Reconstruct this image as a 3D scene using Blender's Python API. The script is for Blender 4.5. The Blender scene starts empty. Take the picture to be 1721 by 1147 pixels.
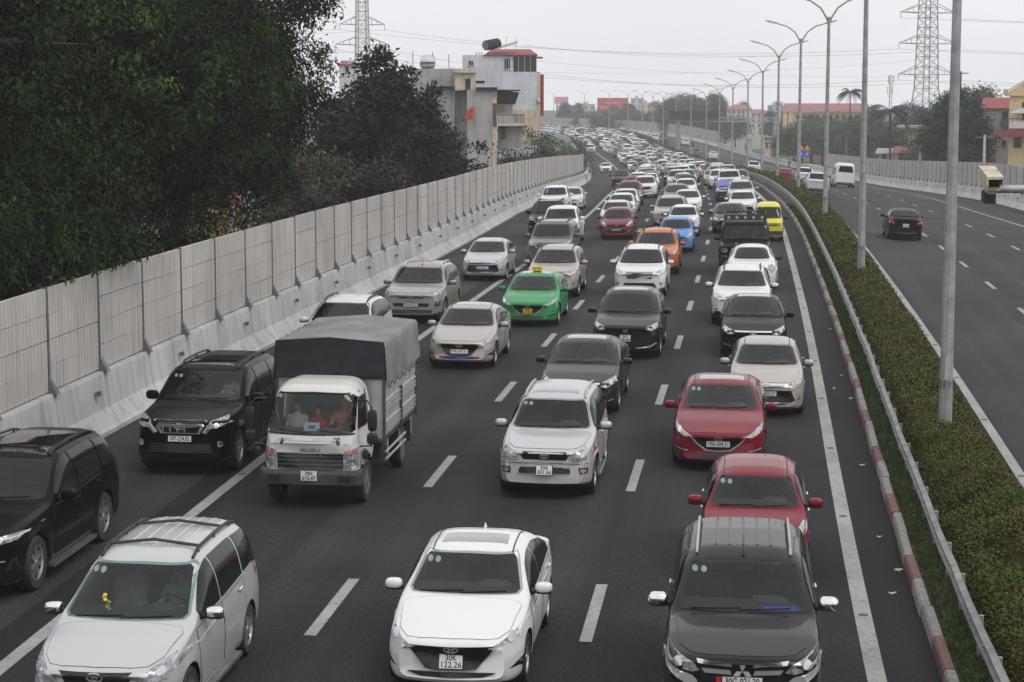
import bpy, bmesh, math, random
import numpy as np
from mathutils import Vector, Matrix
from mathutils.bvhtree import BVHTree
from mathutils.geometry import delaunay_2d_cdt

# ------------------------------------------------------------------ camera, sky, sun, exposure
sc = bpy.context.scene
HC = 7.232                      # eye height above the near carriageway (footbridge deck)
FPX, YHOR, CXP, CYP = 3300.0, 178.0, 860.5, 573.5
PITCH = math.atan((CYP - YHOR) / FPX)
cam_d = bpy.data.cameras.new("camera")
cam = bpy.data.objects.new("camera", cam_d)
sc.collection.objects.link(cam)
cam.location = (0, 0, HC)
cam.rotation_euler = (math.pi / 2 - PITCH, 0, 0)
cam_d.sensor_width = 36.0
cam_d.lens = FPX / 1721.0 * 36.0
cam_d.clip_start = 0.3
cam_d.clip_end = 6000
sc.camera = cam

SUN_EL, SUN_AZ = math.radians(55), math.radians(128)
world = bpy.data.worlds.new("World")
sc.world = world
world.use_nodes = True
wn = world.node_tree.nodes
wl = world.node_tree.links
wn.clear()
w_out = wn.new("ShaderNodeOutputWorld")
w_bg = wn.new("ShaderNodeBackground")
w_sky = wn.new("ShaderNodeTexSky")
w_sky.sky_type = 'NISHITA'
w_sky.sun_disc = False
w_sky.sun_elevation = SUN_EL
w_sky.sun_rotation = SUN_AZ
w_sky.dust_density = 4.0
w_hs = wn.new("ShaderNodeHueSaturation")
w_hs.inputs['Saturation'].default_value = 0.08
w_mix = wn.new("ShaderNodeMixRGB")
w_mix.inputs[0].default_value = 0.86            # closed cloud deck over the clear sky
w_mix.inputs[2].default_value = (8.35, 8.42, 8.75, 1)
w_tc = wn.new("ShaderNodeTexCoord"); w_nz = wn.new("ShaderNodeTexNoise"); w_nz.inputs['Scale'].default_value = 2.2; w_nz.inputs['Detail'].default_value = 5
w_mr = wn.new("ShaderNodeMapRange"); w_mr.inputs[1].default_value = 0.3; w_mr.inputs[2].default_value = 0.7; w_mr.inputs[3].default_value = 0.90; w_mr.inputs[4].default_value = 1.08
w_vm = wn.new("ShaderNodeVectorMath"); w_vm.operation = 'SCALE'
wl.new(w_tc.outputs['Generated'], w_nz.inputs['Vector']); wl.new(w_nz.outputs['Fac'], w_mr.inputs[0]); wl.new(w_mr.outputs[0], w_vm.inputs['Scale'])
wl.new(w_sky.outputs[0], w_hs.inputs['Color'])
wl.new(w_hs.outputs[0], w_mix.inputs[1])
wl.new(w_mix.outputs[0], w_vm.inputs[0]); wl.new(w_vm.outputs[0], w_bg.inputs['Color'])   # soft unevenness of the cloud deck
w_bg.inputs['Strength'].default_value = 0.127
wl.new(w_bg.outputs[0], w_out.inputs['Surface'])

sun_d = bpy.data.lights.new("sun", 'SUN')
sun_d.energy = 1.2
sun_d.angle = math.radians(24)
sun_d.color = (1.0, 0.97, 0.92)
sun = bpy.data.objects.new("sun", sun_d)
sc.collection.objects.link(sun)
sun.rotation_euler = (math.pi / 2 - SUN_EL, 0, math.pi - SUN_AZ)
sun.location = (0, 0, 60)
sc.view_settings.view_transform = 'Standard'
sc.view_settings.look = 'None'
sc.view_settings.exposure = 0.0
sc.view_settings.gamma = 1.0
sc.view_settings.use_curve_mapping = False
sc.cycles.use_denoising = True
sc.cycles.max_bounces = 6
sc.cycles.diffuse_bounces = 3
sc.cycles.glossy_bounces = 3
sc.cycles.transparent_max_bounces = 10
sc.cycles.volume_bounces = 1
sc.cycles.caustics_reflective = False
sc.cycles.caustics_refractive = False

R = random.Random(11)
NR = np.random.default_rng(5)
COL = sc.collection

# ------------------------------------------------------------------ road geometry
TK = np.array([0, 40, 70, 95, 120, 150, 185, 225, 270, 330, 400, 480, 560, 660, 800.])
K_C = np.array([0.001654, -0.000345, -9.2e-05, -0.000832, -0.000342, 0.000116, -0.000772, -0.000429, -2.4e-05, -0.00071, 0.000342, -0.000947, -0.001489, -0.001463, -0.001463])
K_Z = np.array([0, 0.53, 0.705, 0.789, 0.649, 0.267, -0.491, -1.27, -1.995, -2.557, -2.304, -1.302, -0.568, -0.014, 0.153])
K_B = np.array([-0.0007, -0.0064, 0.0115, 0.0235, 0.0345, 0.0441, 0.0414, 0.0439, 0.0455, 0.0432, 0.0441, 0.0416, 0.0366, 0.0335, 0.0319])
K_B2 = np.array([-0.0037, -0.0192, -0.0354, -0.0571, -0.0729, -0.0697, -0.0713, -0.0812, -0.0733, -0.0716, -0.0765, -0.0943, -0.0703, -0.0578, -0.0522])


def spl(k, v, x):
    m = np.gradient(v, k)
    x = np.clip(x, k[0], k[-1])
    i = np.clip(np.searchsorted(k, x) - 1, 0, len(k) - 2)
    h = k[i + 1] - k[i]
    t = (x - k[i]) / h
    return (2*t**3-3*t**2+1)*v[i] + (t**3-2*t**2+t)*h*m[i] + (-2*t**3+3*t**2)*v[i+1] + (t**3-t**2)*h*m[i+1]


TT = np.arange(-40, 1001, 1.0)
_cv = np.where(TT < 0, 0.0, spl(TK, K_C, TT))
_th = np.concatenate([[0], np.cumsum(0.5 * (_cv[1:] + _cv[:-1]))])
_th = _th - _th[40] + 0.103253
_X = np.concatenate([[0], np.cumsum(0.5 * (np.sin(_th)[1:] + np.sin(_th)[:-1]))])
_Y = np.concatenate([[0], np.cumsum(0.5 * (np.cos(_th)[1:] + np.cos(_th)[:-1]))])
_X = _X - _X[40] - 0.1874
_Y = _Y - _Y[40] + 15.0
_Z, _B, _B2 = spl(TK, K_Z, TT), spl(TK, K_B, TT), spl(TK, K_B2, TT)
LS_K, LS_V = [0, 40, 80, 110, 170, 300], [-7.24, -7.45, -7.40, -7.59, -8.17, -8.41]
LB_K, LB_V = [0, 40, 80, 110, 170, 300], [-11.09, -11.16, -11.69, -12.29, -12.42, -12.26]
O_RS, O_KERB, O_RAIL, O_MED, O_RC0, O_RCB = 3.74, 4.54, 4.98, 5.88, 7.22, 23.3
LANE = 3.7


def ls(t): return float(np.interp(t, LS_K, LS_V))
def lb(t): return float(np.interp(t, LB_K, LB_V))


def RP(t, o, dz=0.0):
    """arrays or scalars: road coordinate (distance along, offset to the right) -> xyz"""
    t = np.asarray(t, float); o = np.asarray(o, float)
    X = np.interp(t, TT, _X); Y = np.interp(t, TT, _Y); th = np.interp(t, TT, _th)
    z = np.interp(t, TT, _Z) + np.interp(t, TT, _B) * np.minimum(o, 6.) + np.interp(t, TT, _B2) * np.maximum(o - 6., 0)
    return np.stack(np.broadcast_arrays(X + o * np.cos(th), Y - o * np.sin(th), z + dz), -1)


def RV(t, o, dz=0.0): return Vector(RP(t, o, dz).tolist())
def heading(t): return float(np.interp(t, TT, _th))


def project(P):
    P = np.asarray(P, float)
    zz = P[..., 2] - HC
    dep = P[..., 1] * math.cos(PITCH) - zz * math.sin(PITCH)
    up = P[..., 1] * math.sin(PITCH) + zz * math.cos(PITCH)
    return CXP + FPX * P[..., 0] / dep, CYP - FPX * up / dep, dep


_gt, _go = np.meshgrid(np.arange(2, 760, 1.0), np.arange(-16, 26, 0.25), indexing='ij')
_gx, _gy, _gd = project(RP(_gt, _go))


def road_at(px, py):
    """pixel of a point on the carriageway -> (t, o)"""
    e = (_gx - px) ** 2 + (_gy - py) ** 2
    i = np.unravel_index(np.argmin(e), e.shape)
    t, o, st, so = _gt[i], _go[i], 1.0, 0.25
    for _ in range(5):
        a, b = np.meshgrid(np.linspace(t - st, t + st, 11), np.linspace(o - so, o + so, 11), indexing='ij')
        x, y, dd = project(RP(a, b))
        e = (x - px) ** 2 + (y - py) ** 2
        j = np.unravel_index(np.argmin(e), e.shape)
        t, o, st, so = a[j], b[j], st / 4, so / 4
    return float(t), float(o)


def at(px, py, Y):
    """pixel direction carried out to depth Y (metres ahead)"""
    u = (px - CXP) / FPX; v = (CYP - py) / FPX
    r = Vector((u, math.cos(PITCH) + v * math.sin(PITCH), -math.sin(PITCH) + v * math.cos(PITCH)))
    r = r * (Y / r.y)
    return Vector((r.x, r.y, HC + r.z))


# ------------------------------------------------------------------ object helpers
def tag(o, label=None, cat=None, group=None, kind=None):
    if label: o["label"] = label
    if cat: o["category"] = cat
    if group: o["group"] = group
    if kind: o["kind"] = kind
    return o


def empty(name, loc=(0, 0, 0), rz=0.0):
    o = bpy.data.objects.new(name, None)
    o.empty_display_size = 0.2
    COL.objects.link(o)
    o.location = loc
    o.rotation_euler = (0, 0, rz)
    return o


def link(name, me, parent=None, mats=None):
    o = bpy.data.objects.new(name, me)
    COL.objects.link(o)
    if parent is not None: o.parent = parent
    return o


def mesh(name, V, Fc, mats=(), mi=None, smooth=None):
    me = bpy.data.meshes.new(name)
    me.from_pydata([tuple(v) for v in V], [], Fc)
    for m in mats: me.materials.append(m)
    if mi is not None: me.polygons.foreach_set('material_index', mi)
    if smooth is not None:
        me.shade_smooth()
        if smooth < 180: me.set_sharp_from_angle(angle=math.radians(smooth))
    me.update()
    return me


def qmesh(name, V, quads, mats=(), smooth=False):
    """large mesh of quads straight from numpy"""
    V = np.ascontiguousarray(V, np.float32); Q = np.ascontiguousarray(quads, np.int32)
    me = bpy.data.meshes.new(name)
    me.vertices.add(len(V)); me.vertices.foreach_set('co', V.ravel())
    me.loops.add(Q.size); me.loops.foreach_set('vertex_index', Q.ravel())
    k = Q.shape[1]
    me.polygons.add(len(Q)); me.polygons.foreach_set('loop_start', np.arange(0, Q.size, k, dtype=np.int32))
    for m in mats: me.materials.append(m)
    me.update(calc_edges=True)
    if smooth: me.shade_smooth()
    me.validate()
    return me


class MB:
    """collects simple solids into one mesh"""
    def __init__(s): s.V = []; s.F = []; s.M = []
    def add(s, V, Fc, m=0):
        n = len(s.V); s.V += [tuple(v) for v in V]; s.F += [[i + n for i in f] for f in Fc]; s.M += [m] * len(Fc)
    def box(s, c, d, m=0, rz=0.0, mat=None):
        x, y, z = d[0] / 2, d[1] / 2, d[2] / 2
        V = [Vector((a, b, e)) for a in (-x, x) for b in (-y, y) for e in (-z, z)]
        if rz: V = [Matrix.Rotation(rz, 3, 'Z') @ v for v in V]
        if mat is not None: V = [mat @ v for v in V]
        V = [v + Vector(c) for v in V]
        s.add(V, [(0, 1, 3, 2), (4, 6, 7, 5), (0, 4, 5, 1), (2, 3, 7, 6), (0, 2, 6, 4), (1, 5, 7, 3)], m)
    def b2(s, p, q, m=0):
        s.box([(a + b) / 2 for a, b in zip(p, q)], [abs(b - a) for a, b in zip(p, q)], m)
    def tube(s, pts, r, n=8, m=0, cap=True):
        pts = [Vector(p) for p in pts]; rr = r if isinstance(r, (list, tuple)) else [r] * len(pts)
        V = []; up0 = None
        for i, p in enumerate(pts):
            d = (pts[min(i + 1, len(pts) - 1)] - pts[max(i - 1, 0)]).normalized()
            a = Vector((0, 0, 1)) if abs(d.z) < 0.9 else Vector((1, 0, 0))
            if up0 is not None: a = up0
            u = d.cross(a)
            if u.length < 1e-4: u = d.cross(Vector((0.3, 1, 0.2)))
            u.normalize(); w = u.cross(d).normalized(); up0 = w
            for k in range(n):
                t = 2 * math.pi * k / n
                V.append(p + (u * math.cos(t) + w * math.sin(t)) * rr[i])
        Fc = [(i * n + k, i * n + (k + 1) % n, (i + 1) * n + (k + 1) % n, (i + 1) * n + k) for i in range(len(pts) - 1) for k in range(n)]
        if cap: Fc += [tuple(reversed(range(n))), tuple(range((len(pts) - 1) * n, len(pts) * n))]
        s.add(V, Fc, m)
    def prism(s, poly, z0, z1, m=0, f=None):
        """poly (x,y) extruded in z; f maps a point"""
        n = len(poly); V = [(p[0], p[1], z0) for p in poly] + [(p[0], p[1], z1) for p in poly]
        if f: V = [f(Vector(v)) for v in V]
        s.add(V, [tuple(reversed(range(n))), tuple(range(n, 2 * n))] + [(i, (i + 1) % n, n + (i + 1) % n, n + i) for i in range(n)], m)
    def lathe(s, prof, n=20, c=(0, 0, 0), axis='Z', m=0):
        V = []
        for r, h in prof:
            for k in range(n):
                a = 2 * math.pi * k / n; x, y = r * math.cos(a), r * math.sin(a)
                V.append({'Z': (c[0] + x, c[1] + y, c[2] + h), 'Y': (c[0] + x, c[1] + h, c[2] + y), 'X': (c[0] + h, c[1] + x, c[2] + y)}[axis])
        Fc = [(i * n + k, i * n + (k + 1) % n, (i + 1) * n + (k + 1) % n, (i + 1) * n + k) for i in range(len(prof) - 1) for k in range(n)]
        s.add(V, Fc, m)
    def mesh(s, name, mats, smooth=None):
        return mesh(name, s.V, s.F, mats if isinstance(mats, (list, tuple)) else [mats], s.M, smooth)
    def obj(s, name, mats, parent=None, smooth=None):
        return link(name, s.mesh(name, mats, smooth), parent)


def fix_normals(me):
    bm = bmesh.new(); bm.from_mesh(me); bmesh.ops.recalc_face_normals(bm, faces=bm.faces); bm.to_mesh(me); bm.free()


# ------------------------------------------------------------------ materials
MATS = {}


def nodes(name):
    m = bpy.data.materials.new(name); m.use_nodes = True
    nt = m.node_tree
    return m, nt, nt.nodes['Principled BSDF'], nt.nodes.new, nt.links.new


def mat(name, col, rough=0.7, metal=0.0, var=0.12, scale=3.0, bump=0.0, bscale=60.0, coat=0.0, col2=None, spec=0.5, detail=4.0, streak=0.0, fixed=False):
    """plain surface with uneven tone, grime and fine relief"""
    if name in MATS: return MATS[name]
    m, nt, b, N, Lk = nodes(name)
    tc = N('ShaderNodeTexCoord')
    PO = N('ShaderNodeNewGeometry').outputs['Position'] if fixed else tc.outputs['Object']
    nz = N('ShaderNodeTexNoise'); nz.inputs['Scale'].default_value = scale; nz.inputs['Detail'].default_value = detail; nz.inputs['Roughness'].default_value = 0.6
    Lk(PO, nz.inputs['Vector'])
    rp = N('ShaderNodeMapRange'); rp.inputs[1].default_value = 0.3; rp.inputs[2].default_value = 0.7
    Lk(nz.outputs['Fac'], rp.inputs[0])
    mx = N('ShaderNodeMixRGB')
    c2 = col2 or tuple(c * (1 - 2 * var) for c in col)
    mx.inputs[1].default_value = (*[min(1, c * (1 + (0 if col2 else var))) for c in col], 1); mx.inputs[2].default_value = (*c2, 1)
    Lk(rp.outputs[0], mx.inputs[0])
    last = mx.outputs[0]
    if streak:
        mp = N('ShaderNodeMapping'); mp.inputs['Scale'].default_value = (2.2, 2.2, 0.16); Lk(PO, mp.inputs[0])
        n2 = N('ShaderNodeTexNoise'); n2.inputs['Scale'].default_value = 2.0; n2.inputs['Detail'].default_value = 5; Lk(mp.outputs[0], n2.inputs['Vector'])
        r2 = N('ShaderNodeMapRange'); r2.inputs[1].default_value = 0.48; r2.inputs[2].default_value = 0.75; r2.inputs[4].default_value = streak; Lk(n2.outputs['Fac'], r2.inputs[0])
        m2 = N('ShaderNodeMixRGB'); m2.blend_type = 'MULTIPLY'; m2.inputs[2].default_value = (0.32, 0.30, 0.27, 1)
        Lk(r2.outputs[0], m2.inputs[0]); Lk(last, m2.inputs[1]); last = m2.outputs[0]
    Lk(last, b.inputs['Base Color'])
    b.inputs['Roughness'].default_value = rough; b.inputs['Metallic'].default_value = metal
    b.inputs['Specular IOR Level'].default_value = spec
    if coat: b.inputs['Coat Weight'].default_value = coat; b.inputs['Coat Roughness'].default_value = 0.04
    if bump:
        n3 = N('ShaderNodeTexNoise'); n3.inputs['Scale'].default_value = bscale; n3.inputs['Detail'].default_value = 3; Lk(PO, n3.inputs['Vector'])
        bp = N('ShaderNodeBump'); bp.inputs['Strength'].default_value = bump; bp.inputs['Distance'].default_value = 0.02
        Lk(n3.outputs['Fac'], bp.inputs['Height']); Lk(bp.outputs[0], b.inputs['Normal'])
    MATS[name] = m
    return m


def paint(name, col, metal=0.0, rough=0.32):
    """car paint: base coat under clear coat, with a film of road dust low down"""
    if name in MATS: return MATS[name]
    m, nt, b, N, Lk = nodes(name)
    tc = N('ShaderNodeTexCoord')
    nz = N('ShaderNodeTexNoise'); nz.inputs['Scale'].default_value = 2.3; nz.inputs['Detail'].default_value = 6; Lk(tc.outputs['Object'], nz.inputs['Vector'])
    sp = N('ShaderNodeSeparateXYZ'); Lk(tc.outputs['Object'], sp.inputs[0])
    mr = N('ShaderNodeMapRange'); mr.inputs[1].default_value = 0.15; mr.inputs[2].default_value = 0.75; mr.inputs[3].default_value = 0.38; mr.inputs[4].default_value = 0.015; Lk(sp.outputs['Z'], mr.inputs[0])
    ml = N('ShaderNodeMath'); ml.operation = 'MULTIPLY'; Lk(nz.outputs['Fac'], ml.inputs[0]); Lk(mr.outputs[0], ml.inputs[1])
    mx = N('ShaderNodeMixRGB'); mx.inputs[1].default_value = (*col, 1); mx.inputs[2].default_value = (*[0.4 * c + f for c, f in zip(col, (0.075, 0.068, 0.06))], 1); Lk(ml.outputs[0], mx.inputs[0])
    Lk(mx.outputs[0], b.inputs['Base Color'])
    b.inputs['Metallic'].default_value = metal; b.inputs['Roughness'].default_value = rough
    b.inputs['Coat Weight'].default_value = 0.26 if sum(col) < .02 else 0.5; b.inputs['Coat IOR'].default_value = 1.25 if sum(col) < .02 else 1.45; b.inputs['Coat Roughness'].default_value = 0.03; b.inputs['Specular IOR Level'].default_value = 0.06
    MATS[name] = m
    return m


def foliage(name, c1, c2, c3=None, pscale=0.35, tone=False):
    if name in MATS: return MATS[name]
    m, nt, b, N, Lk = nodes(name)
    g = N('ShaderNodeNewGeometry'); tc = N('ShaderNodeTexCoord')
    nz = N('ShaderNodeTexNoise'); nz.inputs['Scale'].default_value = pscale; nz.inputs['Detail'].default_value = 4; Lk(tc.outputs['Object'], nz.inputs['Vector'])
    m1 = N('ShaderNodeMixRGB'); m1.inputs[1].default_value = (*c1, 1); m1.inputs[2].default_value = (*c2, 1); Lk(g.outputs['Random Per Island'], m1.inputs[0])
    m2 = N('ShaderNodeMixRGB'); m2.inputs[2].default_value = (*(c3 or c2), 1)
    mr = N('ShaderNodeMapRange'); mr.inputs[1].default_value = 0.50; mr.inputs[2].default_value = 0.66; mr.inputs[4].default_value = 0.85; Lk(nz.outputs['Fac'], mr.inputs[0])
    Lk(mr.outputs[0], m2.inputs[0]); Lk(m1.outputs[0], m2.inputs[1])
    if tone:
        at_ = N('ShaderNodeAttribute'); at_.attribute_name = 'tone'; vm = N('ShaderNodeVectorMath'); vm.operation = 'SCALE'; Lk(m2.outputs[0], vm.inputs[0]); Lk(at_.outputs['Fac'], vm.inputs['Scale']); Lk(vm.outputs[0], b.inputs['Base Color'])
    else: Lk(m2.outputs[0], b.inputs['Base Color'])
    b.inputs['Roughness'].default_value = 0.6; b.inputs['Specular IOR Level'].default_value = 0.10
    MATS[name] = m
    return m


def glass_clear(name, tint, refl=1.0):
    """thin automotive pane: tinted transmission and Fresnel reflection"""
    if name in MATS: return MATS[name]
    m, nt, b, N, Lk = nodes(name); nt.nodes.remove(b)
    out = nt.nodes['Material Output']
    tr = N('ShaderNodeBsdfTransparent'); tr.inputs[0].default_value = (*tint, 1)
    gl = N('ShaderNodeBsdfGlossy'); gl.inputs['Roughness'].default_value = 0.02; gl.inputs['Color'].default_value = (refl, refl, refl, 1)
    fr = N('ShaderNodeFresnel'); fr.inputs[0].default_value = 1.42
    tc = N('ShaderNodeTexCoord'); nz = N('ShaderNodeTexNoise'); nz.inputs['Scale'].default_value = 5; nz.inputs['Detail'].default_value = 5; Lk(tc.outputs['Object'], nz.inputs['Vector'])
    df = N('ShaderNodeBsdfDiffuse'); df.inputs[0].default_value = (0.25, 0.26, 0.26, 1)
    ml = N('ShaderNodeMath'); ml.operation = 'MULTIPLY'; ml.inputs[1].default_value = 0.035; Lk(nz.outputs['Fac'], ml.inputs[0])
    md = N('ShaderNodeMixShader'); Lk(ml.outputs[0], md.inputs[0]); Lk(tr.outputs[0], md.inputs[1]); Lk(df.outputs[0], md.inputs[2])
    mx = N('ShaderNodeMixShader'); Lk(fr.outputs[0], mx.inputs[0]); Lk(md.outputs[0], mx.inputs[1]); Lk(gl.outputs[0], mx.inputs[2]); Lk(mx.outputs[0], out.inputs[0])
    MATS[name] = m
    return m


def asphalt(name, base, spread=0.25):
    if name in MATS: return MATS[name]
    m, nt, b, N, Lk = nodes(name)
    tc = N('ShaderNodeTexCoord')
    n1 = N('ShaderNodeTexNoise'); n1.inputs['Scale'].default_value = 0.22; n1.inputs['Detail'].default_value = 6; Lk(tc.outputs['Object'], n1.inputs['Vector'])
    n2 = N('ShaderNodeTexNoise'); n2.inputs['Scale'].default_value = 22.0; n2.inputs['Detail'].default_value = 4; n2.inputs['Roughness'].default_value = 0.8; Lk(tc.outputs['Object'], n2.inputs['Vector'])
    uv = N('ShaderNodeUVMap'); uv.uv_map = 'road'
    mp = N('ShaderNodeMapping'); mp.inputs['Scale'].default_value = (1.35, 0.02, 1); Lk(uv.outputs[0], mp.inputs[0])
    n3 = N('ShaderNodeTexNoise'); n3.inputs['Scale'].default_value = 1.0; n3.inputs['Detail'].default_value = 3; Lk(mp.outputs[0], n3.inputs['Vector'])
    def rng(src, lo, hi, a, e):
        r = N('ShaderNodeMapRange'); r.inputs[1].default_value = lo; r.inputs[2].default_value = hi; r.inputs[3].default_value = a; r.inputs[4].default_value = e; Lk(src, r.inputs[0]); return r.outputs[0]
    def mul(a, e):
        q = N('ShaderNodeMath'); q.operation = 'MULTIPLY'; Lk(a, q.inputs[0]); Lk(e, q.inputs[1]); return q.outputs[0]
    f = mul(mul(rng(n1.outputs['Fac'], .3, .7, 1 - spread, 1 + spread), rng(n2.outputs['Fac'], .36, .64, .40, 1.65)), rng(n3.outputs['Fac'], .35, .65, .78, 1.25))
    # wheel tracks polished a little lighter than the oily middle of each lane
    sx = N('ShaderNodeSeparateXYZ'); Lk(uv.outputs[0], sx.inputs[0])
    ph = N('ShaderNodeMath'); ph.operation = 'MULTIPLY'; ph.inputs[1].default_value = 4 * math.pi / 3.7; Lk(sx.outputs['X'], ph.inputs[0])
    co = N('ShaderNodeMath'); co.operation = 'COSINE'; Lk(ph.outputs[0], co.inputs[0])
    f = mul(f, rng(co.outputs[0], -1, 1, 1.10, .90))
    vm = N('ShaderNodeVectorMath'); vm.operation = 'SCALE'; vm.inputs[0].default_value = base; Lk(f, vm.inputs['Scale'])
    Lk(vm.outputs[0], b.inputs['Base Color'])
    b.inputs['Roughness'].default_value = 0.85; b.inputs['Specular IOR Level'].default_value = 0.22
    bp = N('ShaderNodeBump'); bp.inputs['Strength'].default_value = 0.35; bp.inputs['Distance'].default_value = 0.01; Lk(n2.outputs['Fac'], bp.inputs['Height']); Lk(bp.outputs[0], b.inputs['Normal'])
    MATS[name] = m
    return m


def worn_paint(name, col, wear=0.5, scale=9.0, under=(0.05, 0.05, 0.05)):
    if name in MATS: return MATS[name]
    m, nt, b, N, Lk = nodes(name)
    PO = N('ShaderNodeNewGeometry').outputs['Position']
    n1 = N('ShaderNodeTexNoise'); n1.inputs['Scale'].default_value = scale; n1.inputs['Detail'].default_value = 7; n1.inputs['Roughness'].default_value = 0.75; Lk(PO, n1.inputs['Vector'])
    n2 = N('ShaderNodeTexNoise'); n2.inputs['Scale'].default_value = 0.8; n2.inputs['Detail'].default_value = 3; Lk(PO, n2.inputs['Vector'])
    r1 = N('ShaderNodeMapRange'); r1.inputs[1].default_value = 0.62 - 0.2 * wear; r1.inputs[2].default_value = 0.80; Lk(n1.outputs['Fac'], r1.inputs[0])
    m1 = N('ShaderNodeMixRGB'); m1.inputs[1].default_value = (*col, 1); m1.inputs[2].default_value = (*under, 1); Lk(r1.outputs[0], m1.inputs[0])
    r2 = N('ShaderNodeMapRange'); r2.inputs[1].default_value = .3; r2.inputs[2].default_value = .7; r2.inputs[3].default_value = .78; r2.inputs[4].default_value = 1.05; Lk(n2.outputs['Fac'], r2.inputs[0])
    vm = N('ShaderNodeVectorMath'); vm.operation = 'SCALE'; Lk(m1.outputs[0], vm.inputs[0]); Lk(r2.outputs[0], vm.inputs['Scale'])
    Lk(vm.outputs[0], b.inputs['Base Color']); b.inputs['Roughness'].default_value = 0.75
    MATS[name] = m
    return m


M_ASPH = asphalt('asphalt', (0.0205, 0.0205, 0.0215), 0.35)
M_ASPH_R = asphalt('asphalt_far_side', (0.030, 0.030, 0.0315), 0.25)
M_ASPH_E = asphalt('asphalt_shoulder', (0.030, 0.0295, 0.030), 0.25)
M_ASPH_D = asphalt('asphalt_fresh', (0.012, 0.012, 0.0125), 0.2)
M_LINE = worn_paint('line_paint', (0.33, 0.32, 0.305), 0.6)
M_CONC = mat('concrete', (0.47, 0.46, 0.445), 0.9, var=0.12, scale=.7, bump=0.2, bscale=25, streak=0.5, fixed=True)
M_CONC2 = mat('concrete_pale', (0.58, 0.57, 0.55), 0.9, var=0.12, scale=0.5, bump=0.2, streak=0.3, fixed=True)
M_PANEL = mat('noise_panel', (0.50, 0.475, 0.455), 0.65, var=0.10, scale=0.35, streak=0.35, fixed=True)
M_POSTM = mat('dark_steel', (0.15, 0.152, 0.155), 0.55, metal=0.4, var=0.2)
M_GALV = mat('galvanised', (0.36, 0.36, 0.355), 0.55, metal=0.35, var=0.16, scale=4, streak=0.25)
M_RAIL = mat('rail_steel', (0.24, 0.24, 0.235), 0.6, metal=0.25, var=0.25, scale=2.5)
M_BLACK = mat('black_plastic', (0.012, 0.012, 0.013), 0.5, var=0.2)
M_RUB = mat('rubber', (0.016, 0.016, 0.016), 0.85, var=0.3, col2=(0.035, 0.033, 0.03))
M_SOIL = mat('soil', (0.05, 0.042, 0.03), 0.95, var=0.4, scale=5)
M_GRND = mat('ground_earth', (0.07, 0.068, 0.05), 0.95, var=0.4, scale=0.05, col2=(0.045, 0.055, 0.03))

# ------------------------------------------------------------------ ground and carriageways
def strip(name, t0, t1, o0, o1, dz, m, step=2.0, parent=None, cross=1, kind='structure'):
    ts = np.linspace(t0, t1, max(2, int((t1 - t0) / step) + 1))
    f0 = o0 if callable(o0) else (lambda t: o0); f1 = o1 if callable(o1) else (lambda t: o1)
    V = []; uv = []
    for t in ts:
        a, b = f0(t), f1(t)
        for k in range(cross + 1):
            o = a + (b - a) * k / cross
            V.append(RP(t, o, dz)); uv.append((o, t))
    n = cross + 1
    Fc = [(i * n + k, i * n + k + 1, (i + 1) * n + k + 1, (i + 1) * n + k) for i in range(len(ts) - 1) for k in range(cross)]
    me = mesh(name, V, Fc, [m])
    ul = me.uv_layers.new(name='road')
    for lp in me.loops: ul.data[lp.index].uv = uv[lp.vertex_index]
    o = link(name, me, parent)
    if kind and parent is None: o['kind'] = kind
    return o


gz = -5.0
g = MB(); g.add([(-3000, -300, gz), (3000, -300, gz), (3000, 5000, gz), (-3000, 5000, gz)], [(0, 1, 2, 3)])
tag(g.obj('ground', M_GRND), kind='structure')
road_l = strip('carriageway_near', -38, 900, lambda t: lb(t) - 0.5, O_KERB + 0.05, 0, M_ASPH, cross=6)
road_r = strip('carriageway_far', -38, 900, O_RC0 - 0.45, O_RCB + 0.4, 0, M_ASPH_R, cross=6)
strip('emergency_lane', -38, 330, lambda t: lb(t) - 0.3, lambda t: ls(t) - 0.62, 0.004, M_ASPH_E, parent=road_l)
strip('asphalt_joint', -38, 330, lambda t: ls(t) - 0.62, lambda t: ls(t) - 0.12, 0.006, M_ASPH_D, parent=road_l)
strip('median_shoulder', -38, 330, O_RS + 0.02, O_KERB, 0.004, M_ASPH_D, parent=road_l)
strip('median_shoulder', -38, 330, O_RC0 - 0.44, O_RC0 + 0.1, 0.004, M_ASPH_D, parent=road_r)
strip('solid_line', -38, 700, lambda t: ls(t) - 0.10, lambda t: ls(t) + 0.12, 0.010, M_LINE, parent=road_l)
strip('solid_line', -38, 700, O_RS - 0.12, O_RS + 0.12, 0.010, M_LINE, parent=road_l)
strip('solid_line', -38, 700, O_RC0 - 0.10, O_RC0 + 0.10, 0.010, M_LINE, parent=road_r)
strip('solid_line', -38, 700, O_RC0 + 3 * LANE - 0.1, O_RC0 + 3 * LANE + 0.1, 0.010, M_LINE, parent=road_r)
M_STUD = mat('stud', (0.16, 0.15, 0.14), 0.6)
for k in range(-3, 34):
    for ln in (-LANE, 0.0):
        tc_ = 12.0 + 9.62 * k + (0.0 if ln == 0 else -0.15)
        strip('lane_dash', tc_ - 1.5, tc_ + 1.5, ln - 0.085, ln + 0.085, 0.010, M_LINE, step=1.5, parent=road_l)
    for ln in (1, 2):
        tc_ = 14.0 + 9.2 * k + (ln - 1) * 2.6
        strip('lane_dash', tc_ - 1.4, tc_ + 1.4, O_RC0 + ln * LANE - 0.08, O_RC0 + ln * LANE + 0.08, 0.010, M_LINE, step=1.4, parent=road_r)
stud = MB(); stud.prism([(-.065, -.05), (.065, -.05), (.065, .05), (-.065, .05)], 0, 0.010); stud.prism([(-.05, -.03), (.05, -.03), (.05, .03), (-.05, .03)], 0.010, 0.018)
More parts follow.
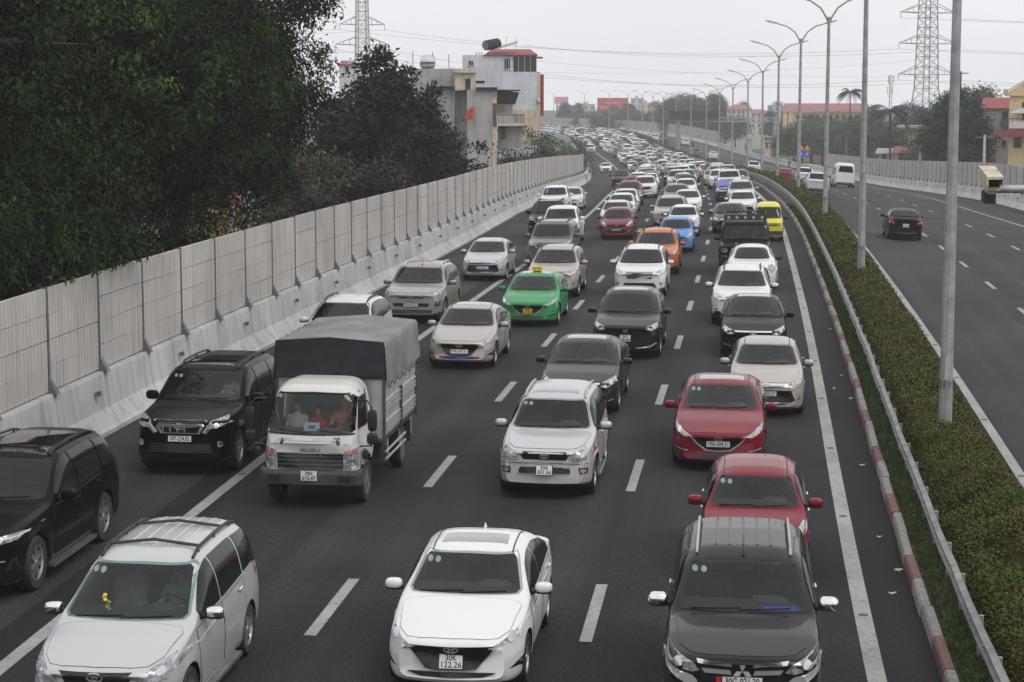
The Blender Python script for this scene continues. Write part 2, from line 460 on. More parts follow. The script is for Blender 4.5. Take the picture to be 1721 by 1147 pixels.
stud_me = stud.mesh('road_stud', M_STUD)
for k in range(0, 16):
    for f_, par, ph in ((lambda t: O_RS, road_l, 6.0), (lambda t: ls(t), road_l, 8.0), (lambda t: O_RC0, road_r, 10.0)):
        t = ph + k * 6.3
        o = link('road_stud', stud_me, par); o.location = RV(t, f_(t), 0.010); o.rotation_euler = (0, 0, -heading(t))

# embankment under the road and soil of the central reserve
def loftstrip(name, t0, t1, prof, m, step=3.0, parent=None, smooth=None):
    ts = np.linspace(t0, t1, int((t1 - t0) / step) + 2); n = None; V = []
    for t in ts:
        pr = prof(t); n = len(pr)
        for q in pr: V.append(RP(t, q[0], q[1]) if len(q) == 2 else np.array([*RP(t, q[0], 0)[:2], q[2]]))
    Fc = [(i * n + k, (i + 1) * n + k, (i + 1) * n + k + 1, i * n + k + 1) for i in range(len(ts) - 1) for k in range(n - 1)]
    return link(name, mesh(name, V, Fc, [m], smooth=smooth), parent)


tag(loftstrip('embankment_slope', -38, 900, lambda t: [(lb(t) - 9, 0, gz - .2), (lb(t) - 1.0, -0.6), (lb(t) - 0.35, -0.02)], M_GRND), kind='structure')
tag(loftstrip('embankment_slope', -38, 900, lambda t: [(O_RCB + .3, -0.02), (O_RCB + 1.0, -0.6), (O_RCB + 9, 0, gz - .2)], M_GRND), kind='structure')
tag(loftstrip('median_soil', -38, 860, lambda t: [(O_KERB + .1, .14), (O_KERB + .3, .15), (O_RC0 - .62, .15), (O_RC0 - .5, .03)], M_SOIL), kind='structure')

# kerb: red and white painted stones
M_KW = worn_paint('kerb_white', (0.38, 0.37, 0.35), 1.3, 7.0, under=(0.10, 0.09, 0.075))
M_KR = worn_paint('kerb_red', (0.21, 0.07, 0.07), 1.3, 6.0, under=(0.20, 0.16, 0.145))
kerb = tag(empty('kerb', RV(0, O_KERB)), kind='structure')
KL = 1.5
def kerb_me(m):
    k = MB(); x0, x1, h = -0.075, 0.075, 0.19; e = KL / 2 - 0.012
    pr = [(x0, -.06), (x0 + .015, h - .04), (x0 + .04, h), (x1, h), (x1, -.06)]
    V = [(x, -e, z) for x, z in pr] + [(x, e, z) for x, z in pr]
    k.add(V, [(0, 5, 6, 1), (1, 6, 7, 2), (2, 7, 8, 3), (3, 8, 9, 4), (0, 1, 2, 3, 4), (9, 8, 7, 6, 5)])
    me = k.mesh('kerb_stone', m); fix_normals(me); return me
KME = [kerb_me(M_KW), kerb_me(M_KR)]
kt = -8.0; i = 0
while kt < 200:
    o = link('kerb_stone', KME[1 if i % 3 == 0 else 0], kerb)
    p = RV(kt, O_KERB + .06) - kerb.location
    o.location = p + Vector((R.uniform(-.012, .012), 0, R.uniform(-.012, .008)))
    q = RV(kt + .7, O_KERB) - RV(kt - .7, O_KERB)
    o.rotation_euler = (math.asin(q.z / q.length), R.uniform(-.02, .02), -heading(kt) + R.uniform(-.008, .008))
    kt += KL; i += 1
far_k = loftstrip('kerb_run', 199.3, 860, lambda t: [(O_KERB - .04, 0), (O_KERB - .02, .2), (O_KERB + .16, .2)], M_KW, parent=None)
far_k.parent = kerb; far_k.location = -kerb.location
far_k2 = loftstrip('far_kerb_run', -38, 860, lambda t: [(O_RC0 - .66, .16), (O_RC0 - .5, .16), (O_RC0 - .46, 0)], M_CONC2, parent=None)
far_k2.parent = kerb; far_k2.location = -kerb.location
# ------------------------------------------------------------------ noise barriers on concrete plinths
def seg_frame(t, o, parent_loc):
    """rotation of a piece standing at (t,o): local x = along the road, y = to the right, z = up"""
    d = (RV(t + .5, o) - RV(t - .5, o)).normalized()
    r = Vector((d.y, -d.x, 0)).normalized()
    u = r.cross(d).normalized()
    return Matrix((d, r, u)).transposed()


BAY = 3.0
def rib_panel(name, w, h, n, m, depth=0.045):
    """corrugated metal panel: upright ribs between flat margins; x along, z up, face to +y"""
    k = MB(); xs = []; e = w / 2
    for i in range(n):
        x0 = -e + w * i / n; s = w / n
        xs += [(x0, 0), (x0 + .30 * s, 0), (x0 + .42 * s, depth), (x0 + .88 * s, depth)]
    xs.append((e, 0))
    V = [(x, y, 0) for x, y in xs] + [(x, y, h) for x, y in xs]; c = len(xs)
    k.add(V, [(i, i + 1, c + i + 1, c + i) for i in range(c - 1)])
    k.b2((-e, -.05, h - .035), (e, .022, h)); k.b2((-e, -.05, 0), (e, .022, .03)); k.b2((-e, -.06, .01), (e, -.04, h - .01))
    me = k.mesh(name, m); fix_normals(me); return me


def jersey(name, w, hgt, m, side):
    """profiled concrete plinth: splayed foot, upright stem; side=+1 road lies to +y"""
    k = MB(); pr = [(.42, -.15), (.42, .09), (.36, .14), (.16, .47), (.08, hgt - .06), (.06, hgt), (-.26, hgt), (-.26, -.15)]
    e = w / 2 - .008; n = len(pr)
    V = [(-e, side * y, z) for y, z in pr] + [(e, side * y, z) for y, z in pr]
    k.add(V, [(i, i + 1, n + i + 1, n + i) for i in range(n - 1)] + [(n - 1, 0, n, 2 * n - 1), tuple(range(n)), tuple(reversed(range(n, 2 * n)))])
    me = k.mesh(name, m); fix_normals(me); return me


def build_wall(label, t0, t1, off, side, rows, ph, plinth_h, panel_m, conc_m, cat='noise barrier', deline=True, plinth_t=None):
    base = empty('noise_barrier', RV(t0, off(t0)))
    tag(base, label, cat)
    P0 = base.location.copy(); bpy.context.view_layer.update()
    def put(n, me, t, o, dz, par=base, f=None):
        q = link(n, me, par); mt = (f or seg_frame(t, o, P0)).to_4x4(); mt.translation = RV(t, o, dz) - P0; q.matrix_local = mt; return q
    rp = rib_panel('panel', BAY - .07, ph / rows - .012, 16, panel_m)
    post = MB(); post.b2((-.025, -.09, -.02), (.025, .055, ph + .04)); post.b2((-.04, .045, -.02), (.04, .062, ph + .03)); pm = post.mesh('post', M_POSTM)
    br = MB(); V = [(-.10, .0, -.02), (.10, .0, -.02), (.10, .24, -.02), (-.10, .24, -.02), (-.05, .05, .34), (.05, .05, .34)]
    br.add(V, [(0, 1, 2, 3), (0, 4, 5, 1), (3, 2, 5, 4), (0, 3, 4), (1, 5, 2)]); bm_ = br.mesh('bracket', M_POSTM); fix_normals(bm_)
    de = MB(); de.tube([(0, .05, 0), (0, .17, 0)], .025, 8); de.box((0, .20, 0), (.13, .05, .10)); de.tube([(0.0, .18, 0), (0, .24, 0)], .055, 10)
    dm = de.mesh('delineator', M_POSTM)
    flip = side < 0
    def fr(t, o):
        f = seg_frame(t, o, P0)
        if flip: f = f @ Matrix.Rotation(math.pi, 3, 'Z')
        return f
    nb = int((t1 - t0) / BAY)
    for k in range(nb + 1):
        t = t0 + k * BAY; o = off(t)
        f = fr(t, o)
        if panel_m:
            p_ = put('post', pm, t, o - side * .08, plinth_h, f=f)
            b_ = link('bracket', bm_, p_)
            if k < nb:
                tm = t + BAY / 2; om = off(tm); fm = fr(tm, om)
                # panel follows the chord between two posts
                a, b = RV(t, off(t)), RV(t + BAY, off(t + BAY)); d = (b - a).normalized() * (-1 if flip else 1)
                r = Vector((d.y, -d.x, 0)).normalized(); fm = Matrix((d, r, r.cross(d).normalized())).transposed()
                for j in range(rows):
                    q = put('panel', rp, tm, om - side * .08, plinth_h + .03 + j * ph / rows + R.uniform(-.006, .006), f=fm @ Matrix.Rotation(R.uniform(-.006, .006), 3, 'X') @ Matrix.Rotation(R.uniform(-.003, .003), 3, 'Y'))
    a0, a1 = plinth_t or (t0, t1); t = a0; k = 0
    while t < a1:
        tm = t + 1.5; om = off(tm); A, B = RV(t, off(t)), RV(t + 3, off(t + 3)); d = (B - A).normalized() * (-1 if flip else 1)
        rr = Vector((d.y, -d.x, 0)).normalized(); fm = Matrix((d, rr, rr.cross(d).normalized())).transposed()
        put('plinth', jersey_me(side, plinth_h, conc_m), tm, om, 0, f=fm)
        if deline and k % 2 == 0: put('delineator', dm, t + 2.2, off(t + 2.2), plinth_h * .70, f=fm)
        t += 3.0; k += 1
    return base


_jc = {}
def jersey_me(side, h, m):
    key = (side, h, m.name)
    if key not in _jc: _jc[key] = jersey('plinth', 3.0, h, m, 1)
    return _jc[key]


build_wall('tall grey ribbed noise barrier on a concrete plinth under the dark trees', 4.0, 214.0, lambda t: lb(t) - .42, 1, 4, 2.05, 1.22, M_PANEL, M_CONC)
build_wall('grey ribbed noise barrier on pale plinth beside the carriageway of receding cars', 116.0, 293.0, lambda t: O_RCB + .45, -1, 3, 2.1, 1.1, M_PANEL, M_CONC2, plinth_t=(112, 316))
build_wall('distant pale noise barrier along the outside of the far bend', 470.0, 740.0, lambda t: O_RCB + .2, -1, 1, 2.6, 1.0, M_PANEL, M_CONC2, deline=False)

# low parapets where the tall panels stop
def parapet(name, label, t0, t1, off, side, m, h=0.95):
    e = empty(name, RV(t0, off)); tag(e, label, 'parapet')
    me = jersey('parapet_block', 6.0, h, m, 1); flip = side < 0; t = t0
    while t < t1:
        a, b = RV(t, off), RV(t + 6, off); d = (b - a).normalized() * (-1 if flip else 1)
        r = Vector((d.y, -d.x, 0)).normalized()
        q = link('parapet_block', me, e); mt = Matrix((d, r, r.cross(d).normalized())).transposed().to_4x4(); mt.translation = RV(t + 3, off) - e.location; q.matrix_local = mt
        t += 6
    return e


M_CONCF = mat('concrete_parapet', (0.38, 0.38, 0.37), 0.9, var=0.1, scale=.3, streak=.3, fixed=True)
parapet('concrete_parapet', 'long low concrete parapet behind the warning signs and motorbikes', 316, 468, O_RCB + .4, -1, M_CONCF)
parapet('concrete_parapet', 'low concrete parapet beside the jammed lanes past the tall panels', 216, 640, -12.65, 1, M_CONCF)

# ------------------------------------------------------------------ W-beam guardrail
gr = empty('guardrail', RV(0, O_RAIL)); tag(gr, 'dented galvanised guardrail between kerb and hedge', 'guardrail')
WB = [(0, -.125), (.015, -.115), (.08, -.09), (.08, -.065), (.005, -.035), (.005, .035), (.08, .065), (.08, .09), (.015, .115), (0, .125)]
def rail_sec(t0, t1, dz, jog):
    k = MB(); ts = np.linspace(t0, t1, 5); V = []
    for i, t in enumerate(ts):
        b = jog * math.sin(math.pi * i / 4)
        for y, z in WB: V.append(RV(t, O_RAIL - y + b, dz + z) - gr.location)
    n = len(WB)
    k.add(V, [(i * n + j, i * n + j + 1, (i + 1) * n + j + 1, (i + 1) * n + j) for i in range(4) for j in range(n - 1)])
    me = k.mesh('rail', M_RAIL, smooth=35); return me
bolt = MB(); bolt.tube([(0, 0, 0), (-.03, 0, 0)], .022, 6); bolt_me = bolt.mesh('bolt', M_POSTM)
gp = MB(); gp.tube([(0, 0, -.1), (0, 0, .58)], .042, 8); gp.b2((-.075, -.04, .46), (-.0, .04, .58)); gp_me = gp.mesh('rail_post', M_GALV, smooth=40)
t = -8.0; k = 0
while t < 420:
    sl = 4.0 if t < 200 else 12.0
    r_ = link('rail', rail_sec(t, t + sl + .08, .72 + .003 * (k % 2), R.uniform(-.03, .02) if t < 60 else 0), gr)
    for dt in ((0.15, sl / 2) if t < 200 else (0.15,)):
        q = link('rail_post', gp_me, gr); q.location = RV(t + dt, O_RAIL + .09, .10) - gr.location; q.rotation_euler = (0, 0, -heading(t))
    if t < 90:
        for zz in (-.077, .077):
            q = link('bolt', bolt_me, r_); q.location = RV(t + .18, O_RAIL - .074, .72 + zz) - gr.location; q.rotation_euler = (0, 0, -heading(t))
    t += sl; k += 1

# ------------------------------------------------------------------ leaves
def leaves(P, Nn, L, W, jit=0.7, fold=0.15, rng=NR):
    """one folded rhombic leaf at every point P, lying roughly across normal Nn; L, W arrays of length and width"""
    n = len(P)
    d = rng.normal(size=(n, 3)); d -= (d * Nn).sum(1, keepdims=True) * Nn * (1 - jit)
    d /= np.linalg.norm(d, axis=1, keepdims=True) + 1e-9
    s = np.cross(d, Nn + rng.normal(size=(n, 3)) * .35); s /= np.linalg.norm(s, axis=1, keepdims=True) + 1e-9
    u = np.cross(s, d)
    L = L[:, None]; W = W[:, None]
    V = np.empty((n, 4, 3)); V[:, 0] = P; V[:, 1] = P + d * L * .45 + s * W * .5 + u * W * fold; V[:, 2] = P + d * L; V[:, 3] = P + d * L * .45 - s * W * .5 + u * W * fold
    return V.reshape(-1, 3), np.arange(n * 4).reshape(n, 4)


# hedge on the central reserve
hedge = empty('hedge', RV(0, O_MED)); tag(hedge, 'low clipped hedge with rusty new shoots on the central reserve', 'hedge')
H0, H1, HH = O_KERB + .62, O_RC0 - .48, .66
def hedge_h(x):  # profile across, x 0..1
    return np.clip(1 - np.abs(2 * x - 1) ** 3.2, 0, 1) ** .45
HP = np.array([0, .04, .12, .28, .5, .72, .88, .96, 1])
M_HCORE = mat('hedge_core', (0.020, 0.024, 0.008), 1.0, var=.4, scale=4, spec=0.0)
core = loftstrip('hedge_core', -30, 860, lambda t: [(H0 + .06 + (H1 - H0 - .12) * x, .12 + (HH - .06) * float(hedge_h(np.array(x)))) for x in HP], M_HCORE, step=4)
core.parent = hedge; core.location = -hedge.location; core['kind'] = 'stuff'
M_HEDGE = foliage('hedge_leaf', (0.044, 0.068, 0.012), (0.100, 0.110, 0.026), (0.112, 0.066, 0.030), .8)
def hedge_leaves(t0, t1, dens, ll):
    n = int((t1 - t0) * (H1 - H0 + .8) * dens)
    t = NR.uniform(t0, t1, n); x = NR.uniform(0, 1, n) ** 1.0
    x = np.clip(x + NR.normal(size=n) * .01, 0, 1)
    bump = .06 * np.sin(t * .31 + 2 * x) + .05 * np.sin(t * 1.7 + 3 * x) + .05 * np.sin(t * .53 + 5 * x + 1) + .04 * np.sin(t * 4.1 - 7 * x)
    o = H0 + (H1 - H0) * x + NR.normal(size=n) * .03
    h = hedge_h(x); zz = .10 + (HH + bump) * h * np.where(NR.uniform(size=n) < .25, NR.uniform(.3, 1, n), 1.0) + np.abs(NR.normal(size=n)) * .05 - .02
    P = RP(t, o, zz); Nn = np.stack([(x - .5) * 1.6, np.zeros(n), np.full(n, .7)], 1) + NR.normal(size=(n, 3)) * .25
    Nn /= np.linalg.norm(Nn, axis=1, keepdims=True)
    L = NR.uniform(.7, 1.35, n) * ll
    V, Q = leaves(P, Nn, L, L * .55, jit=1.0)
    return V, Q
VV, QQ, nn = [], [], 0
for a, b, dn, ll in ((6, 26, 1900, .046), (26, 50, 1100, .060), (50, 95, 480, .09), (95, 180, 190, .14), (180, 420, 55, .24), (420, 860, 22, .36)):
    V, Q = hedge_leaves(a, b, dn, ll); VV.append(V); QQ.append(Q + nn); nn += len(V)
hv = np.concatenate(VV) - np.array(hedge.location)
ho = link('foliage', qmesh('hedge_foliage', hv, np.concatenate(QQ), [M_HEDGE]), hedge); ho['kind'] = 'stuff'

# rough grass beside the kerb
M_GRASS = foliage('verge_grass', (0.030, 0.062, 0.010), (0.060, 0.11, 0.018), (0.085, 0.085, 0.03), .9)
n = 70000; t = NR.uniform(4, 110, n) ** 1.0; t = 4 + (t - 4) ** 1.25 / (106 ** .25); o = NR.uniform(O_KERB + .17, O_KERB + .72, n)
P = RP(t, o, .14); sc_ = np.clip(.6 + t / 60, .6, 2.2)
V, Q = leaves(P, np.tile(np.array([[1., 0, 0.15]]), (n, 1)), NR.uniform(.06, .16, n) * sc_ ** .3, .024 * sc_, jit=.5)
V = V.reshape(-1, 4, 3); V[:, 1:, 2] = np.maximum(V[:, 1:, 2], P[:, None, 2] + .01); V[:, 2, 2] = P[:, 2] + np.abs(V[:, 2, 2] - P[:, 2]) + .02
tag(link('grass', qmesh('grass', V.reshape(-1, 3), Q, [M_GRASS])), 'short rough grass between the painted kerb and the guardrail', 'grass', kind='stuff')

# litter on the shoulder by the kerb
M_LIT = mat('paper_litter', (0.6, 0.58, 0.54), .8, var=.2)
for k, (px, py) in enumerate(((1449, 784), (1402, 655), (1414, 633), (1430, 672), (1478, 905), (1511, 961), (1395, 555), (1500, 1000))):
    t_, o_ = road_at(px, py); l = MB(); s = R.uniform(.035, .07); a = R.uniform(0, 3)
    pts = [(s * math.cos(a), s * .7 * math.sin(a), 0), (-s, s * .3, .02), (-s * .2, -s * .6, .004), (s * .9, -s * .4, .03)]
    l.add([(x, y, z) for x, y, z in pts] + [(x * .8, y * .8, z + .012) for x, y, z in pts], [(0, 1, 2, 3), (4, 5, 6, 7), (0, 1, 5, 4), (1, 2, 6, 5), (2, 3, 7, 6), (3, 0, 4, 7)])
    q = l.obj('litter_scrap', M_LIT); q.location = RV(t_, o_, .012)
    tag(q, 'small pale scrap of litter on the dark strip by the kerb', 'litter', 'scraps of litter by the kerb')

# ------------------------------------------------------------------ street lamps
def lamp_parts():
    ht = 10.7
    p = MB(); p.tube([(0, 0, 0), (0, 0, 3.2), (0, 0, ht)], [.135, .118, .075], 8); pole = p.mesh('pole', M_GALV)
    b = MB(); b.tube([(0, 0, 0), (0, 0, .5)], .16, 8); b.b2((-.22, -.22, -.06), (.22, .22, .03)); bs = b.mesh('base_sleeve', M_GALV)
    d = MB(); d.b2((-.045, -.145, 1.55), (.045, -.10, 2.0)); dr = d.mesh('access_door', mat('lamp_door', (0.5, .5, .49), .5, metal=.3))
    s = MB(); s.lathe([(.124, 1.38), (.126, 1.38), (.126, 1.52), (.124, 1.52)], 10); sr = s.mesh('band', M_POSTM)
    arms = []; heads = []
    for sd in (-1, 1):
        a = MB(); pts = [(0, 0, ht - .35), (sd * .12, 0, ht - .05), (sd * .42, 0, ht + .45), (sd * .95, 0, ht + .82), (sd * 1.65, 0, ht + 1.02)]
        a.tube(pts, [.055, .05, .045, .042, .04], 8); arms.append(a.mesh('arm', M_GALV, smooth=60))
        h = MB(); V = []
        for x, w, z0, z1 in ((1.55, .05, 1.0, 1.06), (1.75, .10, .99, 1.11), (2.15, .13, 1.08, 1.21), (2.38, .07, 1.17, 1.23)):
            V += [(sd * x, -w, ht + z0), (sd * x, w, ht + z0), (sd * x, w * .7, ht + z1), (sd * x, -w * .7, ht + z1)]
        h.add(V, [(i * 4 + j, i * 4 + (j + 1) % 4, i * 4 + 4 + (j + 1) % 4, i * 4 + 4 + j) for i in range(3) for j in range(4)] + [(0, 1, 2, 3), (12, 13, 14, 15)])
        hm = h.mesh('luminaire', mat('luminaire', (.33, .34, .35), .45)); fix_normals(hm); heads.append(hm)
    return pole, bs, dr, sr, arms, heads
LP = lamp_parts()
lamp_ts = [23.6, 55.6, 87.6, 119, 150, 182, 211, 240, 268, 300, 338, 372, 408, 446, 484, 522, 560, 600, 642, 690]
ordn = ['first', 'second', 'third', 'fourth', 'fifth', 'sixth', 'seventh', 'eighth', 'ninth', 'tenth', 'eleventh', 'twelfth']
for k, t in enumerate(lamp_ts):
    e = empty('street_lamp', RV(t, O_MED, .12), -heading(t))
    e.rotation_euler = (R.uniform(-.003, .003), R.uniform(-.004, .004), -heading(t))
    nm = ('tall grey twin-arm street lamp, %s out of the hedge counting away from the footbridge' % ordn[k]) if k < 12 else 'hazy distant twin-arm street lamp beyond the sign gantry'
    tag(e, nm, 'street lamp', 'street lamps along the central hedge')
    link('pole', LP[0], e); link('base_sleeve', LP[1], e)
    if k < 8: link('access_door', LP[2], e); link('band', LP[3], e)
    for a, h in zip(LP[4], LP[5]): q = link('arm', a, e); link('luminaire', h, q)
# ------------------------------------------------------------------ vehicle materials
M_GLASS = mat('tinted_glass', (0.006, 0.008, 0.008), 0.13, var=0.2, spec=0.25)
M_EMB = mat('badge_silver', (0.66, 0.67, 0.68), 0.25, metal=0.25, var=0.04)
M_WSCR = glass_clear('windscreen', (0.82, 0.87, 0.85))
M_WSCG = glass_clear('windscreen_green', (0.70, 0.88, 0.84))
M_WSCD = glass_clear('windscreen_film', (0.34, 0.37, 0.37))
M_CHROME = mat('chrome', (0.74, 0.75, 0.76), 0.2, metal=0.6, var=0.05)
M_MIRCH = mat('mirror_chrome', (0.80, 0.81, 0.82), 0.07, metal=1.0, var=0.03)
M_GRILLE = mat('grille_black', (0.012, 0.012, 0.013), 0.35, var=0.2)
M_CLAD = mat('cladding', (0.03, 0.03, 0.031), 0.6, var=0.25)
M_LENS = mat('lamp_lens', (0.46, 0.47, 0.49), 0.08, var=0.25, scale=16, coat=0.7, col2=(0.07, 0.07, 0.075))
M_BULB = mat('lamp_reflector', (0.60, 0.61, 0.63), 0.2, metal=0.8, var=0.15)
M_AMBER = mat('amber_lens', (0.45, 0.13, 0.03), 0.15, coat=1.0)
M_REDL = mat('red_lens', (0.32, 0.012, 0.015), 0.12, coat=1.0)
M_PLATE = mat('plate_white', (0.72, 0.72, 0.70), 0.5, var=0.06)
M_PLATY = mat('plate_yellow', (0.75, 0.50, 0.04), 0.5, var=0.06)
M_INK = mat('plate_ink', (0.01, 0.01, 0.012), 0.5)
M_RIM = mat('alloy', (0.50, 0.51, 0.52), 0.3, metal=0.85, var=0.1)
M_RIMD = mat('alloy_dark', (0.04, 0.04, 0.042), 0.45, metal=0.5)
M_CABIN = mat('cabin_dark', (0.020, 0.020, 0.021), 0.85, var=0.3)
M_SEAT = mat('seat_cloth', (0.11, 0.10, 0.09), 0.9, var=0.25)
M_SEATB = mat('seat_beige', (0.30, 0.25, 0.18), 0.85, var=0.2)
M_DASH = mat('dashboard', (0.035, 0.035, 0.036), 0.75, var=0.2)
M_STICK = mat('inspection_sticker', (0.20, 0.29, 0.275), 0.5)
M_ROOFBLK = mat('roof_glass', (0.012, 0.012, 0.014), 0.05, coat=1.0)
M_LED = mat('led_strip', (0.60, 0.62, 0.66), 0.2, coat=1.0)

PAINTS = dict(
    white=((0.68, 0.68, 0.685), 0.0), pearl=((0.60, 0.60, 0.585), 0.05), silver=((0.50, 0.505, 0.51), 0.35), grey=((0.13, 0.133, 0.138), 0.4),
    gun=((0.014, 0.013, 0.013), 0.2), black=((0.003, 0.003, 0.004), 0.0), beige=((0.43, 0.395, 0.35), 0.3), champagne=((0.43, 0.405, 0.375), 0.35), taupe=((0.34, 0.318, 0.29), 0.35),
    red=((0.175, 0.005, 0.013), 0.1), darkred=((0.15, 0.010, 0.018), 0.2), green=((0.018, 0.25, 0.07), 0.0), orange=((0.50, 0.14, 0.035), 0.1),
    blue=((0.09, 0.23, 0.52), 0.1), yellow=((0.66, 0.55, 0.06), 0.0), navy=((0.02, 0.035, 0.10), 0.2), brown=((0.10, 0.06, 0.04), 0.3), truckwhite=((0.58, 0.57, 0.545), 0.0))


def PT(n): return paint('paint_' + n, *PAINTS[n])


# ------------------------------------------------------------------ body shells
def lin(pts, x, sig=0.0):
    p = np.array(pts, float)
    if sig <= 0: return np.interp(x, p[:, 0], p[:, 1])
    g = np.arange(-0.6, 8.0, 0.01); y = np.interp(g, p[:, 0], p[:, 1])
    k = np.exp(-0.5 * (np.arange(-40, 41) * 0.01 / sig) ** 2); k /= k.sum()
    y = np.convolve(np.pad(y, 40, mode='edge'), k, 'valid')
    return np.interp(x, g, y)


def shell(S):
    """lofted car body, front at +x, left at +y"""
    L, W, H = S['L'], S['W'], S['H']; hw = W / 2
    u = np.unique(np.concatenate([[0, .012, .03, .06, .10, .15, .21], np.arange(.28, L - .25, .055), L - np.array([.25, .18, .12, .08, .045, .02, 0])]))
    zt = lin(S['top'], u, S.get('sig', .05)); zb = lin(S['belt'], u, .06)
    zb = np.minimum(zb, zt - .025)
    nr = S.get('nose', .10)
    zs = lin([(0, S['clr'] + .10), (.05, S['clr'] + .03), (.2, S['clr']), (L - .25, S['clr'] + .02), (L - .05, S['clr'] + .09), (L, S['clr'] + .18)], u, .02)
    f0, f1 = S.get('pf', .80), S.get('pr', .86)
    w = hw * lin([(0, f0 - .06), (.04, f0), (.12, f0 + .08), (.32, .955), (.65, .992), (1.1, 1), (L - .9, 1), (L - .45, .975), (L - .15, .93), (L - .04, f1), (L, f1 - .05)], u, .04)
    # end stations close over so that nose and tail are rounded
    e = np.clip(u / nr, 0, 1); e2 = np.clip((L - u) / .12, 0, 1)
    drop = (1 - np.sqrt(1 - (1 - e) ** 2 + 1e-9)) * S.get('nosedrop', .045) + (1 - np.sqrt(1 - (1 - e2) ** 2 + 1e-9)) * .05
    zt = zt - drop; zb = np.minimum(zb, zt - .02)
    tb = S.get('tumble', .17); n_g = S.get('ng', 4.2)
    th = np.linspace(0, math.pi / 2, 21)
    vs = np.array([0, .04, .1, .2, .32, .45, .58, .68, .74, .8, .88, .95, 1.0])
    sidec = np.interp(vs, [0, .1, .25, .55, .72, .8, 1], [.925, .972, .99, 1.0, .998, .985, .955])
    V = []; rows = []
    xw = [L - 0, 0]
    axf, axr = S['fo'], S['fo'] + S['wb']; wr = S['wr']
    for i in range(len(u)):
        pts = [(0, zs[i]), (.45 * w[i], zs[i]), (.84 * w[i], zs[i] + .003)]
        for v, c in zip(vs, sidec):
            z = zs[i] + .02 + (zb[i] - zs[i] - .02) * v; y = w[i] * c
            for ax in (axf, axr):
                r = math.hypot(u[i] - ax, z - wr)
                y += S.get('flare', .012) * math.exp(-((r - wr * 1.13) / .07) ** 2)
            pts.append((y, z))
        hgt = zt[i] - zb[i]; bl = min(1, max(0, hgt / .30)); n = 3.4 + (n_g - 3.4) * bl
        ws = w[i] * .955
        for a in th[1:]:
            z = zb[i] + hgt * math.sin(a) ** (2 / n)
            y = ws * max(0, math.cos(a)) ** (2 / n) * (1 - tb * min(1, max(0, (z - zb[i]) / max(.35, H - zb[i]))) * bl)
            pts.append((y, z))
        rows.append(pts)
    m = len(rows[0])
    bow = lin([(0, S.get('bowf', .13)), (1.0, .09), (2.0, .05), (L * .55, 0), (L - 1.0, -.03), (L, -.09)], u)
    full = []
    for i, pts in enumerate(rows):
        ring = [(y, z) for y, z in pts] + [(-y, z) for y, z in reversed(pts[1:-1])]
        for y, z in ring:
            full.append((L / 2 - u[i] - bow[i] * (y / hw) ** 2, y, z))
    n = len(rows[0]) * 2 - 2
    Fc = [(i * n + k, i * n + (k + 1) % n, (i + 1) * n + (k + 1) % n, (i + 1) * n + k) for i in range(len(rows) - 1) for k in range(n)]
    Fc += [tuple(reversed(range(n))), tuple(range((len(rows) - 1) * n, len(rows) * n))]
    return full, Fc


def boolean(me, cutters, mats):
    """subtract closed cutter meshes; returns a new mesh"""
    ob = bpy.data.objects.new('tmp_body', me); COL.objects.link(ob); tmp = [ob]
    for c in cutters:
        co = bpy.data.objects.new('tmp_cut', c); COL.objects.link(co); tmp.append(co)
        md = ob.modifiers.new('b', 'BOOLEAN'); md.operation = 'DIFFERENCE'; md.object = co; md.solver = 'EXACT'
        md.material_mode = 'TRANSFER'
    dg = bpy.context.evaluated_depsgraph_get()
    r = bpy.data.meshes.new_from_object(ob.evaluated_get(dg))
    for o in tmp: bpy.data.objects.remove(o)
    for c in cutters: bpy.data.meshes.remove(c)
    bpy.data.meshes.remove(me)
    return r


class Skin:
    """the uncut body as a surface to lay trim on"""
    def __init__(s, V, Fc): s.t = BVHTree.FromPolygons([Vector(v) for v in V], Fc, epsilon=0.0)
    def hit(s, ax, a, b):
        o, d = {'f': (Vector((9, a, b)), Vector((-1, 0, 0))), 'r': (Vector((-9, a, b)), Vector((1, 0, 0))), 'l': (Vector((a, 5, b)), Vector((0, -1, 0))), 't': (Vector((a, b, 6)), Vector((0, 0, -1)))}[ax]
        p, n, i, dist = s.t.ray_cast(o, d)
        if p is None:
            q = {'f': Vector((2.0, a, b)), 'r': Vector((-2.0, a, b)), 'l': Vector((a, 1.2, b)), 't': Vector((a, b, 3))}[ax]
            p, n, i, dist = s.t.find_nearest(q)
        if n.dot(d) > 0: n = -n
        return p, n


def densify(poly, g):
    out = []
    for i, p in enumerate(poly):
        q = poly[(i + 1) % len(poly)]; k = max(1, int(math.hypot(q[0] - p[0], q[1] - p[1]) / g))
        for j in range(k): out.append((p[0] + (q[0] - p[0]) * j / k, p[1] + (q[1] - p[1]) * j / k))
    return out


def inside(poly, x, y):
    c = False; j = len(poly) - 1
    for i in range(len(poly)):
        xi, yi = poly[i]; xj, yj = poly[j]
        if (yi > y) != (yj > y) and x < (xj - xi) * (y - yi) / (yj - yi) + xi: c = not c
        j = i
    return c


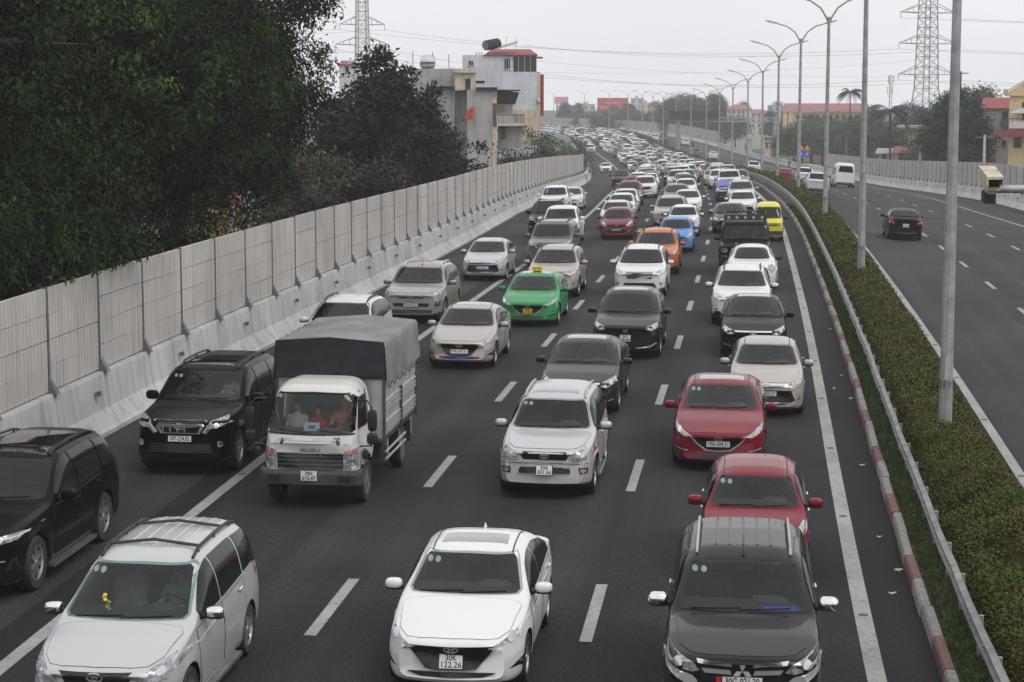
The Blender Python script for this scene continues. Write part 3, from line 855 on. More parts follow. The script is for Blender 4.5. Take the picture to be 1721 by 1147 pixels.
def patch(sk, ax, poly, off=.006, thick=.02, g=.08, bulge=0.0):
    """closed piece of trim with the outline poly (in the view along ax), laid on the skin. Returns V, F"""
    pl = densify(poly, g); n = len(pl)
    xs = [p[0] for p in pl]; ys = [p[1] for p in pl]
    pts = list(pl)
    gx = np.arange(min(xs) + g * .6, max(xs), g); gy = np.arange(min(ys) + g * .6, max(ys), g)
    for x in gx:
        for y in gy:
            if inside(pl, x, y) and min((x - a) ** 2 + (y - b) ** 2 for a, b in pl) > (g * .45) ** 2: pts.append((float(x), float(y)))
    v2, e2, f2, ov, oe, of = delaunay_2d_cdt([Vector(p) for p in pts], [(i, (i + 1) % n) for i in range(n)], [list(range(n))], 1, 1e-5)
    top = []; bot = []
    cx, cy = sum(xs) / n, sum(ys) / n
    for v in v2:
        p, nr = sk.hit(ax, v.x, v.y)
        top.append(p + nr * off); bot.append(p - nr * thick)
    m = len(v2); V = [tuple(v) for v in top + bot]
    Fc = []; cnt = {}
    for f in f2:
        Fc.append(list(f))
        for i in range(len(f)):
            a, b = f[i], f[(i + 1) % len(f)]; cnt[(a, b)] = 1
    for (a, b) in list(cnt):
        if (b, a) not in cnt: Fc.append([a, a + m, b + m, b])
    return V, Fc


def orient(me, ctr):
    fix_normals(me)


def flipY(V, Fc): return [(x, -y, z) for x, y, z in V], [list(reversed(f)) for f in Fc]


# ------------------------------------------------------------------ wheels
def wheel_meshes(r, wdt, spokes, rimcol, key):
    rr = r * .66
    t = MB(); t.lathe([(rr, -wdt / 2 + .01), (r * .93, -wdt / 2), (r, -wdt * .36), (r, wdt * .36), (r * .93, wdt / 2), (rr, wdt / 2 - .01), (rr * .96, wdt / 2 - .05), (rr * .96, -wdt / 2)], 28, axis='Y')
    tm = t.mesh('wheel_' + key, M_RUB, smooth=40); fix_normals(tm)
    k = MB(); y = wdt / 2 - .02
    k.lathe([(.001, -.02), (rr * .94, -.02)], 28, (0, y - .05, 0), 'Y', 1)
    k.lathe([(rr * .90, y - .03), (rr * .93, y + .006), (rr * .99, y + .008), (rr * 1.0, y - .03)], 28, axis='Y')
    k.lathe([(.001, y + .004), (.045, y + .004), (.055, y - .03)], 14, axis='Y')
    for i in range(spokes):
        a = 2 * math.pi * i / spokes; d = Vector((math.cos(a), 0, math.sin(a))); s = Vector((-math.sin(a), 0, math.cos(a)))
        w0, w1 = .022 + .10 / spokes, .016 + .12 / spokes
        V = [d * .03 + s * w0, d * .03 - s * w0, d * rr * .93 - s * w1, d * rr * .93 + s * w1]
        V = [v + Vector((0, y + (0.0 if i_ < 2 else -.008), 0)) for i_, v in enumerate(V)] + [v + Vector((0, y - .04, 0)) for v in V]
        k.add(V, [(0, 1, 2, 3), (0, 4, 5, 1), (1, 5, 6, 2), (2, 6, 7, 3), (3, 7, 4, 0)])
    rm = k.mesh('rim_' + key, [rimcol, M_RIMD], smooth=30)
    fix_normals(rm)
    return tm, rm


# ------------------------------------------------------------------ lettering
_txt = {}
def text_mesh(s, size, m, w=None):
    key = (s, size, m.name, w)
    if key in _txt: return _txt[key]
    c = bpy.data.curves.new('lettering', 'FONT'); c.body = s; c.size = size; c.align_x = 'CENTER'; c.align_y = 'CENTER'; c.extrude = .0015; c.resolution_u = 2
    c.offset = size * .012
    o = bpy.data.objects.new('tmp_text', c); COL.objects.link(o)
    dg = bpy.context.evaluated_depsgraph_get(); me = bpy.data.meshes.new_from_object(o.evaluated_get(dg)); bpy.data.objects.remove(o); bpy.data.curves.remove(c)
    if w:
        xs = [v.co.x for v in me.vertices]; k = w / max(1e-6, max(xs) - min(xs))
        for v in me.vertices: v.co.x *= k
    me.materials.clear(); me.materials.append(m); me.name = 'lettering'
    _txt[key] = me
    return me


def stroke(path, w, closed=False):
    """flat ribbon along a 2-D path -> quads (V2, F)"""
    V = []; Fc = []; n = len(path); rng = range(n if closed else n - 1)
    for i in range(n):
        a = path[(i - 1) % n] if (closed or i > 0) else path[i]; b = path[(i + 1) % n] if (closed or i < n - 1) else path[i]
        d = Vector((b[0] - a[0], b[1] - a[1])); d.normalize(); s = Vector((-d.y, d.x)) * w / 2; p = Vector(path[i])
        V += [p + s, p - s]
    for i in rng:
        j = (i + 1) % n; Fc.append((2 * i, 2 * i + 1, 2 * j + 1, 2 * j))
    return V, Fc


def ell(cx, cy, a, b, n=20, a0=0, a1=2 * math.pi): return [(cx + a * math.cos(a0 + (a1 - a0) * i / n), cy + b * math.sin(a0 + (a1 - a0) * i / n)) for i in range(n if a1 - a0 > 6.2 else n + 1)]


def emblem_mesh(kind):
    """raised badge in the local (x right, y up) plane, 1 unit wide"""
    P = []
    if kind == 'ovals': P = [(ell(0, 0, .5, .34), .06, True), (ell(0, .02, .15, .28), .05, True), (ell(0, .16, .36, .12), .05, True)]
    elif kind == 'slanth': P = [(ell(0, 0, .5, .27), .06, True), ([(-.22, -.18), (-.14, .17)], .08, False), ([(.14, -.17), (.22, .18)], .08, False), ([(-.2, -.05), (0, .02), (.2, .05)], .06, False)]
    elif kind == 'wings': P = [(ell(0, 0, .5, .38), .06, True), ([(-.48, .10), (-.25, .12), (0, -.14), (.25, .12), (.48, .10)], .08, False)]
    elif kind == 'aitch': P = [([(-.36, .36), (-.28, -.36), (.28, -.36), (.36, .36)], .05, True), ([(-.2, .28), (-.15, -.28)], .10, False), ([(.2, .28), (.15, -.28)], .10, False), ([(-.17, 0), (.17, 0)], .09, False)]
    elif kind == 'oval': P = [(ell(0, 0, .5, .26), .05, True), ([(-.28, -.12), (-.28, .12)], .05, False), ([(-.1, .12), (-.25, 0), (-.1, -.12)], .05, False), ([(0, -.12), (0, .12)], .05, False), ([(.1, -.12), (.2, .12), (.3, -.12)], .05, False)]
    k = MB()
    if kind == 'diamonds':
        for a in (90, 210, 330):
            r = math.radians(a); d = (math.cos(r), math.sin(r)); s = (-d[1], d[0])
            q = [(0, 0), (d[0] * .28 + s[0] * .155, d[1] * .28 + s[1] * .155), (d[0] * .56, d[1] * .56), (d[0] * .28 - s[0] * .155, d[1] * .28 - s[1] * .155)]
            k.prism([(x * .97 + d[0] * .015, y * .97 + d[1] * .015) for x, y in q], 0, .05)
    for path, w, cl in P:
        V, Fc = stroke(path, w, cl); m = len(V)
        k.add([(v.x, v.y, .05) for v in V] + [(v.x, v.y, 0) for v in V], [f for f in Fc] + [tuple(i + m for i in reversed(f)) for f in Fc] + [(f[0], f[3], f[3] + m, f[0] + m) for f in Fc] + [(f[1], f[2], f[2] + m, f[1] + m) for f in Fc])
    me = k.mesh('emblem', M_EMB); fix_normals(me)
    return me


_emb = {}
def emblem(kind):
    if kind not in _emb: _emb[kind] = emblem_mesh(kind)
    return _emb[kind]


def face_matrix(sk, ax, y, z, off=.006, size=1.0):
    """frame of a flat thing stuck on the nose ('f') or tail ('r') at (y, z): x to viewer's right, y up, z outwards"""
    p, n = sk.hit(ax, y, z)
    pu, _ = sk.hit(ax, y, z + .06); pd, _ = sk.hit(ax, y, z - .06)
    sx = 1 if ax == 'f' else -1
    up = (pu - pd); up.y = 0
    if up.length < 1e-4 or abs(up.z) < .04: up = Vector((0, 0, 1))
    up.normalize(); right = Vector((0, sx, 0)); out = right.cross(up).normalized()
    p = max((p, pu, pd), key=lambda v: v.x * sx) if abs(up.z) > .97 else p
    mt = Matrix((right * size, up * size, out * size)).transposed().to_4x4()
    mt.translation = Vector((p.x, y, z)) + out * off
    return mt
# ------------------------------------------------------------------ vehicle models
def blob(name, c, r, m, n=2.6, tilt=0.0, seg=14, smooth=True):
    """superellipsoid: mirror housings, pods, cushions"""
    V = []; Fc = []; a = seg; b = seg // 2 + 1
    def sp(v, e): return math.copysign(abs(v) ** e, v)
    e = 2 / n
    for i in range(b + 1):
        ph = -math.pi / 2 + math.pi * i / b
        for j in range(a):
            t = 2 * math.pi * j / a
            V.append((c[0] + r[0] * sp(math.cos(ph), e) * sp(math.cos(t), e), c[1] + r[1] * sp(math.cos(ph), e) * sp(math.sin(t), e), c[2] + r[2] * sp(math.sin(ph), e)))
    for i in range(b):
        for j in range(a): Fc.append((i * a + j, i * a + (j + 1) % a, (i + 1) * a + (j + 1) % a, (i + 1) * a + j))
    return V, Fc


def P_(name, me, paint=False, lod=0, mtx=None, kids=(), label=None): return dict(name=name, me=me, paint=paint, lod=lod, mtx=mtx, kids=list(kids), label=label)


def mirror_poly(p): return [(-a, b) for a, b in reversed(p)]


def make_model(S):
    L, W, H = S['L'], S['W'], S['H']; hw = W / 2; key = S['key']
    V, Fc = shell(S); sk = Skin(V, Fc)
    parts = []
    dummy = PT('white')
    ztf = lambda u: float(lin(S['top'], np.array([u]), S.get('sig', .05))[0])
    zbf = lambda u: min(float(lin(S['belt'], np.array([u]), .06)[0]), ztf(u) - .025)
    X = lambda u: L / 2 - u
    # ---- body with wheel arches and cabin cut out
    me = mesh('body_' + key, V, Fc, [dummy]); fix_normals(me)
    cut = []
    wr, wt = S['wr'], S.get('wt', .205); axf, axr = S['fo'], S['fo'] + S['wb']
    for ax in (axf, axr):
        for s in (1, -1):
            k = MB(); r = wr * S.get('arch', 1.13); n = 26
            ring = [(X(ax) + r * math.cos(2 * math.pi * i / n), wr + .01 + r * math.sin(2 * math.pi * i / n)) for i in range(n)]
            y0, y1 = s * (hw - .30), s * (hw + .3)
            k.add([(x, y0, z) for x, z in ring] + [(x, y1, z) for x, z in ring], [tuple(range(n)), tuple(reversed(range(n, 2 * n)))] + [(i, n + i, n + (i + 1) % n, (i + 1) % n) for i in range(n)])
            c = k.mesh('cut', M_BLACK); fix_normals(c); cut.append(c)
    uc, zc = S['cowl']; ut, zr = S['wtop']
    wb_, wt_ = S.get('wsb', .83) * hw, S.get('wst', .69) * hw
    z0, z1 = zc + .025, zr - .015
    ws = [(-wb_ * .94, z0 - .0), (0, z0 - .004), (wb_ * .94, z0), (wb_, z0 + .035), (wt_ + .012, z1 - .04), (wt_ * .95, z1), (0, z1 + .012), (-wt_ * .95, z1), (-wt_ - .012, z1 - .04), (-wb_, z0 + .035)]
    if S.get('cabin', True):
        sh = lambda f: [(y * f, (z - (z0 + z1) / 2) * (1 - (1 - f) * 1.6) + (z0 + z1) / 2) for y, z in ws]
        k = MB(); q = sh(.965); n = len(q); xa, xb = X(uc - .5), X(S.get('cabend', min(ut + 1.5, L - .95)))
        k.add([(xa, y, z) for y, z in q] + [(xb, y * .97, min(z, z1 - .02)) for y, z in q], [tuple(range(n)), tuple(reversed(range(n, 2 * n)))] + [(i, n + i, n + (i + 1) % n, (i + 1) % n) for i in range(n)])
        c = k.mesh('cut', M_CABIN); fix_normals(c); cut.append(c)
        k = MB(); k.b2((X(uc + .62), -hw * .80, S['clr'] + .25), (xb + .02, hw * .80, z0 + .05)); c = k.mesh('cut', M_CABIN); fix_normals(c); cut.append(c)
    body = boolean(me, cut, None); body.name = 'body_' + key
    ci = [m.name if m else '' for m in body.materials]
    if M_BLACK.name not in ci: body.materials.append(M_BLACK); ci.append(M_BLACK.name)
    body.materials.append(M_CLAD); cl = len(body.materials) - 1; bl = ci.index(M_BLACK.name)
    for p in body.polygons:
        if ci[p.material_index] == dummy.name:
            if 'clad' in S and p.center.z < S['clad']: p.material_index = cl
            elif p.normal.z < -.8 and p.center.z < .5: p.material_index = bl
    body.shade_smooth(); body.set_sharp_from_angle(angle=math.radians(38))
    parts.append(P_('body', body, True))
    def seam(host, ax, poly, r=.006, mirror=False):
        pts = [p + n * .004 for p, n in (sk.hit(ax, a, b) for a, b in densify(poly, .12))]
        for d, s in zip(host, (1, -1) if mirror else (1,)):
            k = MB(); q = [(v.x, v.y * s, v.z) for v in pts]; k.tube(q + [q[0]], r, 4, cap=False); d['kids'].append(P_('seam', k.mesh('seam_' + key, M_BLACK), False, 1))
    def add(name, m, ax, poly, off=.006, th=.02, g=.09, lod=0, mirror=False, painted=False, kids=None, smooth=40):
        out = []
        V2, F2 = patch(sk, ax, poly, off, th, g)
        for s in ((1, -1) if mirror else (1,)):
            v, f = (V2, F2) if s == 1 else flipY(V2, F2)
            me_ = mesh(name + '_' + key, v, f, [dummy if painted else m], smooth=smooth); fix_normals(me_)
            p = P_(name, me_, painted, lod); parts.append(p); out.append(p)
        return out
    # ---- glazing
    add('windshield', S.get('wsm', M_WSCR), 'f', ws, .006, .006, .08)
    for (ua, ub) in S['wins']:
        us = np.linspace(ua, ub, 9); top = [(u, ztf(u) - S.get('wtopgap', .125)) for u in us]; bot = [(u, zbf(u) + .035) for u in us]
        pts = [(u, z) for (u, z), (_, b) in zip(top, bot) if z > b + .02]
        if len(pts) < 2: continue
        u0, u1 = pts[0][0], pts[-1][0]
        poly = [(X(u), z) for u, z in pts] + [(X(u), b) for u, b in reversed(bot) if u0 - 1e-6 <= u <= u1 + 1e-6]
        add('side_window', M_GLASS, 'l', poly, .011, .02, .055, mirror=True)
    ru, rz0, rz1 = S['rear']  # rear window: u (unused), z range
    rw = S.get('rww', .72) * hw
    add('rear_window', M_GLASS, 'r', [(-rw, rz0), (rw, rz0), (rw * .86, rz1), (-rw * .86, rz1)], .016, .03, .06)
    # ---- bonnet
    if S.get('hood', True):
        h0 = S.get('hood0', .10)
        hp = [(X(h0), 0), (X(h0) - .03, hw * .45), (X(h0) - .10, hw * .64), (X(h0 + .32), hw * .78), (X(uc - .14), hw * .86), (X(uc - .02), hw * .80), (X(uc + .01), 0)]
        hh_ = add('bonnet', None, 't', hp + [(x, -y) for x, y in reversed(hp[1:-1])], .006, .012, .13, painted=True); seam(hh_, 't', hp + [(x, -y) for x, y in reversed(hp[1:-1])], .0035)
    # ---- doors with handles
    for j, (ua, ub) in enumerate(S['doors']):
        us = np.linspace(ua, ub, 15); bt = []
        for u in us:
            z = S['clr'] + .13
            for ax in (axf, axr):
                d = abs(u - ax); r = wr * 1.24
                if d < r: z = max(z, wr + math.sqrt(r * r - d * d))
            bt.append((u, z))
        tp = [(u, zbf(u) - .012) for u in us]
        poly = [(X(u), z) for u, z in tp] + [(X(u), min(z, zbf(u) - .06)) for u, z in reversed(bt)]
        ds = add('door', None, 'l', poly, .005, .01, .14, lod=1, mirror=True, painted=True); seam(ds, 'l', poly, .0045, True)
        hu, hz = ub - .22, zbf(ub - .2) - .10
        p, n = sk.hit('l', X(hu), hz)
        for d, s in zip(ds, (1, -1)):
            vv, ff = blob('h', (p.x, s * (p.y + .028), p.z), (.10, .018, .016), None, 3.0, seg=8)
            if s == -1: ff = [tuple(reversed(f)) for f in ff]
            hm = mesh('door_handle_' + key, vv, ff, [M_CHROME if S.get('chrome_handles') else dummy], smooth=180); fix_normals(hm)
            d['kids'].append(P_('handle', hm, not S.get('chrome_handles'), 1))
    # ---- mirrors
    mu = uc + S.get('mir', .42); mz = zbf(mu) + .11
    for s in (1, -1):
        k = MB(); vv, ff = blob('m', (X(mu), s * (hw + .10), mz), (.080, .112, .066) if not S.get('bigmir') else (.088, .125, .090), None, 2.9, seg=14)
        k.add(vv, ff, 0); k.tube([(X(mu - .0), s * (hw - .10), mz - .06), (X(mu), s * (hw + .04), mz - .04)], [.045, .03], 8, 1)
        vv, ff = blob('m', (X(mu) - .01, s * (hw + .10), mz - .055), (.075, .115, .03), None, 2.9, seg=12); k.add(vv, ff, 1)
        mm = k.mesh('mirror_' + key, [dummy if not S.get('mirm') else S['mirm'], M_BLACK], smooth=50); fix_normals(mm)
        parts.append(P_('mirror', mm, not S.get('mirm'), 0))
    # ---- wipers
    if S.get('cabin', True):
        for y0_, y1_ in ((-wb_ * .80, -.02), (-.05, wb_ * .72)):
            k = MB(); pts = []
            for f in np.linspace(0, 1, 6):
                y = y0_ + (y1_ - y0_) * f; p, n = sk.hit('f', y, z0 + .012 + .02 * f); pts.append(p + n * .018)
            k.tube(pts, .009, 5); parts.append(P_('wiper', k.mesh('wiper_' + key, M_BLACK), False, 1))
    # ---- wheels
    tm, rm = wheel_meshes(wr, wt, S.get('spokes', 5), S.get('rim', M_RIM), key)
    for ax in (axf, axr):
        for s in (1, -1):
            mt = Matrix.Translation((X(ax), s * (hw - wt / 2 - .015), wr)) @ (Matrix.Identity(4) if s == 1 else Matrix.Rotation(math.pi, 4, 'Z')) @ Matrix.Rotation(R.uniform(0, 6), 4, 'Y')
            parts.append(P_('wheel', tm, False, 0, mt, [P_('rim', rm, False, 0)]))
    # ---- lamps, grille and trim drawn in front view: (part, material, outline in half-widths and metres, mirrored)
    for it in S['front']:
        nm, m, poly, mir = it[:4]; off = it[4] if len(it) > 4 else .007; lod = it[5] if len(it) > 5 else 0
        out = add(nm, m, 'f', [(a * hw, b) for a, b in poly], off, .03, .07, lod=lod, mirror=mir)
        if nm == 'headlight':
            cy = sum(a for a, b in poly) / len(poly) * hw + .02; cz = sum(b for a, b in poly) / len(poly)
            rb = min(.045, .24 * (max(b for a, b in poly) - min(b for a, b in poly)))
            v2, f2 = patch(sk, 'f', ell(cy, cz, rb, rb, 12), off + .004, .02, .07)
            for d, s in zip(out, (1, -1)):
                v, f = (v2, f2) if s == 1 else flipY(v2, f2)
                b_ = mesh('bulb_' + key, v, f, [M_BULB], smooth=40); fix_normals(b_); d['kids'].append(P_('reflector', b_, False, 1))
    for it in S['back']:
        add(it[0], it[1], 'r', [(a * hw, b) for a, b in it[2]], .007, .03, .09, mirror=it[3])
    if S.get('emblem'):
        kd, z, sz = S['emblem']
        parts.append(P_('emblem', emblem(kd), False, 1, face_matrix(sk, 'f', 0, z, S.get('embo', .018), sz)))
    # ---- cabin fittings
    if S.get('cabin', True):
        sm = S.get('seatm', M_SEAT); zs = S['clr'] + .30; top = min(z0 + .34, z1 - .09)
        k = MB(); k.b2((X(uc + .66), -hw * .78, z0 - .18), (X(uc + .22), hw * .78, z0 - .012)); vv, ff = blob('d', (X(uc + .56), hw * .36, z0 + .01), (.13, .22, .05), None, 2.5, seg=10); k.add(vv, ff)
        dm = k.mesh('dashboard_' + key, M_DASH, smooth=50); fix_normals(dm); parts.append(P_('dashboard', dm, False, 1))
        for yy in (hw * .40, -hw * .40):
            k = MB(); xx = X(uc + 1.32)
            vv, ff = blob('s', (xx - .07, yy, (zs + top - .2) / 2 + .10), (.11, .235, (top - .12 - zs) / 2), None, 3.2, seg=12)
            vv = [(x + (zs + .3 - z) * .16, y, z) for x, y, z in vv]; k.add(vv, ff)
            vv, ff = blob('s', (xx - .14, yy, top - .03), (.055, .13, .085), None, 2.8, seg=10); k.add(vv, ff)
            vv, ff = blob('s', (xx + .22, yy, zs + .08), (.28, .25, .10), None, 3, seg=10); k.add(vv, ff)
            s_ = k.mesh('seat_' + key, sm, smooth=60); fix_normals(s_); parts.append(P_('seat', s_, False, 1))
        k = MB(); pts = []
        for i in range(17):
            a = 2 * math.pi * i / 16; pts.append((X(uc + .80) + .10 * math.sin(a), hw * .40 + .185 * math.cos(a), z0 - .02 + .155 * math.sin(a)))
        k.tube(pts, .014, 6, cap=False); k.box((X(uc + .79), hw * .40, z0 - .03), (.04, .30, .05)); parts.append(P_('steering_wheel', k.mesh('steering_' + key, M_BLACK, smooth=50), False, 1))
        k = MB(); p, n = sk.hit('f', 0, z1 - .045); k.box(p + Vector((-.07, 0, -.02)), (.03, .22, .065)); parts.append(P_('rear_view_mirror', k.mesh('inner_mirror_' + key, M_BLACK), False, 1))
    for it in S.get('extra', []): it(S, sk, parts, X, ztf, zbf)
    S['parts'] = parts; S['sk'] = sk; S['ws'] = ws; S['z0'], S['z1'] = z0, z1
    return S


# ---- optional fittings
def roof_rails(m, lo=.0):
    def f(S, sk, parts, X, ztf, zbf):
        hw = S['W'] / 2; u0, u1 = S['wtop'][0] + .15, S['L'] - S.get('railend', .55); y = hw * S.get('raily', .62)
        for s in (1, -1):
            k = MB(); pts = []
            for t in np.linspace(0, 1, 9):
                u = u0 + (u1 - u0) * t; p, n = sk.hit('t', X(u), y); pts.append((p.x, s * y, p.z + (.012 if t in (0, 1) else .05)))
            k.tube(pts, .022, 6)
            for t in (1, 4, 7): k.tube([(pts[t][0], pts[t][1], pts[t][2] - .06), pts[t]], .02, 6)
            parts.append(P_('roof_rail', k.mesh('roof_rail_' + S['key'], m, smooth=40), False, 0))
    return f


def roof_bars(S, sk, parts, X, ztf, zbf):
    hw = S['W'] / 2; y = hw * S.get('raily', .62)
    for u in (S['wtop'][0] + .45, S['wtop'][0] + 1.5):
        p, n = sk.hit('t', X(u), y); q, n = sk.hit('t', X(u), 0)
        k = MB(); k.tube([(p.x, -y, p.z + .055), (q.x, 0, q.z + .06), (p.x, y, p.z + .055)], .02, 6); parts.append(P_('roof_bar', k.mesh('roof_bar', M_CLAD), False, 0))


def roof_ribs(S, sk, parts, X, ztf, zbf):
    hw = S['W'] / 2; u0, u1 = S['wtop'][0] + .35, S['L'] - .5
    for y in (-.33, -.17, 0, .17, .33):
        k = MB(); pts = []
        for u in np.linspace(u0, u1, 8):
            p, n = sk.hit('t', X(u), y); pts.append((p.x, y, p.z - .004))
        k.tube(pts, .016, 6); parts.append(P_('roof_rib', k.mesh('roof_rib', PT('white'), smooth=60), True, 1))


def sunroof(S, sk, parts, X, ztf, zbf):
    u0 = S['wtop'][0] + .22; hw = S['W'] / 2
    V2, F2 = patch(sk, 't', [(X(u0), -hw * .50), (X(u0), hw * .50), (X(u0 + .42), hw * .48), (X(u0 + .42), -hw * .48)], .004, .01, .12)
    m_ = mesh('sunroof', V2, F2, [M_ROOFBLK if S.get('darkroof') else mat('sunroof_glass', (.20, .20, .21), .06, coat=1.0)], smooth=40); fix_normals(m_); parts.append(P_('sunroof', m_, False, 1))


def glass_roof(S, sk, parts, X, ztf, zbf):
    u0 = S['wtop'][0] + .12; hw = S['W'] / 2
    V2, F2 = patch(sk, 't', [(X(u0), -hw * .56), (X(u0), hw * .56), (X(S['L'] - 1.0), hw * .52), (X(S['L'] - 1.0), -hw * .52)], .004, .01, .15)
    m_ = mesh('glass_roof', V2, F2, [M_ROOFBLK], smooth=40); fix_normals(m_); parts.append(P_('glass_roof', m_, False, 0))


def roof_seams(S, sk, parts, X, ztf, zbf):
    hw = S['W'] / 2
    for s in (1, -1):
        k = MB(); pts = []
        for u in np.linspace(S['wtop'][0] + .03, S['rear'][0] - .15, 10):
            p, n = sk.hit('t', X(u), hw * .60); pts.append((p.x, s * hw * .60, p.z + .001))
        k.tube(pts, .010, 5); parts.append(P_('roof_seam', k.mesh('roof_seam', M_BLACK), False, 1))


def fin(S, sk, parts, X, ztf, zbf):
    p, n = sk.hit('t', X(S['rear'][0] - .25), 0); k = MB()
    k.add([(p.x + .10, 0, p.z), (p.x - .07, -.025, p.z), (p.x - .07, .025, p.z), (p.x - .06, 0, p.z + .07)], [(0, 1, 3), (0, 3, 2), (1, 2, 3), (0, 2, 1)])
    parts.append(P_('antenna_fin', k.mesh('antenna_fin', PT('white')), True, 1))


def rod(S, sk, parts, X, ztf, zbf):
    p, n = sk.hit('t', X(S['wtop'][0] + .08), 0); k = MB(); k.tube([p, p + Vector((-.03, 0, .03))], .02, 6); k.tube([p + Vector((-.01, 0, .02)), p + Vector((-.12, 0, .26))], [.005, .003], 5)
    parts.append(P_('antenna', k.mesh('antenna', M_BLACK), False, 1))


def stickers(S, sk, parts, X, ztf, zbf):
    wb = S.get('wst', .69) * S['W'] / 2
    for dx in (0, .105):
        y, z = -wb * .88 + dx, S['z1_'] - .075 if 'z1_' in S else S['wtop'][1] - .09
        p, n = sk.hit('f', y, z); v, f = patch(sk, 'f', ell(y, z, .036, .030, 12), .006, .004, .2)
        m_ = mesh('inspection_sticker', v, f, [M_STICK]); fix_normals(m_); parts.append(P_('sticker', m_, False, 2))


def side_step(S, sk, parts, X, ztf, zbf):
    for s in (1, -1):
        k = MB(); hw = S['W'] / 2; k.b2((X(S['fo'] + .55), s * (hw - .12), S['clr'] - .02), (X(S['fo'] + S['wb'] - .55), s * (hw + .03), S['clr'] + .03))
        parts.append(P_('side_step', k.mesh('side_step', S.get('stepm', M_CLAD)), False, 1))


def spoiler(S, sk, parts, X, ztf, zbf):
    hw = S['W'] / 2; u = S['rear'][0] + .02; p, n = sk.hit('t', X(u - .12), 0); k = MB()
    V = []
    for y in (-.62, -.4, 0, .4, .62):
        z = sk.hit('t', X(u - .12), y * hw)[0].z; V += [(X(u - .12), y * hw, z - .01), (X(u + .16), y * hw * .97, z + .03), (X(u + .16), y * hw * .97, z + .0), (X(u - .05), y * hw, z - .04)]
    k.add(V, [(i * 4 + j, i * 4 + (j + 1) % 4, i * 4 + 4 + (j + 1) % 4, i * 4 + 4 + j) for i in range(4) for j in range(4)] + [(0, 1, 2, 3), (16, 17, 18, 19)])
    m_ = k.mesh('spoiler', PT('white'), smooth=30); fix_normals(m_); parts.append(P_('spoiler', m_, True, 1))


# ---- outlines that several cars share
def topline(L, zn, uc, zc, ut, zt, H, ur, zrr, ub, zub, zd, hump=.03): return [(0, zn - .035), (.05, zn - .005), (.16, zn + .012), (uc * .5, (zn + zc) / 2 + hump), (uc, zc), (ut, zt), (ut + .3, H - .012), ((ut + ur) / 2 + .15, H), (ur, zrr), (ub, zub), (L - .05, zd), (L, zd - .05)]
def beltline(L, zn, uc, zc, zd, rise=.05): return [(0, zn - .15), (.15, zn - .075), (.5, zn - .015), (uc, zc - .075), (L * .55, zc - .04), (L - .7, zc + rise), (L - .2, min(zc + rise, zd - .05)), (L, zd - .2)]


TAIL = lambda z, w=.14: [('tail_light', M_REDL, [(.62, z - w), (.92, z - w), (.97, z + w), (.70, z + w * .8)], True), ('rear_bumper_trim', M_CLAD, [(-.62, .30), (.62, .30), (.66, .38), (-.66, .38)], False)]
TAILV = lambda z0, z1: [('tail_light', M_REDL, [(.80, z0), (.95, z0), (.90, z1), (.76, z1)], True), ('rear_bumper_trim', M_CLAD, [(-.7, .34), (.7, .34), (.72, .46), (-.72, .46)], False)]
MIR = True

SPECS = {}
def spec(key, **k): k['key'] = key; SPECS[key] = k


spec('sedan_a', L=4.44, W=1.73, H=1.46, wb=2.60, fo=.86, wr=.315, clr=.17, cowl=(1.18, .965), wtop=(1.98, 1.375), rear=(3.45, 1.12, 1.34), wsm=M_WSCR,
     top=topline(4.44, .735, 1.18, .965, 1.98, 1.39, 1.46, 3.30, 1.37, 3.95, 1.09, 1.06), belt=beltline(4.44, .735, 1.18, .965, 1.06), wins=[(1.45, 2.42), (2.49, 3.55)], doors=[(1.28, 2.44), (2.46, 3.50)], spokes=5,
     extra=[sunroof, fin, roof_seams, stickers], emblem=('slanth', .625, .17), pf=.78, bowf=.20,
     front=[('grille', M_GRILLE, [(-.60, .665), (.60, .665), (.57, .60), (.36, .385), (.20, .365), (-.20, .365), (-.36, .385), (-.57, .60)], False),
            ('headlight', M_LENS, [(.52, .640), (.62, .625), (.90, .715), (.985, .80), (.94, .825), (.80, .745)], True, .009),
            ('led_strip', M_LED, [(.90, .700), (.985, .78), (.985, .825), (.955, .81)], True, .014, 1),
            ('side_vent', M_BLACK, [(.97, .47), (.95, .33), (.80, .37)], True), ('lip_intake', M_BLACK, [(-.62, .335), (.62, .335), (.44, .285), (-.44, .285)], False)]
     + [('grille_bar', M_CLAD, [(-.55 + .05 * i, .60 - .045 * i), (.55 - .05 * i, .60 - .045 * i), (.55 - .05 * i, .592 - .045 * i), (-.55 + .05 * i, .592 - .045 * i)], False, .012, 2) for i in range(5)],
     back=TAIL(.88))
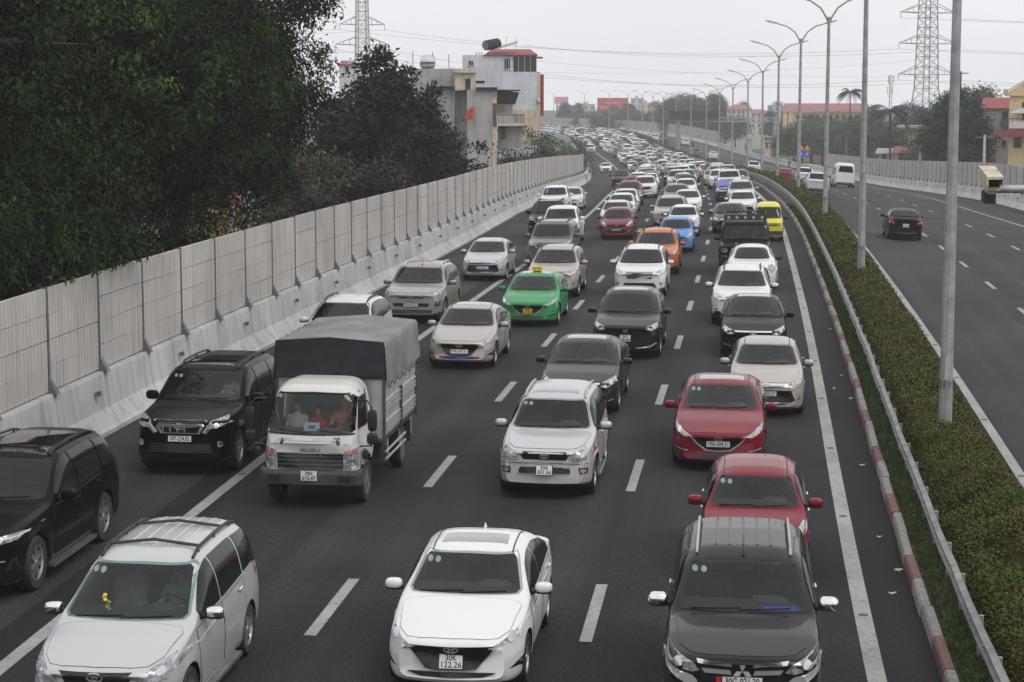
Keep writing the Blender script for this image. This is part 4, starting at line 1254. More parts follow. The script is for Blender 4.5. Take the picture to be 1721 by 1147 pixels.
spec('sedan_b', L=4.41, W=1.70, H=1.475, wb=2.55, fo=.87, wr=.31, clr=.16, cowl=(1.20, .975), wtop=(1.98, 1.385), rear=(3.45, 1.14, 1.36), pf=.78,
     top=topline(4.41, .76, 1.20, .975, 1.98, 1.40, 1.475, 3.30, 1.39, 3.92, 1.10, 1.07), belt=beltline(4.41, .76, 1.20, .975, 1.07), wins=[(1.47, 2.42), (2.49, 3.52)], doors=[(1.30, 2.44), (2.46, 3.48)],
     extra=[roof_seams, stickers], emblem=('ovals', .715, .16),
     front=[('chrome_bar', M_CHROME, [(-.60, .745), (.60, .745), (.55, .685), (.15, .668), (-.15, .668), (-.55, .685)], False), ('grille', M_GRILLE, [(-.64, .60), (.64, .60), (.74, .38), (.50, .29), (-.50, .29), (-.74, .38)], False),
            ('headlight', M_LENS, [(.52, .70), (.66, .66), (.90, .74), (.97, .86), (.90, .875), (.66, .78)], True, .009), ('fog_lamp', M_BULB, ell(.83, .42, .05, .04, 10), True, .010, 1),
            ('lower_trim', M_CHROME, [(-.70, .335), (.70, .335), (.68, .318), (-.68, .318)], False, .011, 1)],
     back=TAIL(.90))
spec('sedan_c', L=4.78, W=1.80, H=1.46, wb=2.72, fo=.95, wr=.325, clr=.15, cowl=(1.32, .965), wtop=(2.14, 1.375), rear=(3.75, 1.12, 1.34), pf=.80,
     top=topline(4.78, .745, 1.32, .965, 2.14, 1.385, 1.46, 3.55, 1.38, 4.22, 1.09, 1.06), belt=beltline(4.78, .745, 1.32, .965, 1.06), wins=[(1.60, 2.62), (2.69, 3.80)], doors=[(1.42, 2.64), (2.66, 3.78)],
     extra=[sunroof, roof_seams, stickers], emblem=('ovals', .69, .16), wsm=M_WSCD,
     front=[('chrome_bar', M_CHROME, [(-.56, .735), (.56, .735), (.54, .700), (-.54, .700)], False), ('grille', M_GRILLE, [(-.54, .695), (.54, .695), (.50, .61), (-.50, .61)], False), ('grille_bar', M_CHROME, [(-.50, .655), (.50, .655), (.50, .642), (-.50, .642)], False, .012, 1),
            ('headlight', M_LENS, [(.56, .66), (.72, .635), (.94, .72), (.975, .82), (.90, .83), (.62, .745)], True, .009), ('intake', M_BLACK, [(-.50, .46), (.50, .46), (.58, .30), (-.58, .30)], False),
            ('fog_pod', M_BLACK, [(.66, .44), (.86, .50), (.90, .38), (.68, .33)], True), ('fog_trim', M_CHROME, [(.66, .345), (.88, .385), (.88, .365), (.66, .325)], True, .012, 1)],
     back=TAIL(.88))
spec('hatch_m', L=4.46, W=1.795, H=1.45, wb=2.70, fo=.90, wr=.325, clr=.15, cowl=(1.36, .955), wtop=(2.18, 1.365), rear=(3.95, 1.06, 1.33), pf=.78, bowf=.2,
     top=topline(4.46, .735, 1.36, .955, 2.18, 1.375, 1.45, 3.65, 1.37, 4.18, 1.06, 1.02), belt=beltline(4.46, .735, 1.36, .955, 1.02), wins=[(1.62, 2.62), (2.69, 3.65)], doors=[(1.45, 2.64), (2.66, 3.62)],
     extra=[sunroof, roof_seams, stickers], emblem=('wings', .645, .15),
     front=[('grille', M_GRILLE, [(-.52, .685), (.52, .685), (.46, .56), (.26, .42), (.16, .40), (-.16, .40), (-.26, .42), (-.46, .56)], False), ('grille_wing', M_CHROME, [(.56, .665), (.585, .645), (.47, .525), (.27, .395), (0, .375), (0, .395), (.25, .415), (.445, .545)], True, .012),
            ('headlight', M_LENS, [(.55, .665), (.72, .655), (.92, .735), (.985, .835), (.93, .83), (.72, .735)], True, .009), ('fog_lamp', M_CHROME, [(.64, .40), (.90, .43), (.90, .41), (.64, .38)], True), ('fog_pod', M_BLACK, [(.66, .38), (.92, .415), (.94, .37), (.70, .34)], True),
            ('lip_intake', M_BLACK, [(-.58, .325), (.58, .325), (.48, .27), (-.48, .27)], False)],
     back=TAIL(.90))
spec('hatch_s', L=3.72, W=1.62, H=1.50, wb=2.42, fo=.72, wr=.29, clr=.16, cowl=(.98, 1.00), wtop=(1.62, 1.41), rear=(3.45, 1.08, 1.40), pf=.78, ng=3.8, railend=.4,
     top=topline(3.72, .79, .98, 1.00, 1.62, 1.425, 1.50, 3.20, 1.45, 3.58, 1.04, .98), belt=beltline(3.72, .79, .98, 1.00, .98), wins=[(1.18, 2.0), (2.07, 2.98)], doors=[(1.02, 2.03), (2.05, 2.90)], spokes=6,
     extra=[roof_seams, stickers], emblem=('slanth', .70, .13), chrome_handles=True,
     front=[('grille', M_GRILLE, [(-.38, .655), (.38, .655), (.34, .615), (-.34, .615)], False), ('intake', M_BLACK, [(-.60, .545), (.60, .545), (.48, .33), (-.48, .33)], False),
            ('headlight', M_LENS, [(.55, .66), (.72, .64), (.93, .78), (.955, .94), (.88, .92), (.66, .79)], True, .009), ('fog_lamp', M_BULB, ell(.78, .46, .07, .055, 12), True, .010, 1), ('chrome_bar', M_CHROME, [(-.6, .558), (.6, .558), (.6, .545), (-.6, .545)], False, .011, 1)],
     back=TAILV(.78, 1.05))
spec('suv_mid', L=4.58, W=1.84, H=1.67, wb=2.66, fo=.90, wr=.355, clr=.20, clad=.33, cowl=(1.22, 1.08), wtop=(2.02, 1.545), rear=(4.15, 1.16, 1.55), pf=.82, ng=4.0, flare=.018, railend=.6,
     top=topline(4.58, .90, 1.22, 1.08, 2.02, 1.56, 1.66, 3.85, 1.60, 4.40, 1.15, 1.08), belt=beltline(4.58, .90, 1.22, 1.08, 1.08, .07), wins=[(1.50, 2.46), (2.53, 3.45), (3.52, 4.02)], doors=[(1.32, 2.48), (2.50, 3.46)],
     extra=[roof_seams, stickers, roof_rails(M_BLACK)], emblem=('slanth', .80, .17),
     front=[('grille', M_GRILLE, [(-.52, .88), (.52, .88), (.46, .66), (-.46, .66)], False)] + [('grille_bar', M_CHROME, [(-.50 + .01 * i, .845 - .06 * i), (.50 - .01 * i, .845 - .06 * i), (.50 - .01 * i, .828 - .06 * i), (-.50 + .01 * i, .828 - .06 * i)], False, .012, 1) for i in range(3)]
     + [('headlight', M_LENS, [(.55, .79), (.70, .76), (.93, .84), (.98, .96), (.90, .96), (.62, .875)], True, .009), ('intake', M_BLACK, [(-.56, .52), (.56, .52), (.66, .34), (-.66, .34)], False), ('fog_lamp', M_BULB, ell(.80, .50, .05, .045, 10), True, .010, 1), ('skid_plate', M_RIM, [(-.50, .36), (.50, .36), (.42, .30), (-.42, .30)], False, .010, 1)],
     back=TAILV(.92, 1.22))
spec('suv_crv', L=4.58, W=1.855, H=1.68, wb=2.66, fo=.90, wr=.36, clr=.20, clad=.30, cowl=(1.26, 1.09), wtop=(2.06, 1.55), rear=(4.15, 1.16, 1.55), pf=.80, ng=4.0, flare=.018,
     top=topline(4.58, .90, 1.26, 1.09, 2.06, 1.565, 1.675, 3.85, 1.60, 4.40, 1.15, 1.08), belt=beltline(4.58, .90, 1.26, 1.09, 1.08, .07), wins=[(1.52, 2.46), (2.53, 3.45), (3.52, 4.02)], doors=[(1.36, 2.48), (2.50, 3.46)],
     extra=[roof_seams, stickers, sunroof], emblem=('aitch', .80, .17), wsm=M_WSCD,
     front=[('grille', M_GRILLE, [(-.56, .885), (.56, .885), (.44, .66), (-.44, .66)], False), ('grille_band', M_BLACK, [(-.54, .855), (.54, .855), (.50, .80), (-.50, .80)], False, .013),
            ('headlight', M_LENS, [(.56, .80), (.72, .775), (.95, .85), (.985, .97), (.88, .955), (.62, .88)], True, .009), ('intake', M_BLACK, [(-.60, .50), (.60, .50), (.78, .36), (-.78, .36)], False), ('lower_trim', M_CHROME, [(.36, .345), (.66, .365), (.88, .46), (.88, .435), (.68, .335), (.36, .315)], True, .014),
            ('lip_trim', M_CHROME, [(-.37, .345), (.37, .345), (.37, .318), (-.37, .318)], False, .014)],
     back=TAILV(.92, 1.22))
spec('suv_kia', L=4.69, W=1.885, H=1.70, wb=2.70, fo=.94, wr=.36, clr=.19, clad=.32, cowl=(1.26, 1.09), wtop=(2.06, 1.57), rear=(4.3, 1.18, 1.57), pf=.82, ng=4.2,
     top=topline(4.69, .93, 1.26, 1.09, 2.06, 1.585, 1.69, 4.0, 1.62, 4.52, 1.18, 1.10), belt=beltline(4.69, .93, 1.26, 1.09, 1.10, .07), wins=[(1.54, 2.5), (2.57, 3.55), (3.62, 4.15)], doors=[(1.36, 2.52), (2.54, 3.55)],
     extra=[roof_seams, stickers, roof_rails(M_CHROME), rod], emblem=('oval', .835, .16),
     front=[('chrome_bar', M_CHROME, [(-.47, .90), (.47, .90), (.43, .755), (-.43, .755)], False), ('grille', M_GRILLE, [(-.45, .888), (.45, .888), (.41, .768), (-.41, .768)], False, .011)] + [('grille_bar', M_CLAD, [(-.40 + .1 * i, .88), (-.385 + .1 * i, .88), (-.385 + .1 * i, .775), (-.40 + .1 * i, .775)], False, .016, 2) for i in range(9)]
     + [('headlight', M_LENS, [(.50, .86), (.56, .80), (.92, .86), (.97, .985), (.90, .985), (.62, .91)], True, .009), ('fog_pod', M_BLACK, [(.76, .52), (.92, .54), (.92, .70), (.80, .68)], True), ('fog_lamp', M_BULB, ell(.855, .62, .045, .05, 10), True, .014, 1), ('intake', M_BLACK, [(-.60, .62), (.60, .62), (.56, .52), (-.56, .52)], False), ('chin', M_CLAD, [(-.72, .42), (.72, .42), (.66, .31), (-.66, .31)], False)],
     back=TAILV(.92, 1.22))
spec('suv_big', L=4.78, W=1.885, H=1.84, wb=2.79, fo=.90, wr=.385, wt=.235, clr=.24, clad=.34, cowl=(1.30, 1.20), wtop=(1.98, 1.70), rear=(4.55, 1.28, 1.72), pf=.86, ng=5.0, nose=.07, tumble=.13, flare=.03, railend=.5, wsb=.84, wst=.73,
     top=topline(4.78, 1.04, 1.30, 1.20, 1.98, 1.715, 1.83, 4.30, 1.79, 4.62, 1.25, 1.15, .035), belt=beltline(4.78, 1.04, 1.30, 1.20, 1.15, .03), wins=[(1.54, 2.42), (2.49, 3.45), (3.52, 4.42)], doors=[(1.40, 2.44), (2.46, 3.42)], spokes=6,
     extra=[roof_rails(M_BLACK), sunroof, stickers, side_step], emblem=('ovals', .945, .19), mirm=None, bigmir=True, darkroof=True, wsm=M_WSCR,
     front=[('grille_surround', M_CHROME, [(-.50, 1.045), (.50, 1.045), (.545, 1.03), (.40, .795), (-.40, .795), (-.545, 1.03)], False), ('grille', M_GRILLE, [(-.455, 1.015), (.455, 1.015), (.36, .815), (-.36, .815)], False, .012)]
     + [('grille_bar', M_CHROME, [(-.345 + .15 * i - .018, 1.0), (-.345 + .15 * i + .018, 1.0), (-.345 + .15 * i * .98 + .016, .825), (-.345 + .15 * i * .98 - .016, .825)], False, .018) for i in (0, 1, 2, 3) if i not in ()]
     + [('headlight', M_LENS, [(.47, .82), (.54, .80), (.62, .90), (.93, .965), (.965, 1.08), (.86, 1.09), (.60, 1.03)], True, .009), ('led_strip', M_LED, [(.46, .835), (.50, .82), (.60, .955), (.57, .965)], True, .015, 1), ('fog_lamp', M_BULB, ell(.80, .62, .055, .06, 12), True, .010), ('intake', M_BLACK, [(-.60, .61), (.60, .61), (.66, .44), (-.66, .44)], False)],
     back=TAILV(1.0, 1.28))
spec('rav4', L=4.21, W=1.735, H=1.67, wb=2.49, fo=.80, wr=.345, wt=.225, clr=.21, clad=.30, cowl=(1.13, 1.06), wtop=(1.74, 1.545), rear=(3.85, 1.14, 1.54), pf=.84, ng=4.0, nose=.09, flare=.03, railend=.5, raily=.64,
     top=topline(4.21, .90, 1.13, 1.06, 1.74, 1.56, 1.66, 3.65, 1.62, 4.05, 1.12, 1.05, .03), belt=beltline(4.21, .90, 1.13, 1.06, 1.05, .06), wins=[(1.36, 2.2), (2.27, 3.12), (3.19, 3.78)], doors=[(1.22, 2.22), (2.24, 3.10)],
     extra=[sunroof, roof_rails(M_RIM), stickers, side_step], stepm=M_RIM, emblem=('ovals', .795, .15),
     front=[('grille', M_GRILLE, [(-.44, .715), (.44, .715), (.49, .785), (.44, .86), (-.44, .86), (-.49, .785)], False)] + [('grille_bar', M_CLAD, [(-.45, .77 + .035 * i), (.45, .77 + .035 * i), (.45, .762 + .035 * i), (-.45, .762 + .035 * i)], False, .012, 2) for i in range(2)]
     + [('headlight', M_LENS, [(.55, .73), (.64, .695), (.88, .715), (.945, .80), (.93, .905), (.80, .915), (.58, .84)], True, .010), ('indicator', M_AMBER, [(.90, .735), (.985, .79), (.985, .90), (.935, .905), (.95, .80)], True, .009), ('intake', M_BLACK, [(-.52, .47), (.52, .47), (.53, .52), (.50, .58), (-.50, .58), (-.53, .52)], False),
     ('fog_pod', M_BLACK, [(.70, .465), (.87, .475), (.88, .575), (.70, .585)], True), ('fog_lamp', mat('fog_glass', (.45, .30, .20), .15, coat=1.0), [(.735, .49), (.835, .495), (.845, .555), (.735, .565)], True, .012, 1), ('bumper_line', M_CLAD, [(-.90, .655), (.90, .655), (.90, .648), (-.90, .648)], False, .006, 2)],
     back=TAILV(.9, 1.18))
spec('pajero', L=4.79, W=1.815, H=1.80, wb=2.80, fo=.92, wr=.38, wt=.235, clr=.24, clad=.33, cowl=(1.38, 1.19), wtop=(2.08, 1.67), rear=(4.55, 1.26, 1.68), pf=.84, ng=4.6, nose=.08, tumble=.14, flare=.03, railend=.6, wsb=.84, wst=.72, raily=.62,
     top=topline(4.79, 1.07, 1.38, 1.19, 2.08, 1.685, 1.79, 4.2, 1.74, 4.62, 1.25, 1.15, .035), belt=beltline(4.79, 1.08, 1.38, 1.19, 1.15, .03), wins=[(1.62, 2.5), (2.57, 3.5), (3.57, 4.40)], doors=[(1.46, 2.52), (2.54, 3.48)], spokes=6,
     extra=[roof_rails(M_RIM), roof_ribs, stickers, side_step, rod], emblem=('diamonds', .915, .21), mirm=M_MIRCH, bigmir=True, chrome_handles=True,
     front=[('grille', M_GRILLE, [(-.55, 1.040), (.55, 1.040), (.50, 0.790), (-.50, 0.790)], False), ('grille_bar', M_CHROME, [(-.56, 1.035), (-.14, 1.005), (-.12, 0.950), (-.54, 0.995)], True, .016), ('grille_bar', M_CHROME, [(-.50, 0.935), (-.15, 0.915), (-.13, 0.865), (-.46, 0.880)], True, .016),
            ('headlight', M_LENS, [(.52, .905), (.62, .885), (.90, .955), (.98, 1.085), (.93, 1.10), (.60, 1.00)], True, .010), ('bumper_blade', M_CHROME, [(.97, 0.950), (.99, 0.910), (.72, 0.770), (.64, 0.550), (.56, 0.550), (.55, 0.790), (.62, 0.850)], True, .016), ('intake', M_BLACK, [(-.52, 0.770), (.52, 0.770), (.54, 0.530), (-.54, 0.530)], False), ('fog_pod', M_BLACK, [(.76, 0.570), (.92, 0.630), (.92, 0.810), (.78, 0.710)], True), ('skid_plate', M_RIM, [(-.55, .40), (.55, .40), (.48, .34), (-.48, .34)], False)],
     back=TAILV(1.0, 1.28))
spec('mpv', L=4.56, W=1.77, H=1.745, wb=2.75, fo=.86, wr=.335, clr=.18, cowl=(1.10, 1.10), wtop=(1.95, 1.63), rear=(4.35, 1.20, 1.62), pf=.80, ng=4.4, tumble=.16, railend=.55, raily=.64, wsb=.85, wst=.72, bowf=.18,
     top=topline(4.56, .86, 1.10, 1.10, 1.95, 1.645, 1.74, 4.1, 1.70, 4.44, 1.18, 1.08, .03), belt=beltline(4.56, .86, 1.10, 1.10, 1.08, .04), wins=[(1.42, 2.30), (2.37, 3.35), (3.43, 4.20)], doors=[(1.22, 2.33), (2.35, 3.38)],
     extra=[roof_rails(M_CLAD), roof_bars, roof_ribs, stickers, spoiler, side_step], stepm=M_RIM, emblem=('ovals', .775, .18), mirm=M_MIRCH, chrome_handles=True, wsm=M_WSCG, seatm=M_SEATB,
     front=[('grille', M_GRILLE, [(-.48, .825), (.48, .825), (.42, .68), (-.42, .68)], False), ('grille_bar', M_CHROME, [(-.48, .775), (.48, .775), (.47, .745), (-.47, .745)], False, .013), ('grille_frame', M_CHROME, [(-.40, .685), (.40, .685), (.40, .66), (-.40, .66)], False, .013),
            ('headlight', M_LENS, [(.50, .70), (.60, .655), (.86, .71), (.985, .86), (.975, .945), (.88, .93), (.66, .83)], True, .010), ('intake', M_BLACK, [(-.50, .50), (.50, .50), (.56, .34), (-.56, .34)], False), ('fog_lamp', M_BULB, ell(.80, .42, .06, .05, 10), True)],
     back=TAILV(.95, 1.3))
spec('suv_lux', L=5.05, W=1.96, H=1.78, wb=3.02, fo=.88, wr=.40, wt=.26, clr=.22, clad=.30, cowl=(1.50, 1.15), wtop=(2.30, 1.66), rear=(4.9, 1.24, 1.66), pf=.84, ng=4.4, flare=.02, railend=.7, wsm=M_WSCD,
     top=topline(5.15, 1.00, 1.50, 1.15, 2.30, 1.675, 1.79, 4.55, 1.73, 4.98, 1.24, 1.14, .03), belt=beltline(5.15, 1.00, 1.50, 1.15, 1.14, .04), wins=[(1.80, 2.75), (2.82, 3.85), (3.92, 4.65)], doors=[(1.62, 2.78), (2.80, 3.82)], spokes=7,
     extra=[roof_rails(M_BLACK), glass_roof, side_step], stepm=M_RIM, bigmir=True,
     front=[('grille_surround', M_CHROME, [(.03, .98), (.30, .98), (.34, .93), (.30, .66), (.05, .66), (.02, .70)], True), ('grille', M_GRILLE, [(.055, .96), (.28, .96), (.315, .92), (.28, .68), (.07, .68), (.045, .71)], True, .013), ('headlight', M_LENS, [(.46, .86), (.54, .83), (.90, .88), (.97, .97), (.90, .975), (.50, .93)], True, .009), ('led_strip', M_LED, [(.48, .875), (.95, .93), (.95, .955), (.48, .90)], True, .015, 1), ('intake', M_BLACK, [(-.62, .52), (.62, .52), (.72, .34), (-.72, .34)], False), ('side_vent', M_BLACK, [(.78, .46), (.92, .50), (.92, .66), (.86, .62)], True), ('vent_trim', M_CHROME, [(.62, .60), (.80, .62), (.80, .60), (.62, .58)], True, .014, 1)],
     back=TAILV(.95, 1.2))


def bed(S, sk, parts, X, ztf, zbf):
    hw = S['W'] / 2; L = S['L']; k = MB()
    k.b2((X(3.62), -hw * .86, 1.055), (X(L - .08), hw * .86, 1.10)); parts.append(P_('bed_cover', k.mesh('bed_cover', M_BLACK), False, 0))
spec('pickup', L=5.25, W=1.84, H=1.80, wb=3.05, fo=.92, wr=.375, wt=.24, clr=.25, clad=.33, cowl=(1.36, 1.17), wtop=(2.02, 1.66), rear=(3.5, 1.24, 1.62), pf=.84, ng=4.6, nose=.08, tumble=.14, flare=.03, rww=.66,
     top=[(0, .96), (.06, 1.01), (.16, 1.035), (.7, 1.14), (1.36, 1.17), (2.02, 1.68), (2.35, 1.78), (2.9, 1.79), (3.30, 1.72), (3.58, 1.16), (3.7, 1.08), (5.2, 1.08), (5.25, 1.02)], belt=[(0, .84), (.15, .93), (.5, 1.0), (1.36, 1.09), (3.0, 1.10), (3.6, 1.05), (5.1, 1.03), (5.25, .95)], wins=[(1.60, 2.42), (2.49, 3.22)], doors=[(1.42, 2.44), (2.46, 3.36)], spokes=6,
     extra=[bed, stickers, side_step], emblem=('ovals', .88, .18), bigmir=True,
     front=[('grille', M_GRILLE, [(-.50, 1.0), (.50, 1.0), (.44, .74), (-.44, .74)], False), ('grille_bar', M_CHROME, [(-.52, 1.01), (.52, 1.01), (.52, .98), (-.52, .98)], False, .013), ('headlight', M_LENS, [(.55, .90), (.70, .87), (.94, .93), (.98, 1.06), (.88, 1.06), (.60, .99)], True, .010), ('intake', M_BLACK, [(-.58, .64), (.58, .64), (.64, .44), (-.64, .44)], False), ('fog_lamp', M_BULB, ell(.80, .60, .05, .05, 10), True, .010, 1)],
     back=TAILV(.75, 1.02))
spec('microvan', L=3.25, W=1.42, H=1.80, wb=1.85, fo=.62, wr=.28, wt=.16, clr=.18, cowl=(.42, 1.05), wtop=(.86, 1.62), rear=(3.1, 1.1, 1.6), pf=.88, ng=4.6, tumble=.13, nose=.06, sig=.04, hood=False, wsb=.86, wst=.78, mir=.30, bowf=.08,
     top=[(0, .90), (.05, .96), (.2, 1.02), (.42, 1.05), (.86, 1.64), (1.1, 1.77), (2.0, 1.80), (2.9, 1.76), (3.15, 1.40), (3.25, 1.1)], belt=[(0, .78), (.15, .90), (.42, .97), (1.6, 1.0), (3.0, 1.0), (3.25, .9)], wins=[(.62, 1.22), (1.29, 2.05), (2.12, 2.88)], doors=[(.70, 1.25), (1.28, 2.06)], wtopgap=.17, spokes=6, rim=M_RIM, mirm=M_BLACK,
     extra=[stickers], front=[('headlight', M_LENS, [(.66, .74), (.92, .76), (.93, .88), (.66, .87)], True, .010), ('indicator', M_AMBER, [(.93, .76), (.985, .77), (.985, .87), (.94, .88)], True), ('grille', M_GRILLE, [(-.60, .80), (.60, .80), (.60, .76), (-.60, .76)], False), ('bumper', M_CLAD, [(-.90, .50), (.90, .50), (.90, .30), (-.90, .30)], False, .015)], back=TAILV(.7, .98))
spec('van', L=5.75, W=1.97, H=2.35, wb=3.50, fo=.98, wr=.35, clr=.22, cowl=(.95, 1.20), wtop=(1.60, 1.92), rear=(5.68, 1.45, 2.02), pf=.84, pr=.94, ng=6.0, tumble=.10, sig=.05, wsb=.86, wst=.76, rww=.70, bigmir=True,
     top=[(0, .92), (.06, .98), (.2, 1.03), (.95, 1.20), (1.6, 1.95), (1.95, 2.28), (3.5, 2.35), (5.5, 2.33), (5.70, 2.2), (5.75, 2.1)], belt=[(0, .8), (.15, .92), (.95, 1.10), (2.0, 1.16), (5.6, 1.18), (5.75, 1.1)], wins=[(1.25, 2.1), (2.2, 3.3), (3.4, 4.5), (4.6, 5.4)], doors=[(1.1, 2.12), (2.2, 3.4)], wtopgap=.48, spokes=6,
     front=[('headlight', M_LENS, [(.60, .80), (.90, .86), (.95, 1.0), (.70, .95)], True), ('grille', M_GRILLE, [(-.5, .9), (.5, .9), (.45, .72), (-.45, .72)], False)], back=[('tail_light', M_REDL, [(.84, .72), (.95, .72), (.95, 1.15), (.86, 1.15)], True), ('rear_bumper', M_CLAD, [(-.88, .32), (.88, .32), (.88, .50), (-.88, .50)], False), ('door_seam', M_BLACK, [(-.008, .55), (.008, .55), (.008, 1.4), (-.008, 1.4)], False)])


def rack(S, sk, parts, X, ztf, zbf):
    hw = S['W'] / 2; z = S['H'] + .06; k = MB(); x0, x1 = X(1.75), X(4.3); y = hw * .80
    for zz in (z + .02, z + .18): k.tube([(x0, -y, zz), (x0, y, zz), (x1, y, zz), (x1, -y, zz), (x0, -y, zz)], .022, 6)
    for yy in (-y, -y / 2, 0, y / 2, y): k.tube([(x0, yy, z), (x0, yy, z + .18)], .018, 6)
    for i in range(6):
        xx = x0 + (x1 - x0) * i / 5; k.tube([(xx, -y, z + .02), (xx, y, z + .02)], .018, 6)
        for s in (-1, 1): k.tube([(xx, s * y, S['H'] - .12), (xx, s * y, z + .18)], .018, 6)
    parts.append(P_('roof_rack', k.mesh('roof_rack', M_BLACK), False, 0))
    for i in range(5):
        k = MB(); yy = -y * .8 + i * y * .4; k.tube([(x0 + .02, yy, z + .10), (x0 + .10, yy, z + .10)], .075, 12); k.tube([(x0 + .101, yy, z + .10), (x0 + .11, yy, z + .10)], .062, 12, 1); parts.append(P_('spot_lamp', k.mesh('spot_lamp', [M_CLAD, M_BULB], smooth=40), False, 1))
    k = MB(); xf = X(-.10)
    for zz in (.72, 1.10): k.tube([(xf - .12, -hw * .96, zz), (xf, -hw * .8, zz), (xf, hw * .8, zz), (xf - .12, hw * .96, zz)], .03, 8)
    for yy in (-.95, -.33, .33, .95): k.tube([(xf - (.1 if abs(yy) > .9 else 0), yy * hw, .60), (xf - (.1 if abs(yy) > .9 else 0), yy * hw, 1.10)], .028, 8)
    k.b2((xf - .15, -hw * .95, .50), (xf + .02, hw * .95, .66)); parts.append(P_('bull_bar', k.mesh('bull_bar', M_BLACK, smooth=40), False, 0))
spec('offroad', L=4.75, W=2.05, H=1.98, wb=3.0, fo=.75, wr=.44, wt=.30, clr=.36, clad=.55, cowl=(1.45, 1.27), wtop=(1.75, 1.82), rear=(4.6, 1.35, 1.8), pf=.92, ng=8.0, nose=.05, tumble=.08, flare=.03, sig=.03, wsb=.86, wst=.80, bigmir=True, mirm=M_BLACK, wsm=M_WSCR,
     top=[(0, 1.10), (.05, 1.15), (.2, 1.18), (1.45, 1.27), (1.75, 1.86), (1.95, 1.96), (4.3, 1.97), (4.65, 1.86), (4.75, 1.5)], belt=[(0, 1.0), (.2, 1.10), (1.45, 1.19), (4.5, 1.22), (4.75, 1.1)], wins=[(1.85, 2.55), (2.65, 3.45), (3.55, 4.4)], doors=[(1.6, 2.58), (2.62, 3.46)], wtopgap=.19, spokes=8,
     extra=[rack, stickers], front=[('grille', M_GRILLE, [(-.60, 1.06), (.60, 1.06), (.60, .86), (-.60, .86)], False)] + [('grille_bar', M_CHROME, [(-.52 + .13 * i, 1.04), (-.46 + .13 * i, 1.04), (-.46 + .13 * i, .88), (-.52 + .13 * i, .88)], False, .013, 1) for i in range(9)]
     + [('headlight', M_LENS, ell(.78, .96, .12, .11, 14), True, .012), ('hood_latch', M_CHROME, [(.30, 1.20), (.36, 1.20), (.36, 1.17), (.30, 1.17)], True, .012, 1)], back=TAILV(.9, 1.1))
spec('beetle', cabend=2.85, wsb=.72, wst=.58, L=4.28, W=1.81, H=1.49, wb=2.54, fo=.86, wr=.335, clr=.15, cowl=(1.30, 1.00), wtop=(2.02, 1.40), rear=(3.75, 1.12, 1.40), pf=.76, ng=3.0, tumble=.20, nose=.22, nosedrop=.16, flare=.05, mirm=M_BLACK, wsm=M_WSCD,
     top=[(0, .70), (.06, .76), (.2, .83), (.7, .96), (1.30, 1.00), (2.02, 1.41), (2.4, 1.485), (2.9, 1.48), (3.4, 1.38), (3.9, 1.10), (4.2, .90), (4.28, .8)], belt=[(0, .60), (.2, .74), (.8, .88), (1.3, .92), (2.6, .96), (3.8, .94), (4.28, .7)], wins=[(1.58, 2.55), (2.62, 3.35)], doors=[(1.42, 2.60)],
     extra=[stickers], front=[('headlight', M_LENS, ell(.76, .76, .15, .13, 18), True, .014), ('intake', M_BLACK, [(-.55, .42), (.55, .42), (.60, .32), (-.60, .32)], False), ('chrome_bar', M_CHROME, [(-.6, .45), (.6, .45), (.6, .437), (-.6, .437)], False, .012, 1)], back=TAIL(.85))
MODELS = {k: make_model(v) for k, v in SPECS.items()}


# ------------------------------------------------------------------ placing vehicles
def inst(p, parent, pm, lod, depth=0):
    if p['lod'] > lod: return
    o = bpy.data.objects.new(p['name'], p['me']); COL.objects.link(o); o.parent = parent
    if p['mtx'] is not None: o.matrix_local = p['mtx']
    if p['paint']:
        sl = o.material_slots[0]; sl.link = 'OBJECT'; sl.material = pm
    for c in p['kids']: inst(c, o, pm, lod, depth + 1)
    return o


def road_frame(t, o, rev=False, yaw=0.0):
    d = (RV(t + 1.2, o) - RV(t - 1.2, o)).normalized(); r = (RV(t, o + .7) - RV(t, o - .7)).normalized()
    u = r.cross(d).normalized()
    if u.z < 0: u = -u
    x = -d if not rev else d
    x = (Matrix.Rotation(yaw, 3, u) @ x).normalized(); y = u.cross(x).normalized()
    return Matrix((x, y, u)).transposed()


OCC = []
def put_car(key, t, o, col, label, cat='car', group='vehicles queueing in the jam', rev=False, lod=2, yaw=0.0, plate=None, name=None, ref='front', wsm=None):
    """ref: (t, o) is where the bumper nearest the camera stands"""
    S = MODELS[key]; L = S['L']
    t2 = t + L / 2
    OCC.append((t, t + L, o))
    f = road_frame(t2, o, rev, yaw)
    e = empty(name or {'pickup': 'pickup_truck', 'van': 'minibus', 'microvan': 'microvan', 'mpv': 'minivan'}.get(key, 'suv' if key.startswith(('suv', 'rav', 'paj', 'off')) else 'sedan' if key.startswith('sedan') else 'hatchback'))
    m = f.to_4x4(); m.translation = RV(t2, o, 0.012); e.matrix_world = m
    pm = PT(col)
    for p in S['parts']:
        q = inst(p, e, pm, lod)
        if wsm and q and p['name'] == 'windshield': q.material_slots[0].link = 'OBJECT'; q.material_slots[0].material = wsm
    if plate: add_plate(e, S, *plate)
    tag(e, label, cat, group)
    return e


